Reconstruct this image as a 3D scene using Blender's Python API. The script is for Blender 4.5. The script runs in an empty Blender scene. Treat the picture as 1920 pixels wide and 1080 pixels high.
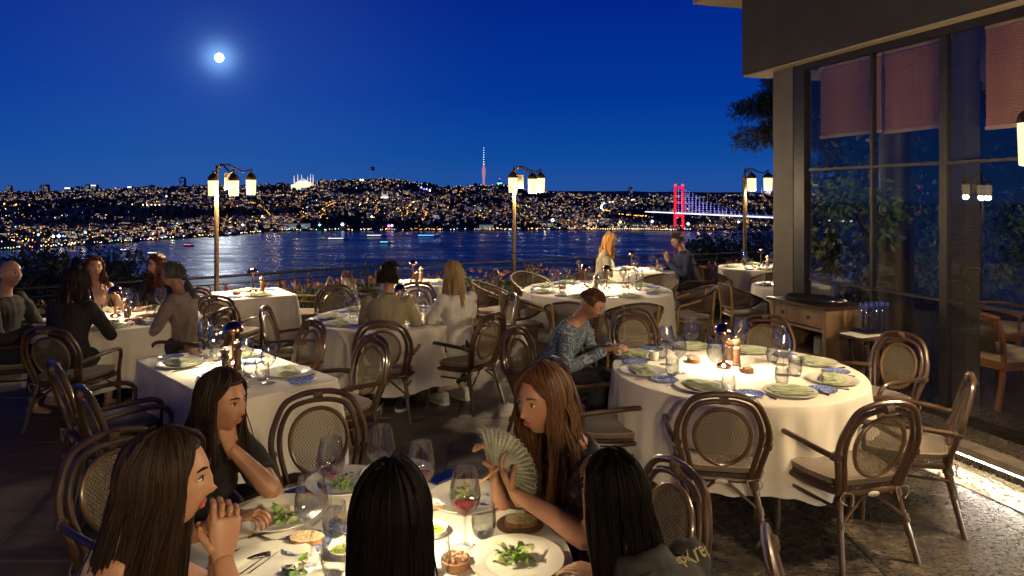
import bpy, bmesh, math, random
from mathutils import Vector, Matrix, noise as mnoise
PI = math.pi
R = math.radians
sc = bpy.context.scene
COL = sc.collection

# ------------------------------------------------------------------ camera
CAM_H = 1.95
FPX = 1300.0            # focal length in photo pixels (1920 wide)
HORIZON = 368.0
cam = bpy.data.cameras.new('camera')
cam_o = bpy.data.objects.new('camera', cam); COL.objects.link(cam_o)
cam_o.location = (0, 0, CAM_H); cam_o.rotation_euler = (R(90), 0, 0)
cam.sensor_width = 36; cam.lens = FPX / 1920 * 36
cam.shift_y = -(540 - HORIZON) / 1920
cam.clip_start = 0.05; cam.clip_end = 60000
sc.camera = cam_o

# ------------------------------------------------------------------ world / moon
MOON = Vector(((411 - 960) / FPX, 1.0, (HORIZON - 108) / FPX)).normalized()
w = bpy.data.worlds.new('World'); sc.world = w; w.use_nodes = True
nt = w.node_tree; nt.nodes.clear()
tc = nt.nodes.new('ShaderNodeTexCoord')
sep = nt.nodes.new('ShaderNodeSeparateXYZ'); nt.links.new(tc.outputs['Generated'], sep.inputs[0])
ramp = nt.nodes.new('ShaderNodeValToRGB'); nt.links.new(sep.outputs['Z'], ramp.inputs[0])
cr = ramp.color_ramp; cr.interpolation = 'LINEAR'
stops = [(0.0, (.020, .080, .315)), (.03, (.011, .075, .325)), (.057, (.004, .066, .325)), (.14, (.0004, .037, .305)), (.263, (.0002, .019, .250)), (.40, (.0001, .007, .11)), (1.0, (.0001, .0012, .014))]
while len(cr.elements) < len(stops): cr.elements.new(0.5)
for e, (p, c) in zip(cr.elements, stops): e.position = p; e.color = (*c, 1)
dot = nt.nodes.new('ShaderNodeVectorMath'); dot.operation = 'DOT_PRODUCT'
nt.links.new(tc.outputs['Generated'], dot.inputs[0]); dot.inputs[1].default_value = MOON
def wm(op, a, b):
    n = nt.nodes.new('ShaderNodeMath'); n.operation = op
    for i, x in enumerate((a, b)):
        if hasattr(x, 'links'): nt.links.new(x, n.inputs[i])
        else: n.inputs[i].default_value = x
    return n.outputs[0]
dcl = wm('MAXIMUM', dot.outputs['Value'], 0.0)
glow = wm('ADD', wm('MULTIPLY', wm('POWER', dcl, 6000.0), .60), wm('ADD', wm('MULTIPLY', wm('POWER', dcl, 1200.0), .10), wm('MULTIPLY', wm('POWER', dcl, 40.0), .04)))
mixg = nt.nodes.new('ShaderNodeMix'); mixg.data_type = 'RGBA'; mixg.blend_type = 'ADD'
mixg.inputs['Factor'].default_value = 1.0
gcol = nt.nodes.new('ShaderNodeVectorMath'); gcol.operation = 'SCALE'; gcol.inputs[0].default_value = (.30, .62, 1.0)
nt.links.new(glow, gcol.inputs['Scale'])
nt.links.new(ramp.outputs[0], mixg.inputs['A']); nt.links.new(gcol.outputs[0], mixg.inputs['B'])
bg = nt.nodes.new('ShaderNodeBackground'); nt.links.new(mixg.outputs['Result'], bg.inputs[0]); bg.inputs[1].default_value = 1.0
wo = nt.nodes.new('ShaderNodeOutputWorld'); nt.links.new(bg.outputs[0], wo.inputs[0])

sun = bpy.data.lights.new('moonlight', 'SUN'); sun.energy = .03; sun.angle = R(.6); sun.color = (.86, .93, 1.0)
sun_o = bpy.data.objects.new('moonlight', sun); COL.objects.link(sun_o)
sun_o.rotation_euler = MOON.to_track_quat('Z', 'Y').to_euler()

vs = sc.view_settings
vs.view_transform = 'Standard'; vs.look = 'None'; vs.exposure = 0.0; vs.gamma = 1.0; vs.use_curve_mapping = False
cy = sc.cycles
cy.use_denoising = True; cy.use_light_tree = True
cy.max_bounces = 8; cy.diffuse_bounces = 3; cy.glossy_bounces = 4; cy.transmission_bounces = 4; cy.transparent_max_bounces = 24
cy.sample_clamp_indirect = 4.0; cy.sample_clamp_direct = 0.0; cy.caustics_reflective = False; cy.caustics_refractive = False

TABLE_W, LANTERN_W, LANTERN_NEAR_W, LED_W = 12.0, 95.0, 120.0, 380.0     # lamp powers

# ------------------------------------------------------------------ materials
MATS = {}
def mat(name, col, rough=.5, metal=0.0, emit=None, es=0.0, spec=.5, sheen=0.0, coat=0.0, sss=0.0, trans=0.0, alpha=1.0):
    if name in MATS: return MATS[name]
    m = bpy.data.materials.new(name); m.use_nodes = True
    b = m.node_tree.nodes['Principled BSDF']
    b.inputs['Base Color'].default_value = (*col, 1); b.inputs['Roughness'].default_value = rough
    b.inputs['Metallic'].default_value = metal; b.inputs['Specular IOR Level'].default_value = spec
    if emit: b.inputs['Emission Color'].default_value = (*emit, 1); b.inputs['Emission Strength'].default_value = es
    if sheen: b.inputs['Sheen Weight'].default_value = sheen
    if coat: b.inputs['Coat Weight'].default_value = coat; b.inputs['Coat Roughness'].default_value = .12
    if sss:
        b.inputs['Subsurface Weight'].default_value = sss; b.inputs['Subsurface Scale'].default_value = .01
        b.inputs['Subsurface Radius'].default_value = (1, .4, .2)
    if trans: b.inputs['Transmission Weight'].default_value = trans
    if alpha < 1: b.inputs['Alpha'].default_value = alpha
    MATS[name] = m
    return m
def N(m, typ, **kw):
    n = m.node_tree.nodes.new(typ)
    for k, v in kw.items():
        if k in n.inputs: n.inputs[k].default_value = v
        else: setattr(n, k, v)
    return n
def L(m, a, b): m.node_tree.links.new(a, b)
def BS(m): return m.node_tree.nodes['Principled BSDF']
def noisy(m, c1, c2, scale=5.0, detail=4.0, stretch=(1, 1, 1), bump=0.0, bscale=None, lo=.3, hi=.7, coord='Object', rough=None, bdist=.01):
    """noise-mixed colour (and bump) on a Principled material"""
    t = N(m, 'ShaderNodeTexCoord'); mp = N(m, 'ShaderNodeMapping'); mp.inputs['Scale'].default_value = stretch
    L(m, t.outputs[coord], mp.inputs[0])
    n = N(m, 'ShaderNodeTexNoise'); n.inputs['Scale'].default_value = scale; n.inputs['Detail'].default_value = detail
    L(m, mp.outputs[0], n.inputs['Vector'])
    r = N(m, 'ShaderNodeValToRGB'); r.color_ramp.elements[0].position = lo; r.color_ramp.elements[1].position = hi
    r.color_ramp.elements[0].color = (*c1, 1); r.color_ramp.elements[1].color = (*c2, 1)
    L(m, n.outputs['Fac'], r.inputs[0]); L(m, r.outputs[0], BS(m).inputs['Base Color'])
    if rough:
        mr = N(m, 'ShaderNodeMapRange'); mr.inputs['To Min'].default_value = rough[0]; mr.inputs['To Max'].default_value = rough[1]
        L(m, n.outputs['Fac'], mr.inputs[0]); L(m, mr.outputs[0], BS(m).inputs['Roughness'])
    if bump:
        n2 = N(m, 'ShaderNodeTexNoise'); n2.inputs['Scale'].default_value = bscale or scale * 4; n2.inputs['Detail'].default_value = 5
        L(m, mp.outputs[0], n2.inputs['Vector'])
        b = N(m, 'ShaderNodeBump'); b.inputs['Strength'].default_value = bump; b.inputs['Distance'].default_value = bdist
        L(m, n2.outputs['Fac'], b.inputs['Height']); L(m, b.outputs[0], BS(m).inputs['Normal'])
    return m
def emissive(name, col, s, sample='AUTO'):
    if name in MATS: return MATS[name]
    m = mat(name, (.02, .02, .02), .6, emit=col, es=s)
    m.cycles.emission_sampling = sample
    return m

# ------------------------------------------------------------------ mesh helpers
def catmull(pts, n=6, closed=False):
    P = [Vector(p) for p in pts]; out = []
    m = len(P)
    rng = range(m if closed else m - 1)
    for i in rng:
        if closed: a, b, c, d = P[(i - 1) % m], P[i], P[(i + 1) % m], P[(i + 2) % m]
        else: a, b, c, d = P[max(i - 1, 0)], P[i], P[i + 1], P[min(i + 2, m - 1)]
        for k in range(n):
            t = k / n
            out.append(.5 * ((2 * b) + (c - a) * t + (2 * a - 5 * b + 4 * c - d) * t * t + (3 * b - a - 3 * c + d) * t ** 3))
    if not closed: out.append(P[-1])
    return out
class MB:
    def __init__(s): s.v = []; s.f = []; s.m = []
    def add(s, v, f, mi=0):
        o = len(s.v); s.v += [tuple(x) for x in v]; s.f += [tuple(i + o for i in q) for q in f]; s.m += [mi] * len(f); return s
    def box(s, c, d, rz=0.0, mi=0, taper=1.0):
        x, y, z = d[0] / 2, d[1] / 2, d[2] / 2; co, si = math.cos(rz), math.sin(rz); vs_ = []
        for k in (-1, 1):
            t = taper if k > 0 else 1.0
            for i, j in ((-1, -1), (1, -1), (1, 1), (-1, 1)):
                px, py = i * x * t, j * y * t
                vs_.append((c[0] + px * co - py * si, c[1] + px * si + py * co, c[2] + k * z))
        return s.add(vs_, [(3, 2, 1, 0), (4, 5, 6, 7), (0, 1, 5, 4), (1, 2, 6, 5), (2, 3, 7, 6), (3, 0, 4, 7)], mi)
    def tube(s, pts, r, n=8, mi=0, closed=False, flat=1.0, caps=True):
        P = [Vector(p) for p in pts]; m = len(P)
        rr = r if isinstance(r, (list, tuple)) else [r] * m
        T = []
        for i in range(m):
            a = P[(i - 1) % m] if (closed or i > 0) else P[0]; b = P[(i + 1) % m] if (closed or i < m - 1) else P[-1]
            t = (b - a); T.append(t.normalized() if t.length > 1e-9 else Vector((0, 0, 1)))
        u = T[0].orthogonal().normalized(); vv = []
        for i in range(m):
            u = (u - T[i] * u.dot(T[i]))
            u = u.normalized() if u.length > 1e-6 else T[i].orthogonal().normalized()
            w_ = T[i].cross(u)
            for k in range(n):
                a = 2 * PI * k / n
                vv.append(P[i] + u * (math.cos(a) * rr[i]) + w_ * (math.sin(a) * rr[i] * flat))
        ff = []
        for i in range(m if closed else m - 1):
            j = (i + 1) % m
            for k in range(n):
                k2 = (k + 1) % n
                ff.append((i * n + k, i * n + k2, j * n + k2, j * n + k))
        if caps and not closed:
            ff.append(tuple(range(n - 1, -1, -1))); ff.append(tuple((m - 1) * n + k for k in range(n)))
        return s.add(vv, ff, mi)
    def lathe(s, prof, n=20, c=(0, 0, 0), mi=0, sx=1.0, sy=1.0):
        vv = []; ff = []; m = len(prof)
        for r, z in prof:
            for k in range(n):
                a = 2 * PI * k / n; vv.append((c[0] + r * sx * math.cos(a), c[1] + r * sy * math.sin(a), c[2] + z))
        for i in range(m - 1):
            for k in range(n):
                k2 = (k + 1) % n; ff.append((i * n + k, i * n + k2, (i + 1) * n + k2, (i + 1) * n + k))
        return s.add(vv, ff, mi)
    def ell(s, c, r, nu=14, nv=9, mi=0, M=None):
        vv = []; ff = []
        for j in range(nv + 1):
            th = PI * j / nv
            for i in range(nu):
                a = 2 * PI * i / nu
                p = Vector((r[0] * math.sin(th) * math.cos(a), r[1] * math.sin(th) * math.sin(a), r[2] * math.cos(th)))
                if M: p = M @ p
                vv.append((c[0] + p.x, c[1] + p.y, c[2] + p.z))
        for j in range(nv):
            for i in range(nu):
                i2 = (i + 1) % nu; ff.append((j * nu + i, (j + 1) * nu + i, (j + 1) * nu + i2, j * nu + i2))
        return s.add(vv, ff, mi)
    def loft(s, rings, mi=0, caps=True):
        n = len(rings[0]); vv = [p for r in rings for p in r]; ff = []
        for i in range(len(rings) - 1):
            for k in range(n):
                k2 = (k + 1) % n; ff.append((i * n + k, i * n + k2, (i + 1) * n + k2, (i + 1) * n + k))
        if caps: ff.append(tuple(range(n - 1, -1, -1))); ff.append(tuple((len(rings) - 1) * n + k for k in range(n)))
        return s.add(vv, ff, mi)
    def mesh(s, name, mats, smooth=True, sharp=35):
        me = bpy.data.meshes.new(name); me.from_pydata(s.v, [], s.f)
        for m in (mats if isinstance(mats, (list, tuple)) else [mats]): me.materials.append(m)
        if max(s.m, default=0) > 0: me.polygons.foreach_set('material_index', s.m)
        if smooth:
            me.polygons.foreach_set('use_smooth', [True] * len(s.f))
            if sharp: me.set_sharp_from_angle(angle=R(sharp))
        me.update(); return me
    def build(s, name, mats, parent=None, loc=(0, 0, 0), rz=0.0, smooth=True, sharp=35):
        return obj(name, s.mesh(name, mats, smooth, sharp), parent, loc, rz)
def obj(name, me, parent=None, loc=(0, 0, 0), rz=0.0):
    o = bpy.data.objects.new(name, me); COL.objects.link(o); o.location = loc; o.rotation_euler = (0, 0, rz)
    if parent: o.parent = parent
    return o
def tag(o, label=None, cat=None, group=None, kind=None):
    if label: o['label'] = label
    if cat: o['category'] = cat
    if group: o['group'] = group
    if kind: o['kind'] = kind
    return o
def thing(name, label, cat, loc=(0, 0, 0), rz=0.0, group=None):
    return tag(obj(name, None, None, loc, rz), label, cat, group)
KIDS = {}
def kids(o): return [c for c in COL.objects if c.parent == o]
def copy_tree(root, loc, rz, label=None, group=None):
    """copy of a thing, its parts and sub-parts (list of parts is cached per prototype)"""
    if root.name not in KIDS: KIDS[root.name] = [(c, list(c.children)) for c in root.children]
    r = root.copy(); COL.objects.link(r); r.location = loc; r.rotation_euler = (0, 0, rz)
    if label: r['label'] = label
    if group: r['group'] = group
    for c, gs in KIDS[root.name]:
        d = c.copy(); COL.objects.link(d); d.parent = r
        for g in gs:
            e = g.copy(); COL.objects.link(e); e.parent = d
    return r
class Proto:
    """first place() moves the prototype itself, later ones copy it"""
    def __init__(s, root): s.root = root; s.used = False
    def place(s, loc, rz, label, group=None):
        if not s.used:
            s.used = True; KIDS[s.root.name] = [(c, list(c.children)) for c in s.root.children]
            s.root.location = loc; s.root.rotation_euler = (0, 0, rz); tag(s.root, label, None, group); return s.root
        return copy_tree(s.root, loc, rz, label, group)
def G(px, py, z):
    """photo pixel -> point at height z (used to lay out the terrace)"""
    d = FPX * (CAM_H - z) / (py - HORIZON)
    return Vector(((px - 960) / FPX * d, d, z))
def face_dir(dx, dy): return math.atan2(-dx, dy)     # rz for a thing whose front is local +y
# ------------------------------------------------------------------ shared materials
M_slab = noisy(mat('dark_stone_slab', (.13, .10, .07), .5), (.075, .057, .038), (.20, .152, .105), 3.0, 8, (1, 6, 1), .35, 30, .3, .75, rough=(.38, .62))
M_joint = mat('floor_joint', (.012, .011, .010), .9)
M_iron = mat('black_iron', (.012, .012, .013), .45, .6)
M_bronze = noisy(mat('bronze_metal', (.10, .06, .03), .42, .7), (.06, .038, .02), (.15, .095, .045), 40, 3)
M_stucco = noisy(mat('grey_stucco', (.032, .029, .027), .9), (.026, .024, .022), (.042, .038, .035), 2.5, 6, (1, 1, 1), .9, 55, bdist=.02)
M_soffit = mat('cream_soffit', (.30, .24, .16), .8)
M_frame = noisy(mat('window_frame_metal', (.022, .020, .018), .4, .5), (.016, .015, .014), (.032, .029, .025), 8, 3)
M_pillar = noisy(mat('pillar_paint', (.075, .058, .042), .6), (.065, .05, .037), (.09, .07, .05), 6, 4)
M_water = mat('sea_water', (.001, .004, .014), .22, spec=.38)
def water_nodes():
    m = M_water; t = N(m, 'ShaderNodeTexCoord')
    mp = N(m, 'ShaderNodeMapping'); mp.inputs['Scale'].default_value = (1.0, 2.6, 1.0); L(m, t.outputs['Object'], mp.inputs[0])
    n1 = N(m, 'ShaderNodeTexNoise'); n1.inputs['Scale'].default_value = .05; n1.inputs['Detail'].default_value = 5
    n2 = N(m, 'ShaderNodeTexNoise'); n2.inputs['Scale'].default_value = .0045; n2.inputs['Detail'].default_value = 4; n2.inputs['Distortion'].default_value = 1.2
    L(m, mp.outputs[0], n1.inputs['Vector']); L(m, mp.outputs[0], n2.inputs['Vector'])
    b = N(m, 'ShaderNodeBump'); b.inputs['Strength'].default_value = .38; b.inputs['Distance'].default_value = 3.2
    L(m, n1.outputs['Fac'], b.inputs['Height']); L(m, b.outputs[0], BS(m).inputs['Normal'])
    mr = N(m, 'ShaderNodeMapRange'); mr.inputs['From Min'].default_value = .35; mr.inputs['From Max'].default_value = .65
    mr.inputs['To Min'].default_value = .16; mr.inputs['To Max'].default_value = .40
    L(m, n2.outputs['Fac'], mr.inputs[0]); L(m, mr.outputs[0], BS(m).inputs['Roughness'])
water_nodes()
M_land = noisy(mat('dark_land', (.025, .032, .028), .95), (.012, .018, .014), (.045, .05, .042), .02, 6)
M_haze_mount = mat('haze_tinted_mountain', (.05, .06, .09), 1.0)

# conglomerate paving: flat pebbles set in dark matrix
M_cong = mat('conglomerate_paving', (.06, .05, .04), .32)
def cong_nodes():
    m = M_cong; t = N(m, 'ShaderNodeTexCoord')
    mp = N(m, 'ShaderNodeMapping'); mp.inputs['Scale'].default_value = (1.0, 1.7, 1.0); mp.inputs['Rotation'].default_value = (0, 0, .5)
    L(m, t.outputs['Object'], mp.inputs[0])
    nz = N(m, 'ShaderNodeTexNoise'); nz.inputs['Scale'].default_value = 9; L(m, mp.outputs[0], nz.inputs['Vector'])
    ad = N(m, 'ShaderNodeVectorMath', operation='MULTIPLY_ADD'); ad.inputs[1].default_value = (.07, .07, .07)
    L(m, nz.outputs['Color'], ad.inputs[0]); L(m, mp.outputs[0], ad.inputs[2])
    prev = None
    for sc_, thr, seed in ((15.0, .52, 0.0), (36.0, .46, 7.3)):
        off = N(m, 'ShaderNodeVectorMath', operation='ADD'); off.inputs[1].default_value = (seed, seed, 0)
        L(m, ad.outputs[0], off.inputs[0])
        v = N(m, 'ShaderNodeTexVoronoi'); v.inputs['Scale'].default_value = sc_; v.inputs['Randomness'].default_value = .95
        L(m, off.outputs[0], v.inputs['Vector'])
        sepc = N(m, 'ShaderNodeSeparateColor'); L(m, v.outputs['Color'], sepc.inputs[0])
        thr_n = N(m, 'ShaderNodeMath', operation='MULTIPLY_ADD'); L(m, sepc.outputs[1], thr_n.inputs[0]); thr_n.inputs[1].default_value = .32; thr_n.inputs[2].default_value = thr - .18
        ms = N(m, 'ShaderNodeMath', operation='LESS_THAN'); L(m, v.outputs['Distance'], ms.inputs[0]); L(m, thr_n.outputs[0], ms.inputs[1])
        rp = N(m, 'ShaderNodeValToRGB'); L(m, sepc.outputs[0], rp.inputs[0]); rp.color_ramp.interpolation = 'CONSTANT'
        cs = [(.0, (.085, .068, .050)), (.22, (.038, .034, .031)), (.40, (.13, .108, .080)), (.58, (.060, .053, .046)), (.72, (.10, .076, .052)), (.88, (.022, .020, .020))]
        while len(rp.color_ramp.elements) < len(cs): rp.color_ramp.elements.new(.5)
        for e, (p, c) in zip(rp.color_ramp.elements, cs): e.position = p; e.color = (*c, 1)
        mx = N(m, 'ShaderNodeMix', data_type='RGBA'); L(m, ms.outputs[0], mx.inputs['Factor']); L(m, rp.outputs[0], mx.inputs['B'])
        if prev is None:
            n3 = N(m, 'ShaderNodeTexNoise'); n3.inputs['Scale'].default_value = 60; L(m, mp.outputs[0], n3.inputs['Vector'])
            r3 = N(m, 'ShaderNodeValToRGB'); r3.color_ramp.elements[0].color = (.022, .019, .016, 1); r3.color_ramp.elements[1].color = (.075, .062, .048, 1)
            L(m, n3.outputs['Fac'], r3.inputs[0])
            # small pebbles first, big ones over them
            prev = (mx, r3)
        else:
            L(m, prev[1].outputs[0], mx.inputs['A']); L(m, mx.outputs['Result'], prev[0].inputs['A'])
    L(m, prev[0].outputs['Result'], BS(m).inputs['Base Color'])
    n4 = N(m, 'ShaderNodeTexNoise'); n4.inputs['Scale'].default_value = 35; n4.inputs['Detail'].default_value = 5; L(m, mp.outputs[0], n4.inputs['Vector'])
    bp = N(m, 'ShaderNodeBump'); bp.inputs['Strength'].default_value = .12; bp.inputs['Distance'].default_value = .005
    L(m, n4.outputs['Fac'], bp.inputs['Height']); L(m, bp.outputs[0], BS(m).inputs['Normal'])
    mr = N(m, 'ShaderNodeMapRange'); mr.inputs['To Min'].default_value = .14; mr.inputs['To Max'].default_value = .42
    L(m, n4.outputs['Fac'], mr.inputs[0]); L(m, mr.outputs[0], BS(m).inputs['Roughness'])
cong_nodes()

# ------------------------------------------------------------------ terrace floor
RAIL = [(-9.0, 5.2), (-7.2, 6.6), (-5.55, 7.85), (-3.83, 9.04), (-2.24, 10.2), (0, 11.1), (1.6, 11.8), (3.3, 12.5), (6.5, 13.8), (10, 15.2)]
def rail_y(x):
    for (x0, y0), (x1, y1) in zip(RAIL, RAIL[1:]):
        if x0 <= x <= x1: return y0 + (y1 - y0) * (x - x0) / (x1 - x0)
    return RAIL[0][1] if x < RAIL[0][0] else RAIL[-1][1]
ftop = [(x, y + .15) for x, y in RAIL] + [(10, -3), (-9, -3)]
nb = len(ftop)
mb = MB(); mb.add([(x, y, -.012) for x, y in ftop] + [(x, y, -.6) for x, y in ftop],
                  [tuple(range(nb - 1, -1, -1)), tuple(range(nb, 2 * nb))] + [(i, (i + 1) % nb, nb + (i + 1) % nb, nb + i) for i in range(nb)])
floor = tag(mb.build('terrace_floor', M_joint, smooth=False), kind='structure')
random.seed(5)
def slab_mesh(sx, sy, m, name):
    b = MB(); e = .004
    b.box((0, 0, -.016), (sx, sy, .024)); b.add([(-sx / 2, -sy / 2, -.004), (sx / 2, -sy / 2, -.004), (sx / 2, sy / 2, -.004), (-sx / 2, sy / 2, -.004),
        (-sx / 2 + e, -sy / 2 + e, 0), (sx / 2 - e, -sy / 2 + e, 0), (sx / 2 - e, sy / 2 - e, 0), (-sx / 2 + e, sy / 2 - e, 0)],
        [(4, 5, 6, 7), (0, 1, 5, 4), (1, 2, 6, 5), (2, 3, 7, 6), (3, 0, 4, 7)])
    return b.mesh(name, m, smooth=False)
XSPLIT = .72
sm1 = slab_mesh(1.194, .594, M_slab, 'slab'); sm2 = slab_mesh(1.194, 1.194, M_cong, 'slab')
for j in range(19):
    y = .4 + j * .6
    for i in range(7):
        x = XSPLIT - .6 - i * 1.2 - (.6 if j % 2 else 0)
        if j % 2 and i == 0:
            pass
        if y + .2 > rail_y(x) or abs(x) / max(y, .1) > 1.1: continue
        o = obj('slab', sm1, floor, (x, y, random.uniform(-.0012, .0012)))
    if j % 2 and y + .2 < rail_y(.4):
        if 'half' not in MATS: MATS['half'] = slab_mesh(.594, .594, M_slab, 'slab')
        obj('slab', MATS['half'], floor, (XSPLIT - .3, y, 0))
for j in range(10):
    for i in range(4):
        x, y = XSPLIT + .6 + i * 1.2, .6 + j * 1.2
        if y + .3 > rail_y(x): continue
        o = obj('slab', sm2, floor, (x, y, random.uniform(-.001, .001)))

# ------------------------------------------------------------------ near slope below the terrace, the sea and the far shore
SEA = CAM_H - 130.0
mb = MB(); rows = []
prof = [(.2, -.55), (3, -2.2), (12, -9), (40, -26), (110, -60), (260, -118), (330, SEA - 6)]
xs = [x for x, y in RAIL]
for dist, z in prof:
    rows.append([(x * (1 + dist / 12), rail_y(x) + dist, z) for x in [-9, -7.2, -5.55, -3.83, -2.24, 0, 1.6, 3.3, 6.5, 10]])
vv = [p for r in rows for p in r]; n = 10
mb.add(vv, [(i * n + k, i * n + k + 1, (i + 1) * n + k + 1, (i + 1) * n + k) for i in range(len(rows) - 1) for k in range(n - 1)])
tag(mb.build('near_hillside', M_land), kind='structure')
mb = MB(); mb.add([(-14000, 150, SEA), (14000, 150, SEA), (14000, 12000, SEA), (-14000, 12000, SEA)], [(0, 1, 2, 3)])
tag(mb.build('sea', M_water, smooth=False), kind='structure')

def interp(tb, x):
    if x <= tb[0][0]: return tb[0][1]
    for (a, b), (c, d) in zip(tb, tb[1:]):
        if x <= c: return b + (d - b) * (x - a) / (c - a)
    return tb[-1][1]
SKY = [(-500, 360), (0, 361), (100, 360), (200, 357), (300, 353), (400, 351), (480, 349), (530, 346), (560, 350), (600, 340), (650, 338), (700, 335), (740, 336), (780, 343),
       (830, 351), (870, 351), (900, 347), (940, 348), (980, 356), (1020, 362), (1060, 366), (1120, 367), (1220, 367), (1300, 366), (1456, 366), (1700, 364), (2400, 360)]
SHORE = [(-500, 480), (0, 471), (100, 465), (200, 458), (280, 452), (350, 447), (420, 443), (480, 438), (505, 434), (700, 433), (960, 432), (1200, 432), (1290, 434), (1400, 430), (2400, 428)]
RIDGE = [(-500, 9500), (0, 8500), (300, 7500), (480, 6500), (700, 6000), (900, 6000), (1100, 6500), (1300, 6500), (2400, 7000)]
def px_of(u): return 960 + FPX * u
def terr(u, d):
    p = px_of(u); ds = 130 * FPX / (interp(SHORE, p) - HORIZON); dr = interp(RIDGE, p)
    zr = CAM_H + (HORIZON - interp(SKY, p)) / FPX * dr
    t = (d - ds) / (dr - ds)
    if t < 0: return SEA - 4
    if t > 1: return zr - (t - 1) * 250
    nz = mnoise.noise(Vector((u * d * .0016, d * .0011, 1.3))) * 42 + mnoise.noise(Vector((u * d * .006, d * .004, 4.0))) * 9
    return SEA + 2.5 * min(1, t * 60) + (zr - SEA - 2.5) * (t ** .88) + nz * min(1, t * 5) * min(1, (1 - t) * 6)
def terr_t(u, t):
    p = px_of(u); ds = 130 * FPX / (interp(SHORE, p) - HORIZON); dr = interp(RIDGE, p)
    d = ds + (dr - ds) * t
    return Vector((u * d, d, terr(u, d)))
mb = MB(); cols = [(-460 + i * 14 - 960) / FPX for i in range(205)]
ts = [-.002, 0, .004, .012, .025, .04] + [.06 + .94 * (k / 44) for k in range(45)] + [1.06, 1.2]
vv = []
for t in ts:
    for u in cols: vv.append(terr_t(u, t))
nc = len(cols)
mb.add(vv, [(i * nc + k, i * nc + k + 1, (i + 1) * nc + k + 1, (i + 1) * nc + k) for i in range(len(ts) - 1) for k in range(nc - 1)])
tag(mb.build('far_shore_hills', M_land, sharp=None), kind='structure')
# mountain ridge, distance haze put into its bluish colour, behind the left of the city
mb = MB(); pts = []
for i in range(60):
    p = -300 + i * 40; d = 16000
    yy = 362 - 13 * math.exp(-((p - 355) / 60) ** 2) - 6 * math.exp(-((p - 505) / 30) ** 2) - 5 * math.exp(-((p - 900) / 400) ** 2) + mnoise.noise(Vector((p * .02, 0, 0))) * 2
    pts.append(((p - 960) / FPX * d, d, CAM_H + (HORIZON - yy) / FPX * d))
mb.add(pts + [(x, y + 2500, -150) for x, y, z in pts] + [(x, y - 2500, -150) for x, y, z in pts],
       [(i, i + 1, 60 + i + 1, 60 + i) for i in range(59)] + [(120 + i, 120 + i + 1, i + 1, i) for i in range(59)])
tag(mb.build('mountain_ridge', M_haze_mount), kind='structure')
# ------------------------------------------------------------------ the far city
random.seed(11)
WIN = [emissive('window_glow_amber', (1, .50, .14), 1.5, 'NONE'), emissive('window_glow_warm', (1, .72, .36), 1.2, 'NONE'),
       emissive('window_glow_cool', (.65, .82, 1.0), 1.0, 'NONE')]
M_wall = noisy(mat('city_wall', (.40, .41, .43), .9), (.28, .29, .31), (.55, .55, .56), .05, 2)
M_wall2 = mat('city_wall_grey', (.24, .24, .25), .9)
M_roof = mat('city_roof_tile', (.11, .05, .03), .9)
HM = [M_wall, M_roof] + WIN
def house_into(mb, c, w_, d_, h, rz, rng, lit=.5, ww=2.2, wh=1.9):
    """walls, hip roof and the lit windows of one house"""
    co, si = math.cos(rz), math.sin(rz)
    def T(x, y, z): return (c[0] + x * co - y * si, c[1] + x * si + y * co, c[2] + z)
    x, y = w_ / 2, d_ / 2
    v = [T(-x, -y, -4), T(x, -y, -4), T(x, y, -4), T(-x, y, -4), T(-x, -y, h), T(x, -y, h), T(x, y, h), T(-x, y, h)]
    mb.add(v, [(0, 1, 5, 4), (1, 2, 6, 5), (2, 3, 7, 6), (3, 0, 4, 7)], 0)
    e = .6; rh = min(w_, d_) * .28; rl = max(0, x - y * .9)
    mb.add([T(-x - e, -y - e, h), T(x + e, -y - e, h), T(x + e, y + e, h), T(-x - e, y + e, h), T(-rl, 0, h + rh), T(rl, 0, h + rh)],
           [(0, 1, 5, 4), (1, 2, 5), (2, 3, 4, 5), (3, 0, 4)], 1)
    st = max(1, int(h / 3.1)); nw = max(1, int(w_ / 4.0)); ns = max(1, int(d_ / 4.5))
    for s in range(st):
        z = s * 3.1 + .8
        for k in range(nw):
            if rng.random() < lit:
                px = -x + (k + .5) * w_ / nw; mi = 2 + rng.choice((0, 0, 1, 1, 2))
                mb.add([T(px - ww / 2, -y - .08, z), T(px + ww / 2, -y - .08, z), T(px + ww / 2, -y - .08, z + wh), T(px - ww / 2, -y - .08, z + wh)], [(0, 1, 2, 3)], mi)
        for k in range(ns):
            for sx in (-1, 1):
                if rng.random() < lit * .6:
                    py = -y + (k + .5) * d_ / ns; mi = 2 + rng.choice((0, 0, 1, 1, 2)); X = sx * (x + .08)
                    mb.add([T(X, py - ww / 2, z), T(X, py + ww / 2, z), T(X, py + ww / 2, z + wh), T(X, py - ww / 2, z + wh)], [(0, 1, 2, 3)], mi)
rng = random.Random(3)
protos = []
for k in range(14):
    b = MB(); w_ = rng.uniform(10, 19); d_ = rng.uniform(9, 14); h = rng.choice((6.4, 6.4, 9.5, 9.5, 12.6))
    house_into(b, (0, 0, 0), w_, d_, h, 0, rng, rng.choice((.12, .2, .3, .45)))
    protos.append(b.mesh('house', HM, smooth=False))
def wooded(p):   # groves on the slopes
    return mnoise.noise(Vector((p.x * .0023, p.y * .0017, 8.0)))
done = 0; k = 0
spots = []
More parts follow.
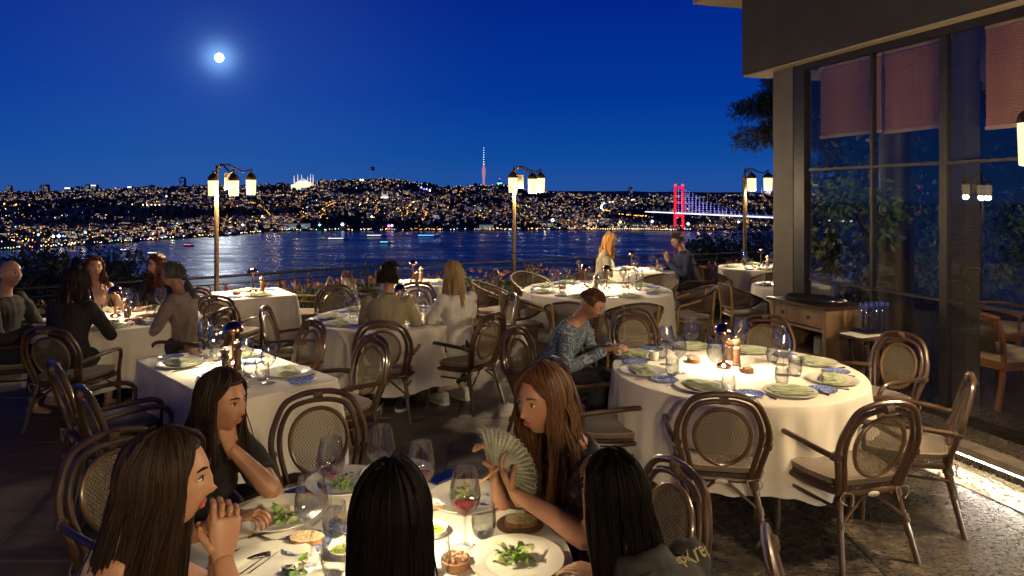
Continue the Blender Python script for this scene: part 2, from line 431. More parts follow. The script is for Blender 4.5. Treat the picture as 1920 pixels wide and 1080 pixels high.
while done < 270:
    u = rng.uniform(-.76, .40); t = abs(rng.gauss(0, .045)) + .006; k += 1
    p = terr_t(u, t)
    if wooded(p) > .16 or any((p - q).length < 17 for q in spots): continue
    spots.append(p); done += 1
    o = obj('house', protos[rng.randrange(14)], None, p, rng.uniform(-.5, .5))
    tag(o, 'small house with lit windows near the far waterfront', 'house', 'houses along the far waterfront')
b = MB(); n_h = 0
while n_h < 3300:
    u = rng.uniform(-.78, .62); t = .05 + .95 * rng.random() ** 1.25
    p = terr_t(u, t)
    if wooded(p) > .14 + .25 * rng.random(): continue
    if px_of(u) < 260 and .10 < t < .42 and rng.random() < .75: continue
    if px_of(u) > 1250 and rng.random() < .6: continue
    if 575 < px_of(u) < 985 and t > .80 and rng.random() < .93: continue
    n_h += 1; big = 1 + t * .9
    house_into(b, p, rng.uniform(9, 17) * big, rng.uniform(9, 14) * big, rng.uniform(6, 14) * big, rng.uniform(-.7, .7), rng, rng.choice((0, .08, .15, .3)), 2.0 * big, 1.7 * big)
tag(b.build('distant_houses', HM, smooth=False), 'mass of small lit houses covering the far hills', 'houses', kind='stuff')

# lamps: street lights and floodlights as small glowing globes
LM = [emissive('street_lamp_orange', (1, .43, .06), 7.0, 'NONE'), emissive('street_lamp_warm', (1, .74, .36), 5.0, 'NONE'),
      emissive('flood_lamp_white', (.80, .92, 1.0), 5.0, 'NONE'), emissive('lamp_teal', (.25, 1.0, .85), 3.5, 'NONE'),
      emissive('lamp_blue', (.15, .25, 1.0), 5.0, 'NONE'), emissive('lamp_magenta', (1.0, .15, .75), 4.0, 'NONE'), emissive('lamp_red', (1.0, .03, .05), 4.0, 'NONE')]
OCT = [(1, 0, 0), (-1, 0, 0), (0, 1, 0), (0, -1, 0), (0, 0, 1), (0, 0, -1)]
OCF = [(0, 2, 4), (2, 1, 4), (1, 3, 4), (3, 0, 4), (2, 0, 5), (1, 2, 5), (3, 1, 5), (0, 3, 5)]
def globe(b, p, r, mi): b.add([(p[0] + x * r, p[1] + y * r, p[2] + z * r) for x, y, z in OCT], OCF, mi)
b = MB(); n_l = 0
while n_l < 6500:
    u = rng.uniform(-.78, .62); t = .01 + .98 * rng.random() ** 1.35; p = terr_t(u, t)
    wd = wooded(p)
    if wd > .12 and rng.random() < .9: continue
    if px_of(u) < 260 and .10 < t < .42 and rng.random() < .7: continue
    if px_of(u) > 1290 and rng.random() < .5: continue
    n_l += 1
    mi = rng.choices(range(7), (52, 28, 14, 2.5, 1.2, .8, .8))[0]
    globe(b, p + Vector((0, 0, rng.uniform(5, 12))), (rng.uniform(.45, 1.0) if rng.random() < .90 else rng.uniform(1.2, 2.0)) * (1 + .6 * t), mi)
# waterfront lights
u = -.76
while u < .27:
    p = terr_t(u, .003); u += rng.uniform(.0012, .0052)
    if rng.random() < .12: u += .01
    globe(b, (p.x, p.y, SEA + rng.uniform(4, 9)), rng.uniform(.7, 1.9), rng.choices(range(7), (25, 30, 32, 8, 3, 2, 1))[0])
# evenly spaced quay lamps left of the bridge
for k in range(34):
    p = terr_t((1108 + k * 4.5 - 960) / FPX, .001); globe(b, (p.x, p.y, SEA + 6), 1.5, 1)
# winding lit streets up the slope and the motorway curve by the bridge
for (pts, mi, r) in (([(600, .08), (612, .16), (606, .24), (622, .33), (660, .37)], 0, 1.7), ([(672, .22), (680, .32), (690, .42)], 1, 1.7), ([(792, .07), (800, .16)], 0, 1.5),
                     ([(762, .12), (768, .22), (776, .30)], 0, 1.5), ([(488, .10), (505, .2), (470, .33), (430, .40)], 0, 1.6), ([(1130, .30), (1127, .36), (1133, .42), (1150, .47)], 2, 3.4),
                     ([(1134, .30), (1160, .24), (1185, .20), (1212, .19)], 0, 2.2), ([(1170, .40), (1180, .47), (1196, .50)], 1, 3.0)):
    cp = catmull([(a, t, 0) for a, t in pts], 14)
    for q in cp:
        p = terr_t((q[0] - 960) / FPX, max(.002, q[1])); globe(b, p + Vector((rng.uniform(-4, 4), 0, 9)), r * rng.uniform(.7, 1.2), mi)
# bright floodlights
for px, t, mi, r in ((1036, .10, 2, 8), (1223, .06, 2, 6), (1163, .055, 1, 6), (268, .25, 1, 4), (276, .25, 1, 4.5), (284, .25, 1, 4), (291, .25, 1, 4), (299, .25, 1, 4), (248, .25, 1, 3), (305, .50, 2, 6), (312, .44, 2, 6),
                     (492, .14, 2, 5), (697, .09, 2, 5), (642, .02, 2, 7), (729, .01, 5, 6), (735, .012, 2, 5), (599, .015, 3, 5), (680, .93, 1, 9), (676, .94, 1, 8), (800, .80, 4, 9), (806, .78, 2, 8), (790, .81, 4, 9), (795, .79, 5, 6),
                     (1140, .55, 1, 9), (1176, .60, 2, 7), (1290, .045, 2, 6), (1385, .05, 2, 6), (1372, .045, 2, 5), (160, .03, 3, 4), (72, .03, 3, 4), (110, .02, 2, 5), (100, .02, 2, 4), (118, .02, 4, 3), (455, .03, 2, 5), (55, .35, 0, 4), (62, .35, 0, 5), (70, .35, 0, 4), (80, .35, 0, 4), (30, .35, 0, 5), (8, .35, 0, 5)):
    p = terr_t((px - 960) / FPX, t); globe(b, p + Vector((0, 0, 12)), r, mi)
cl = tag(b.build('city_lights', LM, smooth=False), 'scattered street lamps glowing across the far city', 'lights', kind='stuff')
# the light those street lamps throw on the walls round them
LG = []
for nm, c_, pw in (('amber_street_light', (1, .55, .20), 11000), ('white_street_light', (.8, .9, 1.0), 10000), ('warm_street_light', (1, .78, .5), 10000)):
    l_ = bpy.data.lights.new(nm, 'POINT'); l_.color = c_; l_.energy = pw; l_.shadow_soft_size = 2.0; LG.append(l_)
n_g = 0
while n_g < 170:
    u = rng.uniform(-.76, .40); t = .03 + .75 * rng.random() ** 1.5; p = terr_t(u, t)
    if wooded(p) > .1 or (px_of(u) < 260 and .10 < t < .42): continue
    n_g += 1; l_ = rng.choices(LG, (50, 22, 28))[0]; o = bpy.data.objects.new(l_.name, l_); COL.objects.link(o); o.parent = cl; k_ = 1 + t; o.location = p + Vector((0, -16 * k_, 17 * k_))

# groves: dark crowns
M_grove = noisy(mat('far_foliage', (.03, .045, .03), .95), (.016, .026, .018), (.045, .06, .036), .04, 3)
b = MB(); n_t = 0
ICO = bmesh.new(); bmesh.ops.create_icosphere(ICO, subdivisions=1, radius=1.0)
ICV = [v.co.copy() for v in ICO.verts]; ICF = [tuple(x.index for x in f.verts) for f in ICO.faces]; ICO.free()
while n_t < 3000:
    u = rng.uniform(-.78, .62); t = .012 + .97 * rng.random() ** 1.2; p = terr_t(u, t)
    if wooded(p) < .05 and rng.random() < .75: continue
    n_t += 1; r = rng.uniform(5, 11) * (1 + t * .6)
    b.add([(p.x + v.x * r * rng.uniform(.75, 1.25), p.y + v.y * r, p.z + 3 + (v.z * rng.uniform(.7, 1.2) + .5) * r) for v in ICV], ICF)
tag(b.build('far_groves', M_grove, smooth=False), 'dark groves of trees between the far houses', 'trees', kind='stuff')

# high-rise towers on the left skyline and by the bridge
def tower(px, ytop, wpx, d, label, glow, lit, crown=None, ybase=366, tname='tower_block'):
    x = (px - 960) / FPX * d; zt = CAM_H + (HORIZON - ytop) / FPX * d; zb = CAM_H + (HORIZON - ybase) / FPX * d - 40; w_ = wpx / FPX * d
    t_ = thing(tname, label, 'tower', (x, d, zb))
    h = zt - zb; mb = MB(); mb.box((0, 0, h / 2), (w_, w_, h)); mb.build('shaft', M_wall2, t_, smooth=False)
    mb = MB(); mb.box((0, 0, h + h * .02), (w_ * .7, w_ * .7, h * .04 + 4)); mb.build('roof_plant', M_wall2, t_, smooth=False)
    mb = MB(); nf = int(h / 9); nk = max(2, int(w_ / 9)); y = -w_ / 2 - .3
    for f in range(nf):
        for k_ in range(nk):
            if rng.random() < lit:
                cx = -w_ / 2 + (k_ + .5) * w_ / nk; z = f * 9 + 3; mb.add([(cx - 3, y, z), (cx + 3, y, z), (cx + 3, y, z + 5), (cx - 3, y, z + 5)], [(0, 1, 2, 3)])
    o = mb.build('lit_windows', glow, t_, smooth=False); o['kind'] = 'stuff'
    if crown:
        mb = MB(); mb.box((0, -w_ / 2 - 2, h - 5), (w_ * .9, 3, 9)); mb.build('crown_light', crown, t_, smooth=False)
    return t_
GW, GC, GA = emissive('tower_glow_warm', (1, .8, .5), .55, 'NONE'), emissive('tower_glow_cool', (.7, .85, 1), .5, 'NONE'), emissive('tower_glow_blue', (.08, .2, 1), 1.6, 'NONE')
CRW, CRM = emissive('crown_white', (.9, .95, 1), 3, 'NONE'), emissive('crown_magenta', (.8, .2, 1), 2.5, 'NONE')
for i, a in enumerate(((19, 349, 6, GW, .5, None, 'slim pale tower farthest left on the skyline'), (80, 348, 7, GC, .5, None, 'left one of two joined towers on the left skyline'), (88, 347, 7, GW, .5, None, 'right one of two joined towers on the left skyline'),
        (130, 352, 11, GC, .5, CRW, 'squat tower with a white lit crown on the left skyline'), (146, 350, 6, GC, .5, None, 'first of three slim towers right of the white crowned block'), (153, 351, 5, GW, .4, None, 'middle one of three slim towers right of the white crowned block'),
        (165, 347, 8, GC, .6, None, 'tall pale tower left of its wider twin on the skyline'), (178, 347, 10, GC, .6, CRW, 'wide pale tower with a white top light on the skyline'), (193, 355, 7, GW, .3, CRM, 'low tower with a magenta lit crown on the skyline'),
        (220, 352, 6, GC, .4, CRM, 'slim tower with pink top light standing alone'), (245, 350, 8, GC, .5, CRW, 'tower with bright yellowish top left of a row of blocks'), (256, 352, 8, GC, .4, None, 'first block right of the bright topped tower'),
        (267, 351, 7, GC, .4, None, 'second block right of the bright topped tower'), (275, 350, 6, GC, .4, None, 'third block right of the bright topped tower'), (285, 348, 8, GC, .5, None, 'last and tallest block of the row on the skyline'))):
    tower(a[0], a[1], a[2], 8200, a[6], a[3], a[4], a[5])
tower(342, 334, 10, 7800, 'dark glass skyscraper lit with blue bands on the skyline', GA, .55)
tower(1182, 352, 7, 6200, 'tall dark high-rise standing left of the red bridge', GW, .3)
tower(1290, 361, 6, 5200, 'pale lit high-rise right behind the bridge tower', GC, .6)
tower(1143, 361, 5, 6200, 'small dark tower on the ridge above the motorway curve', GW, .2)

# hilltop mosque with six minarets
M_mosq = mat('floodlight_glow_stone', (.7, .62, .5), .8, emit=(1, .83, .55), es=1.3); M_mosq.cycles.emission_sampling = 'NONE'  # stone glows by itself in place of floodlights
M_mdome = mat('glowing_lead_dome', (.3, .33, .36), .5, emit=(.75, .9, 1), es=.55); M_mdome.cycles.emission_sampling = 'NONE'  # faint glow put into the lead, standing in for floodlighting
d = 5600; mx = (569 - 960) / FPX * d; pz = d / FPX; mz = CAM_H + (HORIZON - 350) / FPX * d
mo = thing('mosque', 'floodlit domed mosque with slender minarets on the far hilltop', 'mosque', (mx, d, mz))
mb = MB(); mb.box((0, 0, 1.5 * pz - 30), (38 * pz, 26 * pz, 5 * pz + 60)); mb.box((0, 0, 6 * pz), (24 * pz, 18 * pz, 5 * pz)); mb.box((0, 0, 9.5 * pz), (14 * pz, 14 * pz, 3 * pz)); mb.build('prayer_hall', M_mosq, mo, smooth=False)
for cx, cz, r in ((0, 10.5, 6), (-8, 8, 3), (8, 8, 3), (-13, 4, 3), (13, 4, 3)):
    mb = MB(); mb.lathe([(r * pz * math.cos(a), r * pz * .8 * math.sin(a)) for a in [i * PI / 16 for i in range(9)]], 18); mb.tube([(0, 0, r * pz * .75), (0, 0, r * pz * 1.05)], .25 * pz, 6); mb.build('dome', M_mdome, mo, (cx * pz, -2 * pz, cz * pz))
for mpx, top, yo in ((551.5, 328, 0), (557, 325, 14), (563.5, 326, 20), (581, 325, 14), (587, 326, 0), (575, 330, 20)):
    mb = MB(); h = (352 - top) * pz; mb.lathe([(.55 * pz, -20), (.5 * pz, h * .6), (.8 * pz, h * .62), (.8 * pz, h * .65), (.42 * pz, h * .66), (.38 * pz, h * .86), (0, h)], 8)
    mb.build('minaret', M_mosq, mo, ((mpx - 569) * pz, yo * pz * .3, -2 * pz))
# second, low mosque with minarets on the slope and two minarets at the right ridge
for px, t, lab in ((721, .42, 'small mosque with two slim minarets halfway up the slope'),):
    p = terr_t((px - 960) / FPX, t); mo = thing('mosque', lab, 'mosque', p)
    mb = MB(); mb.box((0, 0, 8), (40, 30, 26)); mb.build('prayer_hall', M_mosq, mo, smooth=False)
    mb = MB(); mb.lathe([(15 * math.cos(a), 21 + 12 * math.sin(a)) for a in [i * PI / 12 for i in range(7)]], 14); mb.build('dome', M_mdome, mo)
    for sx in (-14, 14): mb = MB(); mb.lathe([(2.0, 0), (1.9, 38), (3, 39), (3, 41), (1.5, 42), (0, 62)], 8); mb.build('minaret', M_mdome, mo, (sx, 8, 0))
p = terr_t((1441 - 960) / FPX, .97); mo = thing('mosque', 'mosque on the far right ridge beside the stone pillar', 'mosque', p)
mb = MB(); mb.box((0, 0, 10), (70, 40, 30)); mb.build('prayer_hall', M_mosq, mo, smooth=False)
mb = MB(); mb.lathe([(22 * math.cos(a), 25 + 16 * math.sin(a)) for a in [i * PI / 12 for i in range(7)]], 14); mb.build('dome', M_mdome, mo)
for sx in (-60, 12): mb = MB(); mb.lathe([(3, 0), (2.8, 45), (4, 46), (4, 48), (2.4, 50), (0, 78)], 8); mb.build('minaret', M_mdome, mo, (sx, 8, 0))

# hilltop flags
M_flag = noisy(mat('red_flag_cloth', (.5, .01, .02), .8), (.38, .006, .012), (.6, .02, .03), .05, 2)
M_flagw = mat('white_flag_emblem', (.8, .8, .8), .8); M_pole = mat('white_pole', (.7, .7, .7), .5, emit=(1, .95, .9), es=.12)
def flag(px, ybase, ytop, d, fw, fh, label, light):
    x = (px - 960) / FPX * d; pz = d / FPX; z0 = CAM_H + (HORIZON - ybase) / FPX * d
    t_ = thing('flagpole', label, 'flag', (x, d, z0)); h = (ybase - ytop) * pz
    mb = MB(); mb.tube([(0, 0, -20), (0, 0, h)], [.28 * pz, .18 * pz], 6); mb.build('pole', M_pole, t_)
    mb = MB(); nx = 10; vv = []
    for i in range(nx + 1):
        a = i / nx; yy = math.sin(a * 6) * .4 * pz
        vv += [(a * fw * pz, yy, h - a * a * .8 * pz), (a * fw * pz, yy, h - fh * pz - a * 1.0 * pz)]
    mb.add(vv, [(2 * i, 2 * i + 1, 2 * i + 3, 2 * i + 2) for i in range(nx)])
    f = mb.build('flag_cloth', M_flag, t_)
    # crescent and star
    cx, cz, r = fw * .36 * pz, h - fh * .52 * pz, fh * .26 * pz; yy = -.55 * pz
    mb = MB(); o_ = [(cx + r * math.cos(a), yy, cz + r * math.sin(a)) for a in [R(50 + i * 260 / 14) for i in range(15)]]; i_ = [(cx + r * .28 + r * .78 * math.cos(a), yy, cz + r * .78 * math.sin(a)) for a in [R(58 + i * 244 / 14) for i in range(15)]]
    mb.add(o_ + i_, [(k, k + 1, 15 + k + 1, 15 + k) for k in range(14)])
    st = [(cx + r * 1.25 + r * (.45 if k % 2 == 0 else .18) * math.cos(R(180 + 36 * k)), yy, cz + r * (.45 if k % 2 == 0 else .18) * math.sin(R(180 + 36 * k))) for k in range(10)]
    mb.add(st, [tuple(range(10))]); mb.build('crescent_and_star', M_flagw, f, smooth=False)
flag(694.5, 336, 312.5, 5900, 8, 6.5, 'large red flag with white crescent on a tall hilltop pole', 1)
flag(736, 336, 328, 5900, 2.2, 1.6, 'tiny second flagpole right of the large hilltop flag', 1)
flag(1326.5, 376, 362.5, 3900, 3.5, 2.8, 'small lit flagpole above the right half of the bridge', 1)

# telecommunication tower: bulging shaft with a lattice mast
d = 6300; pz = d / FPX; tx = (907 - 960) / FPX * d; tz = CAM_H + (HORIZON - 348) / FPX * d
tt = thing('television_tower', 'tall slender television tower glowing pink with a beaded mast', 'tower', (tx, d, tz))
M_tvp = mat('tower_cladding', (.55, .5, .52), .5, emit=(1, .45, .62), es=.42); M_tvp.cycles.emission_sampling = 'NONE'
mb = MB(); mb.lathe([(2.4 * pz, -5 * pz), (2.2 * pz, 4 * pz), (2.0 * pz, 10 * pz), (2.8 * pz, 18 * pz), (3.6 * pz, 25 * pz), (3.2 * pz, 31 * pz), (2.0 * pz, 36 * pz), (1.2 * pz, 38 * pz)], 16); mb.build('shaft', M_tvp, tt)
mb = MB(); mb.tube([(0, 0, 38 * pz), (0, 0, 73 * pz)], [.8 * pz, .3 * pz], 8); mb.build('mast', M_wall2, tt)
M_bead = emissive('mast_lamp', (.85, .92, 1), 3.0, 'NONE')
for k in range(8): mb = MB(); mb.ell((0, 0, (40 + k * 4.4) * pz), (1.0 * pz * (1 - k * .06),) * 3, 8, 6); mb.build('mast_light', M_bead, tt)
d = 6200; pz = d / FPX; t2 = thing('radio_mast', 'short mast with teal lit platform right of the television tower', 'tower', ((937 - 960) / FPX * d, d, CAM_H + (HORIZON - 350) / FPX * d))
mb = MB(); mb.lathe([(1.2 * pz, -8 * pz), (1.2 * pz, 4 * pz), (4.5 * pz, 6 * pz), (4.5 * pz, 9 * pz), (1 * pz, 10 * pz), (.6 * pz, 14 * pz)], 14); mb.build('shaft', M_wall2, t2)
mb = MB(); mb.lathe([(4.7 * pz, 5.6 * pz), (4.7 * pz, 7.4 * pz)], 14); mb.build('light_ring', emissive('teal_ring', (.2, .8, 1), 2.2, 'NONE'), t2)
mb = MB(); mb.ell((0, 0, 14.5 * pz), (.9 * pz,) * 3, 8, 6); mb.build('beacon', LM[6], t2)

# suspension bridge
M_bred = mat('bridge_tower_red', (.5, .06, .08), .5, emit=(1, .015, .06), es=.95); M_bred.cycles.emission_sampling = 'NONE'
M_bdeck = mat('bridge_deck_steel', (.3, .3, .33), .6); M_bedge = emissive('deck_edge_light', (.72, .74, 1.0), 2.2, 'NONE'); M_bhang = emissive('hanger_lamp', (.30, .28, 1.0), 2.6, 'NONE')
A = Vector((636, 2640, SEA)); Bd = Vector((.2714, -.9625, 0)); Bp = Vector((.9625, .2714, 0))
br = thing('suspension_bridge', 'suspension bridge with red lit tower and glowing white deck', 'bridge', A)
DECK = 66.0; SPAN = 1074; TH = 168
def P(s, o, z): return Bd * s + Bp * o + Vector((0, 0, z))
rzb = math.atan2(Bp.y, Bp.x)
for s in (0, SPAN):
    for o_ in (-17, 17):
        mb = MB(); mb.loft([[P(s - 4 + (a in (1, 2)) * 8, o_ * (1 - zz * .0005) - 3.6 + (a in (2, 3)) * 7.2, zz) for a in range(4)] for zz in (-10, 0, TH)]); mb.build('tower_leg', M_bred, br, smooth=False)
        mb = MB(); mb.ell(P(s, o_ * .92, TH + 4), (4.5, 4.5, 4.5), 8, 6); mb.build('beacon', LM[6], br)
    for zz, hh in ((TH - 5, 8), (TH - 62, 8), (DECK - 9, 10)):
        mb = MB(); c = P(s, 0, zz); mb.box(c, (34, 6, hh), rzb); mb.build('cross_beam', M_bred, br, smooth=False)
mb = MB(); prof = [(-16.5, 0), (-10, -3), (10, -3), (16.5, 0), (16.5, 1.4), (-16.5, 1.4)]
mb.loft([[P(s, o_, DECK + z) for o_, z in prof] for s in (-260, 0, 270, 540, 810, SPAN, SPAN + 200)]); mb.build('deck', M_bdeck, br, smooth=False)
for o_ in (-17, 17):
    mb = MB(); mb.loft([[P(s, o_ + a, DECK + z) for a, z in ((-.5, -1.6), (.5, -1.6), (.5, 1.8), (-.5, 1.8))] for s in (-250, 0, SPAN, SPAN + 150)]); mb.build('edge_light', M_bedge, br, smooth=False)
    cab = [P(s, o_ * .94, TH - 2 - (TH - DECK - 8) * (1 - ((s - SPAN / 2) / (SPAN / 2)) ** 2)) for s in [SPAN * i / 40 for i in range(41)]]
    mb = MB(); mb.tube([P(-240, o_, DECK)] + cab + [P(SPAN + 220, o_, DECK)], 1.2, 5); mb.build('main_cable', M_bdeck, br)
for o_ in (-16, 16):
    for k in range(1, 44):
        s = SPAN * k / 44; zt = TH - 2 - (TH - DECK - 8) * (1 - ((s - SPAN / 2) / (SPAN / 2)) ** 2)
        mb = MB(); z = DECK + 6
        while z < zt: mb.box(P(s, o_, z), (1.5, 1.5, 2.6)); z += 7.5
        if mb.v: h = mb.build('hanger_light', M_bhang, br, smooth=False)
    for k in range(-5, 24):
        s = k * 46; mb = MB(); mb.tube([P(s, o_, DECK), P(s, o_, DECK + 13), P(s, o_ * .85, DECK + 14)], .7, 5); mb.build('deck_lamp', M_pole, br)

# pale palace block and long sheds on the waterfront
def block(px, wpx, ytop, label, m, glow, gs, t=.012, name='waterfront_building', d_=40):
    p = terr_t((px - 960) / FPX, t); pz = p.y / FPX; w_ = wpx * pz; zt = CAM_H + (HORIZON - ytop) / FPX * p.y; z0 = SEA + 1; h = zt - z0
    t_ = thing(name, label, 'building', (p.x, p.y, z0)); mb = MB(); mb.box((0, 0, h / 2), (w_, d_, h)); mb.build('wall', m, t_, smooth=False)
    mb = MB(); mb.box((0, 0, h + 1), (w_ + 2, d_ + 2, 2)); mb.build('roof', M_roof, t_, smooth=False)
    n_ = max(3, int(w_ / 8)); rows_ = max(1, int(h / 7))
    for r_ in range(rows_):
        for k_ in range(n_):
            if rng.random() < gs:
                mb = MB(); mb.box((-w_ / 2 + (k_ + .5) * w_ / n_, -d_ / 2 - .2, 3 + r_ * 7), (3, .5, 3.6)); mb.build('window', glow, t_, smooth=False)
    return t_
M_flood = mat('floodlight_glow_plaster', (.6, .6, .55), .8, emit=(.75, .95, .85), es=.12); M_flood.cycles.emission_sampling = 'NONE'  # floodlighting put into the plaster as a faint glow
block(1192, 24, 417, 'pale palace block on the water left of the bridge tower', M_wall, WIN[1], .35)
block(553, 52, 419, 'long white floodlit building on the shore in front of dark trees', M_flood, WIN[2], .5, .02)
block(912, 26, 421, 'low white waterside hall below the television tower', M_flood, WIN[1], .6)
block(1330, 44, 418, 'long grey block behind the bridge tower base', M_wall2, WIN[2], .3, .06)
block(1318, 38, 427, 'low quay building with three orange lit bays', M_wall2, emissive('orange_bay', (1, .42, .03), 3, 'NONE'), .9, .02)
block(20, 38, 430, 'large pale block near the left shore among dark trees', M_wall, WIN[2], .12, .09)
block(85, 46, 413, 'long low pale hall roof above the left shore', M_wall2, WIN[2], .1, .16)
block(640, 150, 352.5, 'long row of pale terraced blocks below the hilltop', M_flood, WIN[2], .25, .80, d_=30)
# boats
M_hull = mat('boat_hull', (.55, .56, .6), .4); M_deckl = [emissive('boat_blue', (.15, .5, 1), 3, 'NONE'), emissive('boat_white', (1, .93, .8), 2.2, 'NONE'), emissive('boat_red', (1, .25, .25), 1.6, 'NONE'), emissive('boat_cyan', (.25, .75, 1), 2.2, 'NONE')]
def boat(px, py, lpx, gi, label):
    p = G(px, py, SEA); pz = p.y / FPX; l = lpx * pz; t_ = thing('ferry', label, 'boat', p, R(4)); bw = l * .16; h = max(3.5, .045 * l)
    def sec(x, k): wd = bw / 2 * k; return [(x, -wd * .7, -1), (x, wd * .7, -1), (x, wd, h), (x, -wd, h)]
    mb = MB(); mb.loft([sec(-l / 2, .8), sec(-l / 4, 1), sec(l / 4, 1), sec(l * .42, .55), sec(l / 2, .06)]); mb.build('hull', M_hull, t_, smooth=False)
    mb = MB(); mb.box((-l * .06, 0, h * 1.5), (l * .68, bw * .7, h)); mb.build('cabin', M_hull, t_, smooth=False)
    mb = MB(); mb.box((-l * .02, 0, h * 2.3), (l * .3, bw * .5, h * .6)); mb.build('bridge_house', M_hull, t_, smooth=False)
    n_ = 9
    for k_ in range(n_):
        mb = MB(); mb.box((-l * .38 + k_ * l * .65 / n_, -bw * .36, h * 1.5), (l * .055, .4, h * .5)); mb.build('cabin_window', M_deckl[gi], t_, smooth=False)
    mb = MB(); mb.tube([(-l * .02, 0, h * 2.5), (-l * .02, 0, h * 4)], .3, 5); mb.build('mast', M_hull, t_)
boat(803, 444, 46, 0, 'ferry with blue lit deck right of the middle of the strait')
boat(634, 450, 44, 1, 'long ferry with warm white deck lights left of the middle')
boat(705, 444, 40, 1, 'ferry with pale deck lights close to the far shore')
boat(722, 457, 22, 3, 'small cyan lit boat nearest the middle of the strait')
boat(288, 478, 24, 1, 'small pale motorboat on the moonlit water at left')
boat(354, 462, 20, 2, 'ferry with reddish lights on the moonlit water left of the lamp post')
boat(233, 472, 16, 1, 'dark small boat farthest left on the water')

# the moon
mb = MB(); mb.ell((0, 0, 0), (205, 205, 205), 32, 20)
m_o = mb.build('moon', noisy(emissive('moon_surface', (1, .98, .93), 14.0, 'NONE'), (.3, .3, .3), (.6, .6, .6), .01), None, MOON * 36000)
tag(m_o, 'bright full moon high in the blue night sky', 'moon')
# ------------------------------------------------------------------ glass front and roof of the restaurant
P0 = Vector((3.70, 5.92, 0)); FRZ = R(16.4)
def FL(x, y, z=0): return P0 + Vector((x * math.cos(FRZ) - y * math.sin(FRZ), x * math.sin(FRZ) + y * math.cos(FRZ), z))
HEAD = 3.40
M_glass = bpy.data.materials.new('window_glass'); M_glass.use_nodes = True
def glass_nodes(m, lo, hi, tint, rough=0.0, power=3.0):
    nt_ = m.node_tree; nt_.nodes.clear()
    out = nt_.nodes.new('ShaderNodeOutputMaterial'); mix = nt_.nodes.new('ShaderNodeMixShader')
    tr = nt_.nodes.new('ShaderNodeBsdfTransparent'); tr.inputs[0].default_value = (*tint, 1)
    gl = nt_.nodes.new('ShaderNodeBsdfGlossy'); gl.inputs['Roughness'].default_value = rough
    lw = nt_.nodes.new('ShaderNodeLayerWeight'); lw.inputs['Blend'].default_value = .5
    pw = nt_.nodes.new('ShaderNodeMath'); pw.operation = 'POWER'; pw.inputs[1].default_value = power
    mr = nt_.nodes.new('ShaderNodeMapRange'); mr.inputs['To Min'].default_value = lo; mr.inputs['To Max'].default_value = hi
    nt_.links.new(lw.outputs['Facing'], pw.inputs[0]); nt_.links.new(pw.outputs[0], mr.inputs[0]); nt_.links.new(mr.outputs[0], mix.inputs[0])
    nt_.links.new(tr.outputs[0], mix.inputs[1]); nt_.links.new(gl.outputs[0], mix.inputs[2]); nt_.links.new(mix.outputs[0], out.inputs[0])
glass_nodes(M_glass, .085, .70, (.80, .80, .78))
res = thing('restaurant_building', 'restaurant with dark framed glass front and thick grey roof fascia', 'building', P0, FRZ)
KERB = .06
def part(name, m, *boxes, parent=None, smooth=False):
    mb = MB()
    for c, d in boxes: mb.box(c, d)
    return mb.build(name, m, parent or res, smooth=smooth)
part('plinth', M_cong, ((2.66, -3.2, KERB / 2 - .005), (6.6, 11.0, KERB + .01)))
part('fascia', M_stucco, ((2.94, -3.65, 3.93), (6.14, 12.7, 1.0)))
part('soffit', M_soffit, ((.06, -3.65, HEAD + .011), (.36, 12.66, .02)))
part('roof_ledge', M_soffit, ((2.9, -3.5, 4.50), (6.7, 13.6, .14)))
part('ceiling', mat('ceiling_paint', (.20, .17, .14), .8), ((3.1, -3.65, HEAD + .012), (5.7, 12.6, .016)))
part('pillar', M_pillar, ((.115, 2.10, HEAD / 2 + .03), (.25, .34, HEAD - .06)))
part('frame_jamb', M_frame, ((.03, 1.83, HEAD / 2 + .03), (.08, .17, HEAD - .06)))
mb = MB(); mb.lathe([(.17, KERB), (.17, HEAD)], 28); mb.build('column', M_pillar, res, (1.05, 1.55, 0))
part('column', M_stucco, ((.26, .05, HEAD / 2 + .03), (.17, .17, HEAD - .06)))
# framing: mullions and transoms, each pane its own
MY = [1.70, .81, .02, -1.05, -2.1, -3.2, -4.3, -5.4]
for k, y in enumerate(MY[1:]):
    part('mullion', M_frame, ((.02, y, HEAD / 2 + KERB / 2), (.05, .032 if k != 1 else .075, HEAD - KERB)))
part('sill', M_frame, ((.02, -1.9, KERB + .03), (.09, 7.3, .06)))
part('head_rail', M_frame, ((.02, -1.9, HEAD - .035), (.07, 7.3, .07)))
for k in range(len(MY) - 1):
    a, b = MY[k], MY[k + 1]; w_ = a - b
    for z0, z1 in ((KERB + .06, 1.04), (1.075, 2.22), (2.255, HEAD - .07)):
        mb = MB(); mb.add([(.02, b + .02, z0), (.02, a - .02, z0), (.02, a - .02, z1), (.02, b + .02, z1)], [(0, 1, 2, 3)]); mb.build('pane', M_glass, res, smooth=False)
    for z in (1.057, 2.237):
        part('transom', M_frame, ((.02, (a + b) / 2, z), (.045, w_ - .04, .026)))
# far side glazing of the room (corner return)
for k in range(4):
    x0, x1 = .28 + k * 1.3, .28 + (k + 1) * 1.3
    part('mullion', M_frame, ((x1, 2.1, HEAD / 2 + KERB / 2), (.06, .07, HEAD - KERB)))
    mb = MB(); mb.add([(x0, 2.1, KERB), (x1, 2.1, KERB), (x1, 2.1, HEAD), (x0, 2.1, HEAD)], [(0, 1, 2, 3)]); mb.build('pane', M_glass, res, smooth=False)
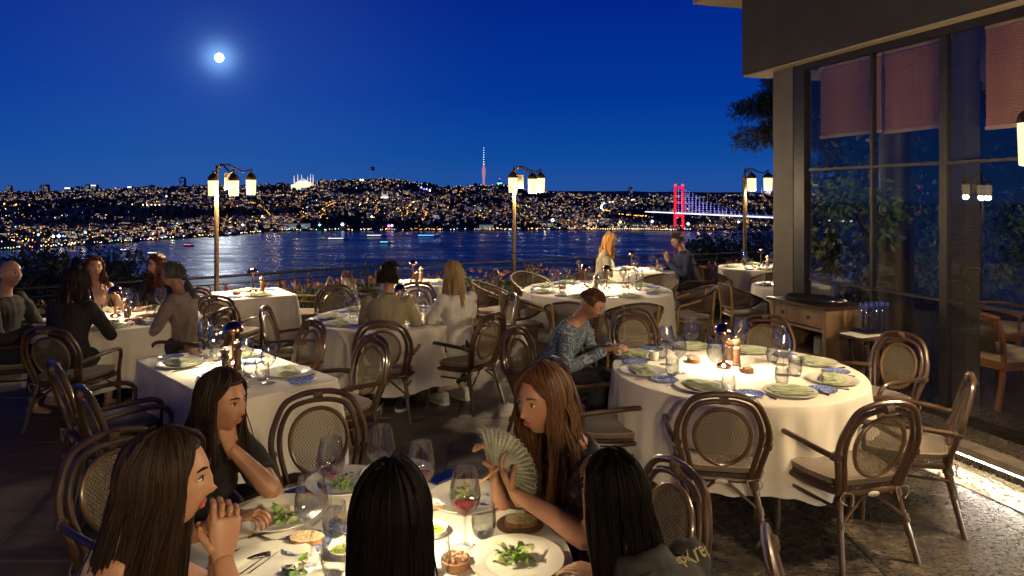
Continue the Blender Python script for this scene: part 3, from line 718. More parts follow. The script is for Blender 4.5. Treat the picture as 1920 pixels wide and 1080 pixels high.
# bamboo blinds behind the glass: slats and cords
M_bamb = noisy(mat('bamboo_slat', (.5, .23, .085), .6), (.30, .13, .045), (.62, .30, .12), 3, 4, (1, 1, 60))
M_cord = mat('blind_cord', (.30, .20, .12), .8); M_bat = mat('blind_batten', (.38, .27, .16), .6)
def slat_mesh(w_):
    mb = MB(); mb.tube([(0, -w_ / 2, 0), (0, w_ / 2, 0)], .011, 5, flat=.5); return mb.mesh('slat', M_bamb)
for (ya, yb, z0, lab) in ((1.66, .84, 2.60, 'bamboo roller blind in the left bay of the glass front'), (.78, .08, 2.58, 'bamboo roller blind in the second bay of the glass front'), (-.26, -1.40, 2.52, 'wide bamboo blind in the right bay of the glass front')):
    c = FL(.14, (ya + yb) / 2); w_ = ya - yb
    bl = thing('bamboo_blind', lab, 'blind', (c.x, c.y, 0), FRZ); sm = slat_mesh(w_); n_ = int((HEAD - .08 - z0) / .017)
    for k in range(n_):
        obj('slat', sm, bl, (random.uniform(-.0015, .0015), random.uniform(-.003, .003), z0 + .01 + k * .017))
    mb = MB(); mb.box((0, 0, z0 - .012), (.025, w_ + .01, .03)); mb.build('bottom_batten', M_bat, bl, smooth=False)
    mb = MB(); mb.box((0, 0, HEAD - .06), (.03, w_ + .01, .035)); mb.build('head_batten', M_bat, bl, smooth=False)
    for k in range(int(w_ / .11)):
        mb = MB(); y = -w_ / 2 + .05 + k * .11; mb.tube([(-.013, y, z0), (-.013, y, HEAD - .07)], .0022, 4); mb.build('cord', M_cord, bl)
# unseen wall added behind the viewpoint: blocks blue sky light, bounces warm light
rw = thing('added_rear_wall', 'added stucco wall out of view behind the terrace, blocking sky light', 'building', (0, -2.6, 0))
mb = MB(); mb.box((-3.0, -.2, 2.2), (13.0, .4, 4.4)); mb.build('wall', noisy(mat('warm_stucco', (.42, .34, .24), .9), (.38, .30, .21), (.46, .38, .28), 3, 4, bump=.5), rw, smooth=False)
mb = MB(); mb.box((-3.0, .1, 4.5), (13.4, 1.2, .2)); mb.build('eaves', M_stucco, rw, smooth=False)
# planter trough with under-kerb light strip
M_led = emissive('led_strip', (1, .93, .80), 22.0)
kb = thing('kerb_light', 'raised stone kerb with a bright light strip under its lip', 'kerb', P0, FRZ)
mb = MB(); mb.box((-.58, -3.6, .105), (.16, 6.3, .05)); mb.box((-.53, -3.6, .04), (.06, 6.3, .08)); mb.build('kerb_stone', noisy(mat('kerb_stone', (.12, .10, .08), .7), (.09, .075, .06), (.17, .14, .11), 12, 5, bump=.3), kb, smooth=False)
mb = MB(); mb.box((-.575, -3.6, .074), (.03, 6.2, .008)); mb.build('light_strip', M_led, kb, smooth=False)
ld = bpy.data.lights.new('strip_light', 'AREA'); ld.shape = 'RECTANGLE'; ld.size = .05; ld.size_y = 6.0; ld.energy = LED_W; ld.color = (1, .90, .72)
lo = bpy.data.objects.new('strip_light', ld); COL.objects.link(lo); lo.parent = kb; lo.location = (-.615, -3.6, .085); lo.rotation_euler = (0, R(38), 0)
M_grav = noisy(mat('pale_gravel', (.6, .57, .5), .8), (.45, .42, .36), (.72, .69, .62), 60, 3, bump=.8, bscale=90)
mb = MB(); mb.add([(-1.0, -6.6, .004), (-.56, -6.6, .004), (-.56, -.48, .004), (-1.0, -.48, .004)], [(0, 1, 2, 3)]); rg = random.Random(8)
for k in range(900):
    x, y, r_ = rg.uniform(-.98, -.60), rg.uniform(-4.2, -.5), rg.uniform(.006, .016); mb.ell((x, y, r_ * .5), (r_ * rg.uniform(.8, 1.4), r_, r_ * .7), 6, 4)
tag(mb.build('gravel_bed', M_grav, None, P0, FRZ), 'strip of pale gravel lit brightly along the kerb', 'gravel', kind='stuff')
M_straw = noisy(mat('dry_grass', (.35, .30, .2), .9), (.25, .2, .12), (.45, .4, .3), 20, 2)
mb = MB(); rg = random.Random(4)
for k in range(260):
    y = rg.uniform(-3.2, -.55); x = -.70 + rg.gauss(0, .025); a = rg.uniform(0, 6.28); l = rg.uniform(.03, .09)
    mb.tube([(x, y, .004), (x + math.cos(a) * l * .5, y + math.sin(a) * l * .5, l * .22), (x + math.cos(a) * l, y + math.sin(a) * l, rg.uniform(.002, .015))], [.0016, .0013, .0004], 3)
tag(mb.build('dry_grass', M_straw, None, P0, FRZ), 'wisps of dry grass lying in the light strip along the kerb', 'grass', kind='stuff')

# ------------------------------------------------------------------ railing
rl = thing('railing', 'black iron railing along the terrace edge', 'railing')
RP = catmull([(x, y, 0) for x, y in RAIL], 6)
for z, r_ in ((.90, .018), (.80, .010), (.46, .010), (.12, .012)):
    mb = MB(); mb.tube([(p.x, p.y, z) for p in RP], r_, 7); mb.build('rail', M_iron, rl)
acc = 0; pm = MB(); pm.tube([(0, 0, 0), (0, 0, .90)], .016, 7); pmesh = pm.mesh('post', M_iron)
bm_ = MB(); bm_.tube([(0, 0, .12), (0, 0, .80)], .006, 5); bmesh_ = bm_.mesh('baluster', M_iron)
fine = []
for a, b in zip(RP, RP[1:]):
    n_ = max(1, int((b - a).length / .05))
    for k in range(n_): fine.append(a.lerp(b, k / n_))
last = -9; lb = -9; s = 0
for a, b in zip(fine, fine[1:]):
    s += (b - a).length
    if not (-6.3 < a.x < 6): continue
    if s - last > 1.25: obj('post', pmesh, rl, a); last = s; lb = s
    elif s - lb > .42: obj('baluster', bmesh_, rl, a); lb = s

# ------------------------------------------------------------------ lamp posts
M_opal = emissive('opal_lantern_glass', (1, .76, .38), 1.7)
M_cap = M_bronze
def lantern(t_, p, watts, r=.062, h=.2):
    mb = MB(); mb.lathe([(r * .86, -h), (r * .9, -h * .98), (r, -h * .05), (r, 0)], 20); mb.lathe([(0, -h), (r * .86, -h)], 20); mb.build('lantern_glass', M_opal, t_, p)
    mb = MB(); mb.lathe([(r * 1.06, -.008), (r * 1.06, .012), (r * .9, .045), (r * .55, .07), (r * .2, .085), (.012, .10), (.012, .125)], 20); mb.build('lantern_cap', M_cap, t_, p)
    l = bpy.data.lights.new('lantern_light', 'POINT'); l.energy = watts; l.color = (1, .74, .42); l.shadow_soft_size = .05
    o = bpy.data.objects.new('lantern_light', l); COL.objects.link(o); o.parent = t_; o.location = (p[0], p[1], p[2] - h - .03)
def lamp_post(loc, H, arms, label, watts, box=None, r=.062, h=.2, pole_r=.029):
    t_ = thing('lamp_post', label, 'lamp post', loc, 0, 'lantern posts along the terrace')
    mb = MB(); mb.tube([(0, 0, 0), (0, 0, H - .12)], pole_r, 12); mb.build('pole', M_bronze, t_)
    mb = MB(); mb.lathe([(.11, 0), (.11, .02), (.05, .05), (.035, .12)], 16); mb.build('base', M_bronze, t_)
    mb = MB(); mb.tube([(0, 0, H - .13), (0, 0, H - .01)], .012, 8); mb.build('finial', M_iron, t_)
    for (ax, ay, az) in arms:
        e = Vector((ax, ay, az))
        if e.xy.length > .12:
            pth = catmull([(0, 0, H - .16), (ax * .06, ay * .06, H - .06), (ax * .28, ay * .28, H), (ax * .55, ay * .55, H - .05), (ax * .8, ay * .8, (H + az) / 2 - .0), (ax, ay, az + .13), (ax, ay, az + .11)], 6)
        else: pth = [(0, 0, H - .14), (ax, ay, az + .12)]
        mb = MB(); mb.tube(pth, .011, 8); mb.build('arm', M_bronze, t_)
        lantern(t_, (ax, ay, az), watts, r, h)
    if box:
        mb = MB(); mb.box(box[0], box[1]); mb.build('switch_box', mat('switch_box_paint', (.30, .25, .17), .6), t_, smooth=False)
    return t_
def at(px, d): return ((px - 960) / FPX * d, d, 0)
dz = lambda y, d: CAM_H + (HORIZON - y) / FPX * d
d1, d2, d3 = 8.85, 10.75, 12.1
lamp_post(at(406, d1), dz(308, d1), [(.0, -.10, dz(338, d1)), (.26, -.10, dz(338, d1)), (.41, .08, dz(336, d1))], 'lamp post with three lit lanterns at the left of the railing', LANTERN_W, ((.13, .06, dz(340, d1)), (.10, .04, .22)))
lamp_post(at(964, d2), dz(312, d2), [(-.02, -.10, dz(333, d2)), (.28, -.10, dz(335, d2)), (.41, .08, dz(333, d2))], 'lamp post with three lit lanterns in the middle of the railing', LANTERN_W, ((.10, .06, dz(340, d2)), (.09, .04, .22)), .07, .23)
lamp_post(at(1396, d3), dz(316, d3), [(.09, -.10, dz(334, d3)), (.41, .0, dz(333, d3))], 'lamp post with two lit lanterns left of the pillar', LANTERN_W, None, .075, .23, .034)
lamp_post((.85, -1.25, 0), 2.80, [(-.36, .08, 2.44), (.3, .2, 2.44), (.1, -.36, 2.44)], 'lamp post with three lanterns behind the viewpoint by the added wall', LANTERN_NEAR_W * 1.3, None, .075, .24)
lamp_post((3.30, 3.75, 0), 2.72, [(-.44, .05, 2.36), (-.2, -.30, 2.36), (.30, -.1, 2.36)], 'lantern hanging at the right picture edge in front of the glass', LANTERN_NEAR_W, None, .075, .24)

# ------------------------------------------------------------------ plants
def leaf_mat(name, c1, c2, c3=None, rough=.55):
    m = mat(name, c1, rough); g = N(m, 'ShaderNodeNewGeometry'); r = N(m, 'ShaderNodeValToRGB')
    L(m, g.outputs['Random Per Island'], r.inputs[0]); r.color_ramp.elements[0].color = (*c1, 1); r.color_ramp.elements[1].color = (*c2, 1)
    if c3: e = r.color_ramp.elements.new(.62); e.color = (*c1, 1); r.color_ramp.elements[2].color = (*c3, 1); e2 = r.color_ramp.elements.new(.45); e2.color = (*c2, 1)
    L(m, r.outputs[0], BS(m).inputs['Base Color'])
    BS(m).inputs['Subsurface Weight'].default_value = 0
    return m
M_lf_hedge = leaf_mat('hedge_leaf', (.03, .06, .014), (.085, .10, .024)); M_lf_red = leaf_mat('red_hedge_leaf', (.12, .03, .015), (.20, .08, .028))
M_lf_dark = leaf_mat('dark_leaf', (.010, .018, .008), (.03, .045, .016)); M_lf_fic = leaf_mat('ficus_leaf', (.06, .13, .02), (.12, .22, .04)); M_lf_pine = leaf_mat('cedar_needles', (.005, .009, .007), (.013, .020, .012))
M_bark = noisy(mat('tree_bark', (.06, .045, .03), .9), (.035, .027, .018), (.10, .08, .055), 12, 5, (1, 1, 4), .6)
def leaf(mb, p, dirv, up, l, w_, mi=0):
    s = dirv.cross(up); s = s.normalized() * w_ if s.length > 1e-5 else Vector((w_, 0, 0))
    m = p + dirv * l * .5 + up * l * .06
    mb.add([p, m + s, p + dirv * l, m - s], [(0, 1, 2, 3)], mi)
def rv(rg): return Vector((rg.gauss(0, 1), rg.gauss(0, 1), rg.gauss(0, 1))).normalized()
def clump_foliage(mb, rg, c, r, n, l, w_, mi=0, shell=.55):
    for k in range(n):
        d_ = rv(rg); p = Vector(c) + Vector((d_.x * r[0], d_.y * r[1], d_.z * r[2])) * (shell + (1 - shell) * rg.random() ** .5)
        dv = (d_ + rv(rg) * .9 + Vector((0, 0, -.15))).normalized()
        leaf(mb, p, dv, rv(rg), l * rg.uniform(.6, 1.3), w_ * rg.uniform(.7, 1.3), mi)
# hedge along the railing, in planted lengths
segs = [(-6.6, -4.6, 'hedge with reddish leaves behind the far left diners'), (-4.6, -3.0, 'hedge behind the left lamp post'), (-3.0, -1.3, 'red tipped hedge left of the middle railing table'),
        (-1.3, .3, 'red tipped hedge right of the middle railing table'), (.3, 2.2, 'hedge behind the large round table'), (2.2, 4.6, 'hedge behind the far right table')]
rg = random.Random(21)
for x0, x1, lab in segs:
    h_ = thing('hedge', lab, 'hedge', ((x0 + x1) / 2, rail_y((x0 + x1) / 2), 0)); base = h_.location
    mg, ms = MB(), MB(); x = x0
    while x < x1:
        y = rail_y(x) + .42; top = .60 + .16 * mnoise.noise(Vector((x * 1.7, 0, 0))) - (.05 if x > 1 else 0)
        c = Vector((x - base.x, y - base.y, top * .5))
        clump_foliage(mg, rg, c, (.24, .30, top * .54), 280, .085, .022, 0, .40)
        for k in range(5):
            d_ = rv(rg); p = c + Vector((d_.x * .22, d_.y * .3, top * .42 + abs(d_.z) * .16)); 
            for q in range(3): leaf(mg, p, (Vector((0, 0, .9)) + rv(rg) * .8).normalized(), rv(rg), .085, .018, 1)
        ms.tube([c + Vector((0, 0, -top * .5 - .3)), c + Vector((rg.uniform(-.1, .1), 0, 0)), c + Vector((rg.uniform(-.15, .15), .05, top * .3))], [.012, .008, .004], 5)
        x += .17
    mg.build('foliage', [M_lf_hedge, M_lf_red], h_, smooth=False); ms.build('stems', M_bark, h_)['kind'] = 'stuff'
M_reed = mat('reed', (.07, .055, .03), .9)
# tall grasses beyond the rail
gx = ((-3.2, 7), (-2.75, 6), (-2.45, 7), (-2.1, 6), (-1.75, 5), (-3.55, 4), (1.5, 4), (2.9, 4))
for k, (x, n_) in enumerate(gx):
    t_ = thing('tall_grass', 'thin tall grass tuft swaying just beyond the railing', 'grass', (x, rail_y(x) + .8, -.3), 0, 'grass tufts beyond the railing')
    mb = MB(); mh = MB()
    for q in range(n_):
        a = rg.uniform(0, 6.28); h_ = rg.uniform(.9, 1.38); tip = Vector((math.cos(a) * .16, math.sin(a) * .16, h_))
        mb.tube([(rg.uniform(-.08, .08), 0, 0), (tip.x * .3, tip.y * .3, h_ * .6), tip], [.0028, .002, .001], 4)
        mh.tube([tip, tip + Vector((tip.x * .4, tip.y * .4, .1))], [.008, .002], 4)
    mb.build('stalks', M_reed, t_)['kind'] = 'stuff'; mh.build('seed_heads', M_reed, t_)['kind'] = 'stuff'
def tree(name, label, loc, trunk_h, crown, leaves, lm, rg, group=None, l=.14, w_=.035, trunk_r=.12, lean=(0, 0), droop=0):
    t_ = thing(name, label, 'tree', loc, 0, group)
    mb = MB(); top = Vector((lean[0], lean[1], trunk_h)); mb.tube(catmull([(0, 0, -.5), (lean[0] * .3 + .05, lean[1] * .3, trunk_h * .4), top], 5), [trunk_r * (1 - .6 * i / 10) for i in range(11)], 9)
    mb.build('trunk', M_bark, t_)
    mf, ml = MB(), MB()
    for (c, r, n) in crown:
        cv = Vector(c); ml.tube(catmull([top * .8, top.lerp(cv, .5) + Vector((0, 0, .1)), cv], 4), [trunk_r * .4 * (1 - .8 * i / 8) for i in range(9)], 6)
        clump_foliage(mf, rg, c, r, n * leaves, l, w_)
    ml.build('limb', M_bark, t_)['kind'] = 'stuff'; mf.build('crown', lm, t_, smooth=False)
    return t_
def rand_crown(rg, c, r, k, rr=.45):
    out = []
    for i in range(k):
        d_ = rv(rg); out.append(((c[0] + d_.x * r[0] * .7, c[1] + d_.y * r[1] * .7, c[2] + d_.z * r[2] * .7), (r[0] * rr * rg.uniform(.7, 1.2), r[1] * rr, r[2] * rr * rg.uniform(.6, 1.1)), 1))
    return out
for px, ytop, d_, wd, lab in ((22, 482, 15, 1.6, 'dark bushy tree farthest left below the railing'), (60, 476, 17, 1.4, 'dark rounded tree beyond the railing behind the bald man'), (120, 474, 18, 1.6, 'tall dark tree beyond the railing behind the far left table'),
                              (172, 470, 20, 1.7, 'tallest dark tree of the left group below the railing'), (215, 488, 17, 1.1, 'lower dark tree at the right end of the left group'), (246, 502, 15, .7, 'small dark shrub at the right edge of the left trees')):
    zt = dz(ytop, d_); x = (px - 960) / FPX * d_; H = 4.2
    tree('dark_tree', lab, (x, d_, zt - H), H * .7, rand_crown(rg, (0, 0, H - 1.3), (wd, wd, 1.4), 16), 150, M_lf_dark, rg, 'trees beyond the left railing', .16, .04)
for px, ytop, d_, wd, lab in ((1335, 438, 22, .8, 'loose dark shrub tree right of the man with the phone'), (1372, 455, 24, 1.6, 'dark tree below the railing left of the right lamp post'), (1420, 432, 30, 2.8, 'dark hillside tree right of the right lamp post'), (1452, 418, 34, 3.0, 'highest dark tree on the slope beside the pillar'), (1300, 462, 20, .7, 'small dark bush behind the seated man'), (1118, 478, 15, .5, 'small dark bush below the railing beside the blonde woman')):
    zt = dz(ytop, d_); x = (px - 960) / FPX * d_; H = 5
    tree('dark_tree', lab, (x, d_, zt - H), H * .7, rand_crown(rg, (0, 0, H - 1.4), (wd, wd, 1.4), 14), 170, M_lf_dark, rg, 'trees beyond the right railing', .16, .04)
# garden lamps on the right slope
# cedar behind the corner of the building: layered horizontal boughs
def cedar(loc, H, label, tiers, rad, rg):
    t_ = thing('cedar_tree', label, 'tree', loc); mb = MB(); mb.tube([(0, 0, -1), (.05, 0, H * .5), (0, 0, H)], [.22, .15, .03], 10); mb.build('trunk', M_bark, t_)
    mf, ml = MB(), MB()
    for k in range(tiers):
        z = H * (.60 + .38 * k / tiers); a = rg.uniform(0, 6.28)
        for q in range(5):
            aa = a + q * 1.26 + rg.uniform(-.3, .3); rr = rad * (1.05 - .7 * k / tiers) * rg.uniform(.7, 1.1); e = Vector((math.cos(aa) * rr, math.sin(aa) * rr, z - .15 * rr + .1))
            ml.tube([(0, 0, z), (e.x * .5, e.y * .5, z + .05), e], [.05, .035, .01], 5)
            for s in range(9):
                f = .3 + .75 * s / 8; c = Vector((e.x * f, e.y * f, z + (e.z - z) * f)) + rv(rg) * .22
                clump_foliage(mf, rg, c, (.42, .42, .14), 330, .15, .010, 0, .1)
    ml.build('limb', M_bark, t_)['kind'] = 'stuff'; mf.build('crown', M_lf_pine, t_, smooth=False)
cedar((6.75, 13.4, -1.5), 8.2, 'dark cedar with layered boughs behind the building corner', 13, 2.0, rg)
cedar((9.6, 15.5, -1.5), 7.2, 'second dark cedar seen through the glass corner', 11, 2.6, rg)
for x, y, H, lab in ((7.0, 12.6, 5.2, 'dense dark tree seen through the middle window panes'), (8.6, 13.0, 5.0, 'dense dark tree seen through the right window panes'), (9.8, 11.8, 5.4, 'dense dark tree at the far right behind the glass')):
    tree('dark_tree', lab, (x, y, -1.6), H * .6, rand_crown(rg, (0, 0, H - 2.0), (1.5, 1.2, 2.0), 20), 190, M_lf_dark, rg, 'trees beyond the right railing', .17, .045)
# potted ficus inside the glass
c = FL(.48, 1.36)
fic = tree('ficus_tree', 'green leafy ficus tree with twisted trunk behind the glass', (c.x, c.y, KERB), 1.45, rand_crown(rg, (0, 0, 1.78), (.42, .42, .42), 14, .42), 42, M_lf_fic, rg, None, .085, .022, .05, (.05, -.05))
mb = MB(); mb.lathe([(.0, .0), (.16, 0), (.21, .36), (.23, .38), (.23, .42), (.19, .42), (.18, .36), (0, .36)], 22); mb.build('pot', mat('clay_pot', (.25, .14, .09), .8), fic)
# shrubs outside at the back of the room seen through the glass
for k, (x, y, lab) in enumerate(((5.9, 9.2, 'leafy shrub seen through the middle of the glass front'), (7.3, 9.0, 'leafy shrub seen through the right side of the glass front'))):
    tree('green_shrub', lab, (x, y, 0), .9, rand_crown(rg, (0, 0, 1.35), (.8, .6, .65), 12, .42), 110, M_lf_fic, rg, None, .11, .022, .05)
# ------------------------------------------------------------------ furniture materials
M_rat = noisy(mat('brown_rattan', (.055, .028, .013), .30, coat=.4), (.028, .014, .007), (.095, .050, .023), 6, 5, (1, 1, .35), .15, 60, rough=(.28, .45))
M_rat_l = noisy(mat('golden_rattan', (.12, .066, .025), .34, coat=.3), (.08, .043, .016), (.17, .098, .04), 8, 5, (1, 1, .35))
M_bind = noisy(mat('rattan_binding', (.075, .045, .026), .55), (.05, .03, .018), (.11, .07, .04), 90, 2)
M_bam = noisy(mat('yellow_bamboo', (.34, .21, .055), .42, coat=.15), (.24, .14, .035), (.42, .28, .085), 5, 4, (1, 1, .5))
M_rim = noisy(mat('dark_woven_rim', (.035, .02, .012), .5), (.022, .013, .008), (.06, .035, .02), 120, 2)
def weave_mat(name, c1, c2, scale, alpha):
    m = mat(name, c1, .6); t = N(m, 'ShaderNodeTexCoord'); br = N(m, 'ShaderNodeTexChecker'); br.inputs['Scale'].default_value = scale
    L(m, t.outputs['Object'], br.inputs['Vector']); br.inputs['Color1'].default_value = (*c1, 1); br.inputs['Color2'].default_value = (*c2, 1)
    n = N(m, 'ShaderNodeTexNoise'); n.inputs['Scale'].default_value = 14; L(m, t.outputs['Object'], n.inputs['Vector'])
    mx = N(m, 'ShaderNodeMix', data_type='RGBA', blend_type='MULTIPLY'); mx.inputs['Factor'].default_value = .45
    L(m, br.outputs[0], mx.inputs['A']); L(m, n.outputs['Fac'], mx.inputs['B']); L(m, mx.outputs['Result'], BS(m).inputs['Base Color'])
    mr = N(m, 'ShaderNodeMapRange'); mr.inputs['To Min'].default_value = 1.0; mr.inputs['To Max'].default_value = alpha
    L(m, br.outputs['Fac'], mr.inputs[0]); L(m, mr.outputs[0], BS(m).inputs['Alpha'])
    return m
M_mesh = weave_mat('woven_back_mesh', (.135, .108, .062), (.21, .168, .10), 120, .40)
M_tub = weave_mat('dark_tub_weave', (.070, .046, .030), (.11, .073, .05), 110, .55)
M_cush = noisy(mat('taupe_cushion', (.175, .132, .10), .9, sheen=.3), (.145, .108, .082), (.21, .16, .125), 60, 3, bump=.25, bscale=300)
M_pipe = mat('cushion_piping', (.36, .28, .20), .9)
M_plate_tag = mat('maker_tag', (.55, .50, .42), .5)
# ------------------------------------------------------------------ oval-back armchair
def yb(z): return -.2 - (z - .40) * .26
def build_chair_a(golden=False):
    t = thing('rattan_armchair', 'x', 'chair'); mr_ = M_rat_l if golden else M_rat
    def hoop(w0, w1, top):
        half = [(w0, .38), (w0 * .55 + w1 * .45, .50), (w1 * .97, .60), (w1, .68), (w1 * .93, .76), (w1 * .72, .76 + (top - .76) * .68), (w1 * .38, .76 + (top - .76) * .94), (0, top)]
        return catmull([(-x, yb(z), z) for x, z in half] + [(x, yb(z), z) for x, z in reversed(half[:-1])], 4)
    mb = MB(); mb.tube(hoop(.185, .245, .915), .0165, 10); mb.build('outer_hoop', mr_, t)
    mb = MB(); mb.tube(hoop(.150, .203, .872), .0145, 10); mb.build('inner_hoop', mr_, t)
    mb = MB(); ring = []
    for k in range(40):
        a = 2 * PI * k / 40; w_ = .150 - .012 * math.sin(a) * -1; z = .655 + .172 * math.sin(a); ring.append(Vector((.150 * math.cos(a) * (1 + .06 * math.sin(a)), yb(z) - .006, z)))
    mb.tube(ring, .0118, 9, closed=True); mb.build('oval_ring', M_rat_l, t)
    mb = MB(); mb.add([(0, yb(.655) - .012, .655)] + [(p.x * .985, p.y, .655 + (p.z - .655) * .985) for p in ring], [(0, k + 1, (k + 1) % 40 + 1) for k in range(40)]); mb.build('back_panel', M_mesh, t)
    for s in (-1, 1):
        mb = MB(); mb.tube(catmull([(s * .238, yb(.62) + .005, .61), (s * .272, -.15, .625), (s * .288, 0, .635), (s * .290, .12, .637), (s * .283, .19, .622), (s * .272, .228, .575), (s * .262, .232, .50), (s * .256, .225, .40)], 5), .0165, 9); mb.build('armrest', mr_, t)
        mb = MB(); mb.tube([(s * .256, .225, .43), (s * .252, .232, .2), (s * .250, .240, 0)], [.0175, .017, .015], 9); mb.build('leg', mr_, t)
        mb = MB(); mb.tube(catmull([(s * .168, -.192, .45), (s * .185, -.205, .33), (s * .215, -.25, .14), (s * .235, -.285, 0)], 4), [.0185 - .0035 * i / 12 for i in range(13)], 9); mb.build('leg', mr_, t)
        mb = MB(); mb.tube([(s * .250, .228, .315), (s * .20, -.21, .315)], .0095, 7); mb.build('stretcher', mr_, t)
        mb = MB(); mb.tube([(s * .203, -.232, .235), (s * .03, -.198, .375)], .0095, 7); mb.build('brace', mr_, t)
        mb = MB(); mb.tube([(s * .251, .232, .25), (s * .07, .226, .385)], .0095, 7); mb.build('brace', mr_, t)
        for c, ax, r_ in (((s * .243, yb(.62) + .01, .612), (s * .3, 1, .1), .0235), ((s * .254, .229, .315), (0, 0, 1), .0215), ((s * .203, -.232, .235), (s * .18, -.3, -1), .0215), ((s * .178, -.2, .375), (s * .1, -.1, -1), .026)):
            mb = MB(); a_ = Vector(ax).normalized(); pts = []; rad = []
            for q in range(9): pts.append(Vector(c) + a_ * (-.022 + .0055 * q)); rad.append(r_ if q % 2 == 0 else r_ * .9)
            mb.tube(pts, rad, 10); mb.build('binding', M_bind, t)
        mb = MB(); c = Vector((s * .165, -.222, .40)); mb.tube(catmull([c, c + Vector((s * .03, -.03, .02)), c + Vector((s * .05, -.02, -.02)), c + Vector((s * .015, -.03, -.05))], 4), .0035, 5); mb.tube(catmull([c, c + Vector((-s * .03, -.02, .0)), c + Vector((-s * .02, -.03, -.06))], 4), .0035, 5); mb.build('cushion_tie', M_pipe, t)
    mb = MB(); mb.box((0, yb(.90) - .001, .893), (.05, .066, .066)); 
    mb = MB(); pts = []; rad = []
    for q in range(9): pts.append(Vector((-.022 + .0055 * q, yb(.893), .893))); rad.append(.041 if q % 2 == 0 else .038)
    mb.tube(pts, rad, 12, flat=.62); mb.build('binding', M_bind, t)
    sq = [(.235, .215), (.25, .05), (.225, -.10), (.165, -.205), (0, -.215)]
    loop = sq + [(-x, y) for x, y in reversed(sq[:-1])] + [(-.12, .245), (.12, .245)]
    lp = catmull([(x, y, .395) for x, y in loop], 4, True)
    mb = MB(); mb.tube(lp, .0165, 8, closed=True); mb.build('seat_frame', mr_, t)
    mb = MB(); mb.loft([[(p.x * .97, p.y * .97, z) for p in lp] for z in (.385, .425)]); mb.build('seat_mesh', M_tub, t)
    mb = MB(); mb.loft([[(p.x * k, p.y * k * .98 + .004, z) for p in lp] for k, z in ((.90, .424), (.965, .430), (.985, .447), (.965, .464), (.88, .474), (.5, .480), (.05, .482))]); cu = mb.build('cushion', M_cush, t)
    mb = MB(); mb.tube([(p.x * .985, p.y * .985 * .98 + .004, .464) for p in lp], .0045, 5, closed=True); mb.build('piping', M_pipe, cu)
    mb = MB(); mb.lathe([(0, -.003), (.9, -.003), (1, 0), (.9, .003), (0, .003)], 18); o = mb.build('maker_tag', M_plate_tag, t); o.rotation_euler = (R(90), 0, 0); o.location = (0, -.236, .388); o.scale = (.036, .016, 1)
    return t
CH_A = Proto(build_chair_a()); CH_AG = Proto(build_chair_a(True))
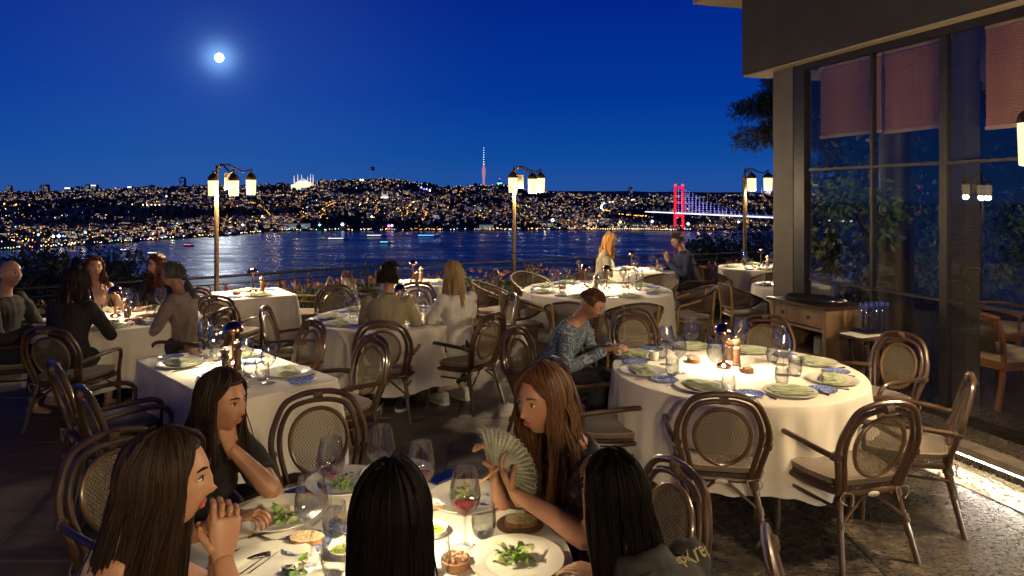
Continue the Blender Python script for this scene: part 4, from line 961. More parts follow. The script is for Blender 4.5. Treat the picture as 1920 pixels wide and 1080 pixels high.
# ------------------------------------------------------------------ tub chair with wrapped woven back on bamboo legs
def build_chair_b():
    t = thing('bamboo_tub_chair', 'x', 'chair')
    def edge(ph, top):
        a = R(ph); f = abs(ph) / 118.0
        z = (.83 - .20 * f ** 1.5) if top else (.50 + .10 * f ** 3)
        k = 1.13 if top else .92
        return Vector((.275 * k * math.sin(a), -.01 - .275 * k * math.cos(a), z))
    phs = [-118 + 236 * i / 30 for i in range(31)]
    mb = MB(); vv = []; nr = 5
    for ph in phs:
        a_, b_ = edge(ph, False), edge(ph, True)
        for q in range(nr): vv.append(a_.lerp(b_, q / (nr - 1)) + (a_.lerp(b_, q / (nr - 1)).xy.to_3d() * (.04 * math.sin(PI * q / (nr - 1)))))
    mb.add(vv, [(i * nr + q, (i + 1) * nr + q, (i + 1) * nr + q + 1, i * nr + q + 1) for i in range(30) for q in range(nr - 1)]); mb.build('back_shell', M_tub, t, sharp=None)
    rim = [edge(p, True) for p in phs] + [edge(p, False) for p in reversed(phs)]
    mb = MB(); mb.tube(rim, .0145, 8, closed=True); mb.build('shell_rim', M_rim, t)
    for s in (-1, 1):
        e = edge(s * 118, True)
        mb = MB(); mb.tube(catmull([edge(s * 80, True) * 1.0 + Vector((0, 0, -.035)), e + Vector((s * .01, -.01, -.01)), e + Vector((s * .0, .06, -.04)), (s * .268, .20, .54), (s * .25, .215, .44), (s * .245, .21, .40)], 5), .0155, 8); mb.build('armrest', M_bam, t)
        mb = MB(); a_ = edge(s * 38, True) * 1.03; mb.tube([(a_.x, a_.y - .005, a_.z - .02), (s * .175, -.235, .42), (s * .20, -.27, 0)], [.0155, .017, .016], 8); mb.build('leg', M_bam, t)
        mb = MB(); mb.tube([(s * .245, .21, .43), (s * .245, .235, 0)], [.017, .016], 8); mb.build('leg', M_bam, t)
        mb = MB(); mb.tube([(s * .245, .225, .14), (s * .06, 0, .36)], .010, 7); mb.build('brace', M_bam, t)
        mb = MB(); mb.tube([(s * .19, -.26, .14), (s * .06, -.02, .36)], .010, 7); mb.build('brace', M_bam, t)
        for c in ((s * .245, .222, .25), (s * .19, -.252, .2)):
            mb = MB(); mb.tube([(c[0], c[1], c[2] - .02), (c[0], c[1], c[2] + .02)], .0195, 8); mb.build('binding', M_bind, t)
    lp = [Vector((.255 * math.copysign(abs(math.cos(a)) ** .7, math.cos(a)), .24 * math.copysign(abs(math.sin(a)) ** .7, math.sin(a)), .40)) for a in [2 * PI * k / 36 for k in range(36)]]
    mb = MB(); mb.tube([p * 1 for p in lp], .0155, 7, closed=True); mb.build('seat_frame', M_bam, t)
    mb = MB(); mb.loft([[(p.x * .96, p.y * .96, z) for p in lp] for z in (.39, .415)]); mb.build('seat_mesh', M_tub, t)
    mb = MB(); mb.loft([[(p.x * k, p.y * k, z) for p in lp] for k, z in ((.88, .416), (.95, .422), (.97, .437), (.95, .453), (.86, .462), (.4, .468), (.05, .468))]); cu = mb.build('cushion', M_cush, t)
    mb = MB(); mb.tube([(p.x * .97, p.y * .97, .452) for p in lp], .004, 5, closed=True); mb.build('piping', M_pipe, cu)
    mb = MB(); c = Vector((.16, -.25, .41)); mb.tube(catmull([c, c + Vector((.04, -.02, -.03)), c + Vector((.03, -.03, -.09))], 4), .004, 5); mb.build('cushion_tie', M_pipe, t)
    return t
CH_B = Proto(build_chair_b())
# ------------------------------------------------------------------ tables and cloths
M_cloth = noisy(mat('cream_linen', (.72, .66, .55), .85, sheen=.2), (.68, .62, .51), (.76, .70, .60), 3, 3, bump=.10, bscale=380, bdist=.002)
M_twood = noisy(mat('table_wood', (.10, .06, .03), .6), (.07, .04, .02), (.14, .085, .045), 4, 4, (1, 8, 1))
TOP = .752
def cloth(outline, hem, rg, name, label, loc, rz, folds=1.0):
    """outline: list of (x,y,nx,ny,corner) round the table edge; drops in folds to the hem"""
    n = len(outline); ph = rg.uniform(0, 9); rows = []
    steps = [(0.0, 0.0, .0), (.004, -.001, 0), (.009, -.006, 0), (.012, -.016, .02), (.014, -.06, .15), (.018, -.14, .4), (.024, -.25, .7), (.030, -.38, .9), (.034, -.48, 1.0), (.036, None, 1.0)]
    L_ = 0; S = [0]
    for a, b in zip(outline, outline[1:] + outline[:1]): L_ += math.hypot(b[0] - a[0], b[1] - a[1]); S.append(L_)
    nf = max(6, round(L_ / .30))
    vv = []
    for out, dz_, am in steps:
        for i, (x, y, nx, ny, cor) in enumerate(outline):
            th = 2 * PI * S[i] / L_
            w1 = math.sin(nf * th + ph + 1.3 * math.sin(3 * th + ph)) * (.5 + .5 * math.sin(2 * th + ph * .7)); w2 = math.sin((nf * 2 + 3) * th + ph * 2) * .35; w3 = .5 * math.sin((nf // 2 + 1) * th + ph * 1.7)
            f = (w1 + w2 + w3) * .030 * am * folds + cor * .05 * am
            hz = hem + .02 * math.sin(5 * th + ph) - cor * .05 + .012 * math.sin(11 * th)
            z = dz_ if dz_ is not None else -(TOP - hz)
            if TOP + z < hz: z = hz - TOP
            vv.append((x + nx * (out + f), y + ny * (out + f), TOP + z))
    mb = MB(); m = len(steps)
    ff = [(j * n + i, (j + 1) * n + i, (j + 1) * n + (i + 1) % n, j * n + (i + 1) % n) for j in range(m - 1) for i in range(n)]
    # top: concentric rows
    base = len(vv); K = 6
    for k in range(1, K):
        for (x, y, nx, ny, c) in outline: vv.append((x * (1 - k / K), y * (1 - k / K), TOP + rg.uniform(-.0006, .0006)))
    vv.append((0, 0, TOP))
    for k in range(K - 1):
        a = 0 if k == 0 else base + (k - 1) * n; b = base + k * n
        ff += [(a + i, a + (i + 1) % n, b + (i + 1) % n, b + i) for i in range(n)]
    b = base + (K - 2) * n; ff += [(b + i, b + (i + 1) % n, len(vv) - 1) for i in range(n)]
    mb.add(vv, ff); o = mb.build(name, M_cloth, None, loc, rz, sharp=None); tag(o, label, 'tablecloth', 'cream tablecloths'); return o
def round_outline(r, n=160): return [(r * math.cos(a), r * math.sin(a), math.cos(a), math.sin(a), 0) for a in [2 * PI * k / n for k in range(n)]]
def rect_outline(a, b, cr=.035):
    out = []
    for sx, sy, a0 in ((1, 1, 0), (-1, 1, 90), (-1, -1, 180), (1, -1, 270)):
        for k in range(9):
            an = R(a0 + 90 * k / 8); out.append((sx * (a - cr) + cr * math.cos(an), sy * (b - cr) + cr * math.sin(an), math.cos(an), math.sin(an), math.sin(PI * k / 8)))
        nx, ny = math.cos(R(a0 + 90)), math.sin(R(a0 + 90)); p = out[-1]; ln = 2 * ((a if abs(nx) < .5 else b) - cr); dx, dy = math.cos(R(a0 + 180)), math.sin(R(a0 + 180)); m = max(4, int(ln / .035))
        for k in range(1, m): out.append((p[0] + dx * ln * k / m, p[1] + dy * ln * k / m, nx, ny, 0))
    return out
TABLES = {}
def table(key, loc, desc, r=None, ab=None, rz=0.0, hem=.2):
    rg = random.Random(hash(key) % 1000 if False else sum(map(ord, key)))
    t = thing('dining_table', 'pedestal dining table under the cloth of ' + desc, 'table', (*loc, 0), rz, 'dining tables')
    mb = MB()
    if r: mb.lathe([(0, TOP - .035), (r - .012, TOP - .035), (r - .004, TOP - .02), (r - .008, TOP - .006), (0, TOP - .006)], 48)
    else: mb.box((0, 0, TOP - .022), (ab[0] * 2 - .012, ab[1] * 2 - .012, .032))
    mb.build('tabletop', M_twood, t)
    mb = MB(); mb.lathe([(.05, .03), (.045, .3), (.05, TOP - .036)], 16); mb.build('pedestal', M_iron, t)
    for k in range(4):
        mb = MB(); a = k * PI / 2 + PI / 4; rr = .36 if r and r > .7 else .26; mb.tube([(0, 0, .06), (math.cos(a) * rr * .6, math.sin(a) * rr * .6, .045), (math.cos(a) * rr, math.sin(a) * rr, .018)], [.03, .024, .018], 8); mb.build('foot', M_iron, t)
    cloth(round_outline(r) if r else rect_outline(*ab), hem, rg, 'tablecloth', 'cream linen cloth draped over ' + desc, (*loc, 0), rz)
    TABLES[key] = dict(c=Vector((*loc, 0)), r=r, ab=ab, rz=rz, desc=desc)
table('T1', (1.54, 4.80), 'the round table at right', r=.83, hem=.22)
table('T2', (-.50, 2.30), 'the foreground diners\' round table', r=.69)
table('T3', (-1.94, 4.81), 'the rectangular table at left', ab=(.75, .385), rz=R(-45), hem=.24)
table('T4', (-1.21, 6.90), 'the round table in the middle', r=.76)
table('T5', (-3.88, 6.85), 'the round table at far left', r=.72)
table('T6', (-3.20, 8.55), 'the small table by the left lamp post', ab=(.42, .42), rz=R(35))
table('T7', (-1.30, 9.60), 'the small table at the middle railing', r=.45)
table('T8', (1.09, 8.90), 'the large round table with two lamps', r=.94)
table('T9', (2.12, 11.25), 'the couple\'s table at the back', r=.55)
table('T10', (4.15, 11.75), 'the far right table at the hedge', r=.62)
table('T11', (3.75, 9.30), 'the table behind the sideboard', r=.5)
# ------------------------------------------------------------------ chairs
def ch(P_, x, y, dx, dy, label, group):
    o = P_.place((x, y, 0), face_dir(dx, dy), label, group); o.scale = (1, 1, .965 if P_ is not CH_B else .97); return o
GA_, GB_ = 'oval back rattan armchairs', 'bamboo tub chairs'
for x, y, dx, dy, lab in (
    (1.20, 4.06, .18, .98, 'rattan armchair in front of the right round table, left one of two'), (1.86, 3.90, -.24, .97, 'rattan armchair in front of the right round table, right one of two'),
    (2.44, 4.28, -.87, .49, 'rattan armchair seen from the side at the right edge of the round table'), (2.74, 5.28, -.93, -.36, 'empty rattan armchair facing left beside the bottle stand'),
    (2.12, 5.92, -.46, -.89, 'rattan armchair in front of the wooden sideboard'), (1.20, 6.22, .2, -.98, 'rattan armchair at the back left of the right round table'),
    (.62, 4.62, .97, .24, 'dark rattan armchair at the left side of the right round table'), (.30, 5.44, .86, -.50, 'rattan armchair of the man in the patterned shirt'),
    (-.94, 3.48, .36, -.93, 'empty rattan armchair across the foreground table'), (-1.53, 2.95, .84, -.54, 'dark rattan armchair behind the woman at far left of the foreground table'),
    (.36, 2.64, -.93, -.36, 'rattan armchair of the woman with the fan'), (1.11, 2.06, .96, -.28, 'dark chair top at the bottom picture edge'),
    (-1.02, 1.55, .75, .66, 'chair of the long haired woman in profile'), (-.22, 1.22, -.05, 1, 'chair of the dark haired guest seen from behind'), (.50, 1.66, -.62, .78, 'chair of the guest in the black printed shirt'),
    (-2.69, 4.66, .7, .71, 'rattan armchair at the left side of the rectangular table, farther one'), (-2.16, 4.10, .7, .71, 'rattan armchair at the left side of the rectangular table, nearer one'),
    (-1.28, 5.06, -.72, -.69, 'rattan armchair at the right end of the rectangular table'),
    (-1.12, 6.22, -.05, 1, 'rattan armchair of the guest in the khaki shirt'), (-.44, 6.48, -.72, .50, 'rattan armchair of the blonde in the white shirt'), (-.30, 7.45, -.93, -.3, 'rattan armchair behind the blonde in the white shirt'),
    (-2.06, 6.72, .98, .1, 'dark rattan armchair at the left of the middle round table'), (-1.95, 8.0, .5, -.86, 'rattan armchair at the back left of the middle round table'), (-1.15, 8.2, .05, -1, 'rattan armchair at the back of the middle round table'),
    (-2.02, 9.75, .95, -.1, 'dark rattan armchair at the left of the middle railing table'), (-.55, 9.95, -.95, -.25, 'rattan armchair at the right of the middle railing table'),
    (-3.05, 6.62, -.98, .15, 'rattan armchair of the grey blouse guest'), (-3.15, 7.75, .1, 1, 'dark rattan armchair in front of the left railing table'), (-3.76, 5.95, .05, 1, 'rattan armchair of the guest in black seen from behind'),
    (-4.62, 6.35, .85, .4, 'chair of the bald man'), (-4.45, 7.45, .6, -.65, 'chair of the red haired woman with bare shoulders'), (-3.72, 7.75, -.1, -1, 'chair of the smiling woman in the dark top'), (-4.05, 4.75, .9, .2, 'chair at the far left picture edge, mostly cut off'),
    (1.42, 11.4, 1, -.1, 'rattan armchair of the blonde woman at the back')):
    ch(CH_A, x, y, dx, dy, lab, GA_)
for x, y, dx, dy, lab in ((-1.93, 5.72, -.72, -.69, 'lighter rattan armchair at the back right of the rectangular table'), (-2.72, 9.05, -.98, -.15, 'lighter rattan armchair right of the left railing table'), (2.92, 11.2, -1, 0, 'light framed armchair of the man with glasses')):
    ch(CH_AG, x, y, dx, dy, lab, GA_)
for x, y, dx, dy, lab in ((.30, 10.25, .55, -.83, 'tub chair at the back left of the two lamp table'), (.16, 8.42, .95, .3, 'tub chair at the left side of the two lamp table'), (.68, 7.80, .2, .98, 'tub chair behind the man in the patterned shirt'),
    (1.36, 7.72, -.1, 1, 'tub chair at the front of the two lamp table'), (2.28, 8.88, -1, .02, 'tub chair at the right side of the two lamp table'), (2.05, 9.95, -.6, -.8, 'tub chair at the back right of the two lamp table'), (1.08, 10.05, 0, -1, 'tub chair at the back of the two lamp table'),
    (-.22, 9.35, .98, -.1, 'tub chair right of the middle railing table'), (3.35, 11.55, .97, .15, 'tub chair at the left of the far right table'), (4.05, 10.75, .1, 1, 'tub chair in front of the far right table'), (3.08, 9.2, .97, .1, 'tub chair left of the table behind the sideboard')):
    ch(CH_B, x, y, dx, dy, lab, GB_)
# ------------------------------------------------------------------ tableware
M_gl = bpy.data.materials.new('clear_glass'); M_gl.use_nodes = True; glass_nodes(M_gl, .10, .95, (.955, .96, .95), .01, 1.9)
M_cop = noisy(mat('polished_copper', (.78, .40, .24), .14, 1.0), (.70, .34, .20), (.84, .46, .29), 20, 3, rough=(.10, .2))
M_porc = mat('cream_porcelain', (.70, .67, .56), .18, coat=.3); M_sil = mat('cutlery_steel', (.55, .54, .52), .18, 1.0)
M_nap = noisy(mat('sage_napkin', (.30, .34, .18), .9, sheen=.3), (.25, .29, .15), (.36, .40, .23), 25, 3, bump=.2, bscale=300, bdist=.002)
M_blue = mat('blue_china', (.06, .10, .42), .15, coat=.3)
def china():
    m = M_blue; t = N(m, 'ShaderNodeTexCoord'); v = N(m, 'ShaderNodeTexVoronoi'); v.inputs['Scale'].default_value = 55; v.feature = 'DISTANCE_TO_EDGE'
    L(m, t.outputs['Object'], v.inputs['Vector']); r = N(m, 'ShaderNodeValToRGB'); r.color_ramp.elements[0].position = .04; r.color_ramp.elements[1].position = .16
    r.color_ramp.elements[0].color = (.42, .48, .62, 1); r.color_ramp.elements[1].color = (.035, .07, .36, 1); L(m, v.outputs['Distance'], r.inputs[0]); L(m, r.outputs[0], BS(m).inputs['Base Color'])
china()
M_mill = noisy(mat('pepper_mill_wood', (.13, .055, .025), .28, coat=.4), (.08, .035, .018), (.20, .09, .04), 9, 4, (1, 1, 3)); M_mill_d = mat('mill_dark_wood', (.06, .035, .022), .3, coat=.4); M_brass = mat('brass_knob', (.75, .55, .25), .25, 1.0)
M_bowlw = noisy(mat('clay_bowl', (.30, .14, .075), .6), (.24, .11, .055), (.36, .18, .10), 20, 3); M_nut = noisy(mat('roasted_nuts', (.30, .18, .09), .6), (.14, .07, .035), (.50, .36, .22), 60, 2)
M_bulb = emissive('lamp_diffuser', (1, .86, .62), 30.0, 'NONE')
def build_lamp():
    t = thing('table_lamp', 'x', 'lamp'); z = TOP
    mb = MB(); mb.lathe([(0, .0), (.050, 0), (.052, .004), (.050, .020), (.036, .030), (.014, .040), (.012, .055)], 28); mb.build('base', M_cop, t)
    mb = MB(); mb.tube([(0, 0, .05), (0, 0, .262)], .0105, 14); mb.build('stem', M_cop, t)
    prof = [(.068, .236), (.0685, .240)] + [(.068 * math.cos(a), .242 + .070 * math.sin(a)) for a in [i * PI / 24 for i in range(1, 13)]]
    mb = MB(); mb.lathe(prof, 32); mb.lathe([(.064, .237)] + [(.064 * math.cos(a), .240 + .062 * math.sin(a)) for a in [i * PI / 20 for i in range(1, 11)]], 32, mi=0); mb.build('shade', M_cop, t)
    mb = MB(); mb.lathe([(.014, .250), (.040, .250)], 24); mb.build('diffuser', M_bulb, t)
    l = bpy.data.lights.new('lamp_light', 'AREA'); l.shape = 'DISK'; l.size = .085; l.energy = TABLE_W; l.color = (1, .80, .50)
    o = bpy.data.objects.new('lamp_light', l); COL.objects.link(o); o.parent = t; o.location = (0, 0, .245)
    mb = MB(); mb.tube([(0, -.049, .012), (0, -.053, .012)], .006, 8); mb.build('switch', M_iron, t)
    return t
LAMP = Proto(build_lamp())
def build_wine(h, rb, wine=None):
    t = thing('wine_glass', 'x', 'glass'); sh = h * .42
    prof = [(.005, sh - .004), (.010, sh), (rb * .55, sh + h * .06), (rb * .86, sh + h * .14), (rb, sh + h * .235), (rb * .97, sh + h * .34), (rb * .86, sh + h * .46), (rb * .745, h)]
    pr = [(p.x, p.z) for p in catmull([(r_, 0, z) for r_, z in prof], 3)]
    mb = MB(); mb.lathe(pr, 24); mb.lathe([(max(.002, r_ - .0014), z + .001) for r_, z in pr], 24); mb.lathe([(rb * .745 - .0012, h), (rb * .745 + .0006, h + .0012), (rb * .745 + .001, h)], 24); mb.build('bowl', M_gl, t, sharp=None)
    mb = MB(); mb.tube([(0, 0, .006), (0, 0, sh)], [.0042] * 2, 8); mb.build('stem', M_gl, t)
    mb = MB(); mb.lathe([(.004, .012), (.010, .005), (rb * .8, .002), (rb * .86, .0008), (rb * .8, 0)], 24); mb.build('foot', M_gl, t)
    if wine:
        k = 8; lev = [(r_ * .965, z) for r_, z in pr if z < sh + h * wine and z > sh - .001]
        mb = MB(); mb.lathe([(0, lev[0][1])] + lev + [(0, lev[-1][1])], 24); mb.build('red_wine', M_wine, t)
    return t
M_wine = mat('red_wine', (.20, .008, .012), .05, spec=.6); M_watr = bpy.data.materials.new('drinking_water'); M_watr.use_nodes = True; glass_nodes(M_watr, .06, .6, (.93, .95, .95), .01, 2.0)
W_BIG, W_MED, W_RED = Proto(build_wine(.275, .055)), Proto(build_wine(.245, .049)), Proto(build_wine(.270, .053, .17))
def build_tumbler(full):
    t = thing('water_glass', 'x', 'glass')
    pr = [(p.x, p.z) for p in catmull([(.006, 0, .006), (.030, 0, .003), (.038, 0, .021), (.0435, 0, .047), (.042, 0, .084), (.038, 0, .114)], 3)]
    mb = MB(); mb.lathe([(0, .001), (.025, .001)] + pr, 22); mb.lathe([(max(.002, r_ - .0016), z + .004) for r_, z in pr if z < .110], 22); mb.lathe([(.0364, .114), (.0376, .1154), (.0388, .114)], 22); mb.build('bowl', M_gl, t, sharp=None)
    if full:
        lev = [(r_ * .95, z + .002) for r_, z in pr if z < .06]; mb = MB(); mb.lathe([(0, lev[0][1])] + lev + [(0, lev[-1][1])], 22); mb.build('water', M_watr, t)
    return t
TUM, TUM_W = Proto(build_tumbler(False)), Proto(build_tumbler(True))
def single(mb, name, mats, cat, **kw): o = mb.build(name, mats, **kw); o['category'] = cat; return Proto(o)
mb = MB(); mb.lathe([(0, .002), (.090, .002), (.102, .004), (.118, .010), (.152, .016), (.158, .0175), (.158, .0145), (.118, .007), (.095, 0), (0, 0)], 40); PLATE = single(mb, 'dinner_plate', M_porc, 'plate')
mb = MB(); mb.lathe([(0, .002), (.050, .002), (.062, .005), (.083, .010), (.086, .011), (.086, .008), (.055, .0), (0, 0)], 30); BPLATE = single(mb, 'bread_plate', M_blue, 'plate')
mb = MB(); mb.lathe([(0, .002), (.050, .002), (.062, .005), (.083, .010), (.086, .011), (.086, .008), (.055, .0), (0, 0)], 30); BPLATE_C = single(mb, 'bread_plate', mat('brown_china', (.20, .12, .08), .2, coat=.3), 'plate')
def napkin_mesh(seed):
    rg = random.Random(seed); mb = MB(); nx, ny = 12, 8
    for ly, (wx, wy, z0) in enumerate(((.132, .068, .0), (.124, .058, .010), (.098, .046, .019))):
        top = []; rot = rg.uniform(-.12, .12)
        for j in range(ny + 1):
            for i in range(nx + 1):
                u, v = i / nx * 2 - 1, j / ny * 2 - 1
                x, y = u * wx, v * wy * (1 + .15 * math.sin(u * 3 + seed)); z = z0 + .008 * (1 - abs(v) ** 4) * (1 - abs(u) ** 6) + .006 * math.sin(u * 5 + seed + ly * 2) * (1 - v * v) + .004 * math.sin(v * 4 + seed * 2 + ly)
                top.append((x * math.cos(rot) - y * math.sin(rot), x * math.sin(rot) + y * math.cos(rot) + .006 * ly, max(z, .001) + .003))
        n1 = nx + 1; bot = [(x, y, z0) for x, y, z in top]; o = len(top)
        ff = [(j * n1 + i, j * n1 + i + 1, (j + 1) * n1 + i + 1, (j + 1) * n1 + i) for j in range(ny) for i in range(nx)]
        rim = [i for i in range(n1)] + [j * n1 + nx for j in range(1, ny + 1)] + [ny * n1 + i for i in range(nx - 1, -1, -1)] + [j * n1 for j in range(ny - 1, 0, -1)]
        ff += [(rim[k], o + rim[k], o + rim[(k + 1) % len(rim)], rim[(k + 1) % len(rim)]) for k in range(len(rim))]
        mb.add(top + bot, ff)
    o = mb.build('napkin', M_nap, sharp=60); o['category'] = 'napkin'; return Proto(o)
NAPS = [napkin_mesh(s) for s in (1.0, 2.6, 4.1)]
def fork_mb():
    mb = MB(); mb.tube([(0, -.10, .004), (0, -.04, .003), (0, .02, .004), (0, .045, .006)], [.006, .0045, .0028, .0035], 6, flat=.45); mb.box((0, .052, .006), (.020, .014, .002))
    for k in range(4): mb.tube([(-.0085 + k * .0057, .057, .006), (-.0085 + k * .0057, .095, .004)], [.0017, .001], 4)
    return mb
FORK = single(fork_mb(), 'fork', M_sil, 'fork')
def knife_mb():
    mb = MB(); mb.tube([(0, -.11, .004), (0, -.06, .004), (0, .0, .004)], [.0065, .0065, .005], 6, flat=.55); mb.add([(-.006, .0, .001), (.008, .0, .001), (.009, .07, .001), (.003, .11, .001), (-.004, .10, .001), (-.006, .0, .004), (.008, .0, .002), (.009, .07, .002), (.003, .11, .002), (-.004, .10, .003)], [(5, 6, 7, 8, 9), (0, 4, 3, 2, 1), (0, 1, 6, 5), (1, 2, 7, 6), (2, 3, 8, 7), (3, 4, 9, 8), (4, 0, 5, 9)]); return mb
KNIFE = single(knife_mb(), 'knife', M_sil, 'knife')
def build_mill(h, dark):
    t = thing('pepper_mill', 'x', 'mill'); k = h / .2
    body = [(0, 0), (.030, 0), (.031, .012), (.026, .020), (.029, .03), (.025, .042), (.022, .075), (.026, .105), (.029, .12), (.022, .135), (.026, .14), (0, .14)]
    mb = MB(); mb.lathe([(r_, z * k) for r_, z in body], 20); mb.build('body', M_mill_d if dark else M_mill, t)
    mb = MB(); mb.lathe([(.018, .140 * k), (.024, .146 * k), (.031, .160 * k), (.031, .172 * k), (.022, .184 * k), (0, .188 * k)], 20); mb.build('head', M_mill, t)
    mb = MB(); mb.lathe([(.008, .187 * k), (.010, .192 * k), (.008, .2 * k), (0, .203 * k)], 12); mb.build('knob', M_brass, t)
    return t
MILL, MILL_S = Proto(build_mill(.205, False)), Proto(build_mill(.155, True))
def build_nuts():
    t = thing('nut_bowl', 'x', 'bowl'); mb = MB(); mb.lathe([(0, 0), (.044, 0), (.046, .004), (.049, .030), (.046, .031), (.044, .024), (0, .022)], 28); mb.build('bowl', M_bowlw, t)
    mb = MB(); rg = random.Random(2)
    for k in range(34):
        a = rg.uniform(0, 6.28); r_ = .038 * math.sqrt(rg.random()); mb.ell((r_ * math.cos(a), r_ * math.sin(a), .028 + rg.uniform(0, .007)), (.0075, .0065, .0065), 6, 4)
    mb.build('nuts', M_nut, t)['kind'] = 'stuff'; return t
NUTS = Proto(build_nuts())
SHORT = dict(T1='right round table', T2='foreground table', T3='rectangular table', T4='middle round table', T5='far left table', T6='left railing table', T7='middle railing table', T8='two lamp table', T9="couple's table at the back", T10='far right table', T11='table behind the sideboard')
rt = random.Random(77)
def on(p, dz_=0.0): return (p[0], p[1], TOP + .0015 + dz_)
def seat_items(key, p, f, seat, detail=2, napkin=True, wine=1, blue=True):
    """one cover: p = plate centre, f = direction the diner faces"""
    f = Vector((f[0], f[1], 0)).normalized(); r_ = Vector((f.y, -f.x, 0)); rz = face_dir(f.x, f.y); sh = SHORT[key]; p = Vector((p[0], p[1], 0)); w_ = f'at the {seat} seat of the {sh}' if sh[0] != 'c' else f'at the {seat} seat of the {sh}'
    PLATE.place(on(p), rz, f'cream dinner plate {w_}', 'dinner plates')
    if napkin:
        NAPS[rt.randrange(3)].place(on(p, .008), rz + rt.uniform(-.4, .4), f'folded sage napkin on the plate {w_}', 'napkins')
    if blue: BPLATE.place(on(p - r_ * .262 + f * .03), rz, f'small blue bread plate {w_}', 'bread plates')
    if detail >= 2:
        FORK.place(on(p - r_ * .182 - f * .01), rz + rt.uniform(-.06, .06), f'fork left of the plate {w_}', 'forks'); KNIFE.place(on(p + r_ * .184 - f * .01), rz + rt.uniform(-.06, .06), f'knife right of the plate {w_}', 'knives')
    if wine:
        q = p + r_ * .17 + f * (.20 + rt.uniform(-.02, .02)); (W_BIG if rt.random() < .5 else W_MED).place(on(q), rt.uniform(0, 6), f'empty wine glass {w_}', 'wine glasses')
    if wine > 0 and detail >= 1:
        q = p + r_ * (.07 + rt.uniform(-.02, .02)) + f * .225; TUM.place(on(q), 0, f'stemless water glass {w_}', 'water glasses')
def px_items(key, proto, lst, dz_=0.0):
    for px, py, rz, lab in lst:
        g = G(px, py, TOP); proto.place(on(g, dz_), rz, lab)
def centre(key, lamps, mills, nuts):
    sh = SHORT[key]; side = ('left', 'right')
    for k, (x, y) in enumerate(lamps): LAMP.place(on((x, y)), rt.uniform(-.3, .3), f'{side[k] + " " if len(lamps) > 1 else ""}copper mushroom lamp on the {sh}', 'copper table lamps')
    for k, (x, y) in enumerate(mills): (MILL if k % 2 == 0 else MILL_S).place(on((x, y)), 0, f'{"tall" if k % 2 == 0 else "short"} pepper mill on the {sh}', 'pepper mills')
    for k, (x, y) in enumerate(nuts): NUTS.place(on((x, y)), rt.uniform(0, 6), f'{side[k] + " " if len(nuts) > 1 else ""}round clay bowl of nuts on the {sh}', 'nut bowls')
# T1 from the photograph
c = TABLES['T1']['c']
for px, py, seat in ((1206, 698, 'left front'), (1191, 667, 'left back'), (1315, 728, 'front left'), (1482, 737, 'front right'), (1561, 715, 'right front'), (1526, 681, 'right back'), (1405, 659, 'back right'), (1296, 652, 'back left')):
    g = G(px, py, TOP); seat_items('T1', g, c - g, seat, 2, True, 0, seat != 'back left')
centre('T1', [G(1357, 690, TOP).xy], [G(1381, 686, TOP).xy, G(1367, 675, TOP).xy], [G(1301, 680, TOP).xy, G(1399, 698, TOP).xy])
px_items('T1', W_BIG, [(1296, 668, 0, 'tall wine glass behind the left nut bowl of the right round table'), (1389, 664, 0, 'tall wine glass behind the pepper mills of the right round table'), (1341, 716, 0, 'tall wine glass in front of the copper lamp of the right round table'), (1469, 704, 0, 'nearest tall wine glass at the right of the right round table'), (1463, 684, 0, 'wine glass just behind the nearest one at the right of the right round table'), (1249, 684, 0, 'tall wine glass behind the white cup of the right round table')])
px_items('T1', W_MED, [(1274, 700, 0, 'slender wine glass left of the left nut bowl of the right round table')])
px_items('T1', TUM, [(1260, 704, 0, 'water glass beside the slender wine glass of the right round table'), (1241, 672, 0, 'water glass behind the white cup of the right round table'), (1366, 736, 0, 'water glass at the front edge of the right round table'), (1449, 680, 0, 'water glass left of the tall wine glasses of the right round table'), (1491, 706, 0, 'water glass right of the tall wine glasses of the right round table'), (1466, 722, 0, 'water glass in front of the tall wine glasses of the right round table')])
mb = MB(); mb.lathe([(0, 0), (.028, 0), (.034, .01), (.036, .05), (.034, .068), (.032, .068), (.033, .05), (.03, .012), (0, .006)], 24); mb.tube(catmull([(.034, 0, .055), (.055, 0, .052), (.058, 0, .03), (.034, 0, .016)], 5), .0045, 7)
g = G(1226, 676, TOP); tag(mb.build('coffee_cup', M_porc, None, on(g), R(200)), 'white coffee cup on the right round table', 'cup')
# T3
def T3(u, v): c = TABLES['T3']['c']; k = .70711; return Vector((c.x + k * u + k * v, c.y - k * u + k * v, 0))
for (u, v, f, seat) in ((-.38, -.21, (1, 1), 'farther left'), (.36, -.21, (1, 1), 'nearer left'), (-.36, .21, (-1, -1), 'farther right'), (.38, .21, (-1, -1), 'nearer right')):
    seat_items('T3', T3(u, v), f, seat, 2)
centre('T3', [T3(-.10, .05).xy], [T3(.04, .02).xy, T3(.0, -.05).xy], [T3(-.66, .0).xy])
g = T3(.2, -.03); PLATE_S = single(MB().lathe([(0, .002), (.04, .002), (.06, .012), (.062, .012), (.05, 0), (0, 0)], 24), 'side_dish', M_porc, 'dish'); PLATE_S.place(on(g), 0, 'small cream side dish on the rectangular table')
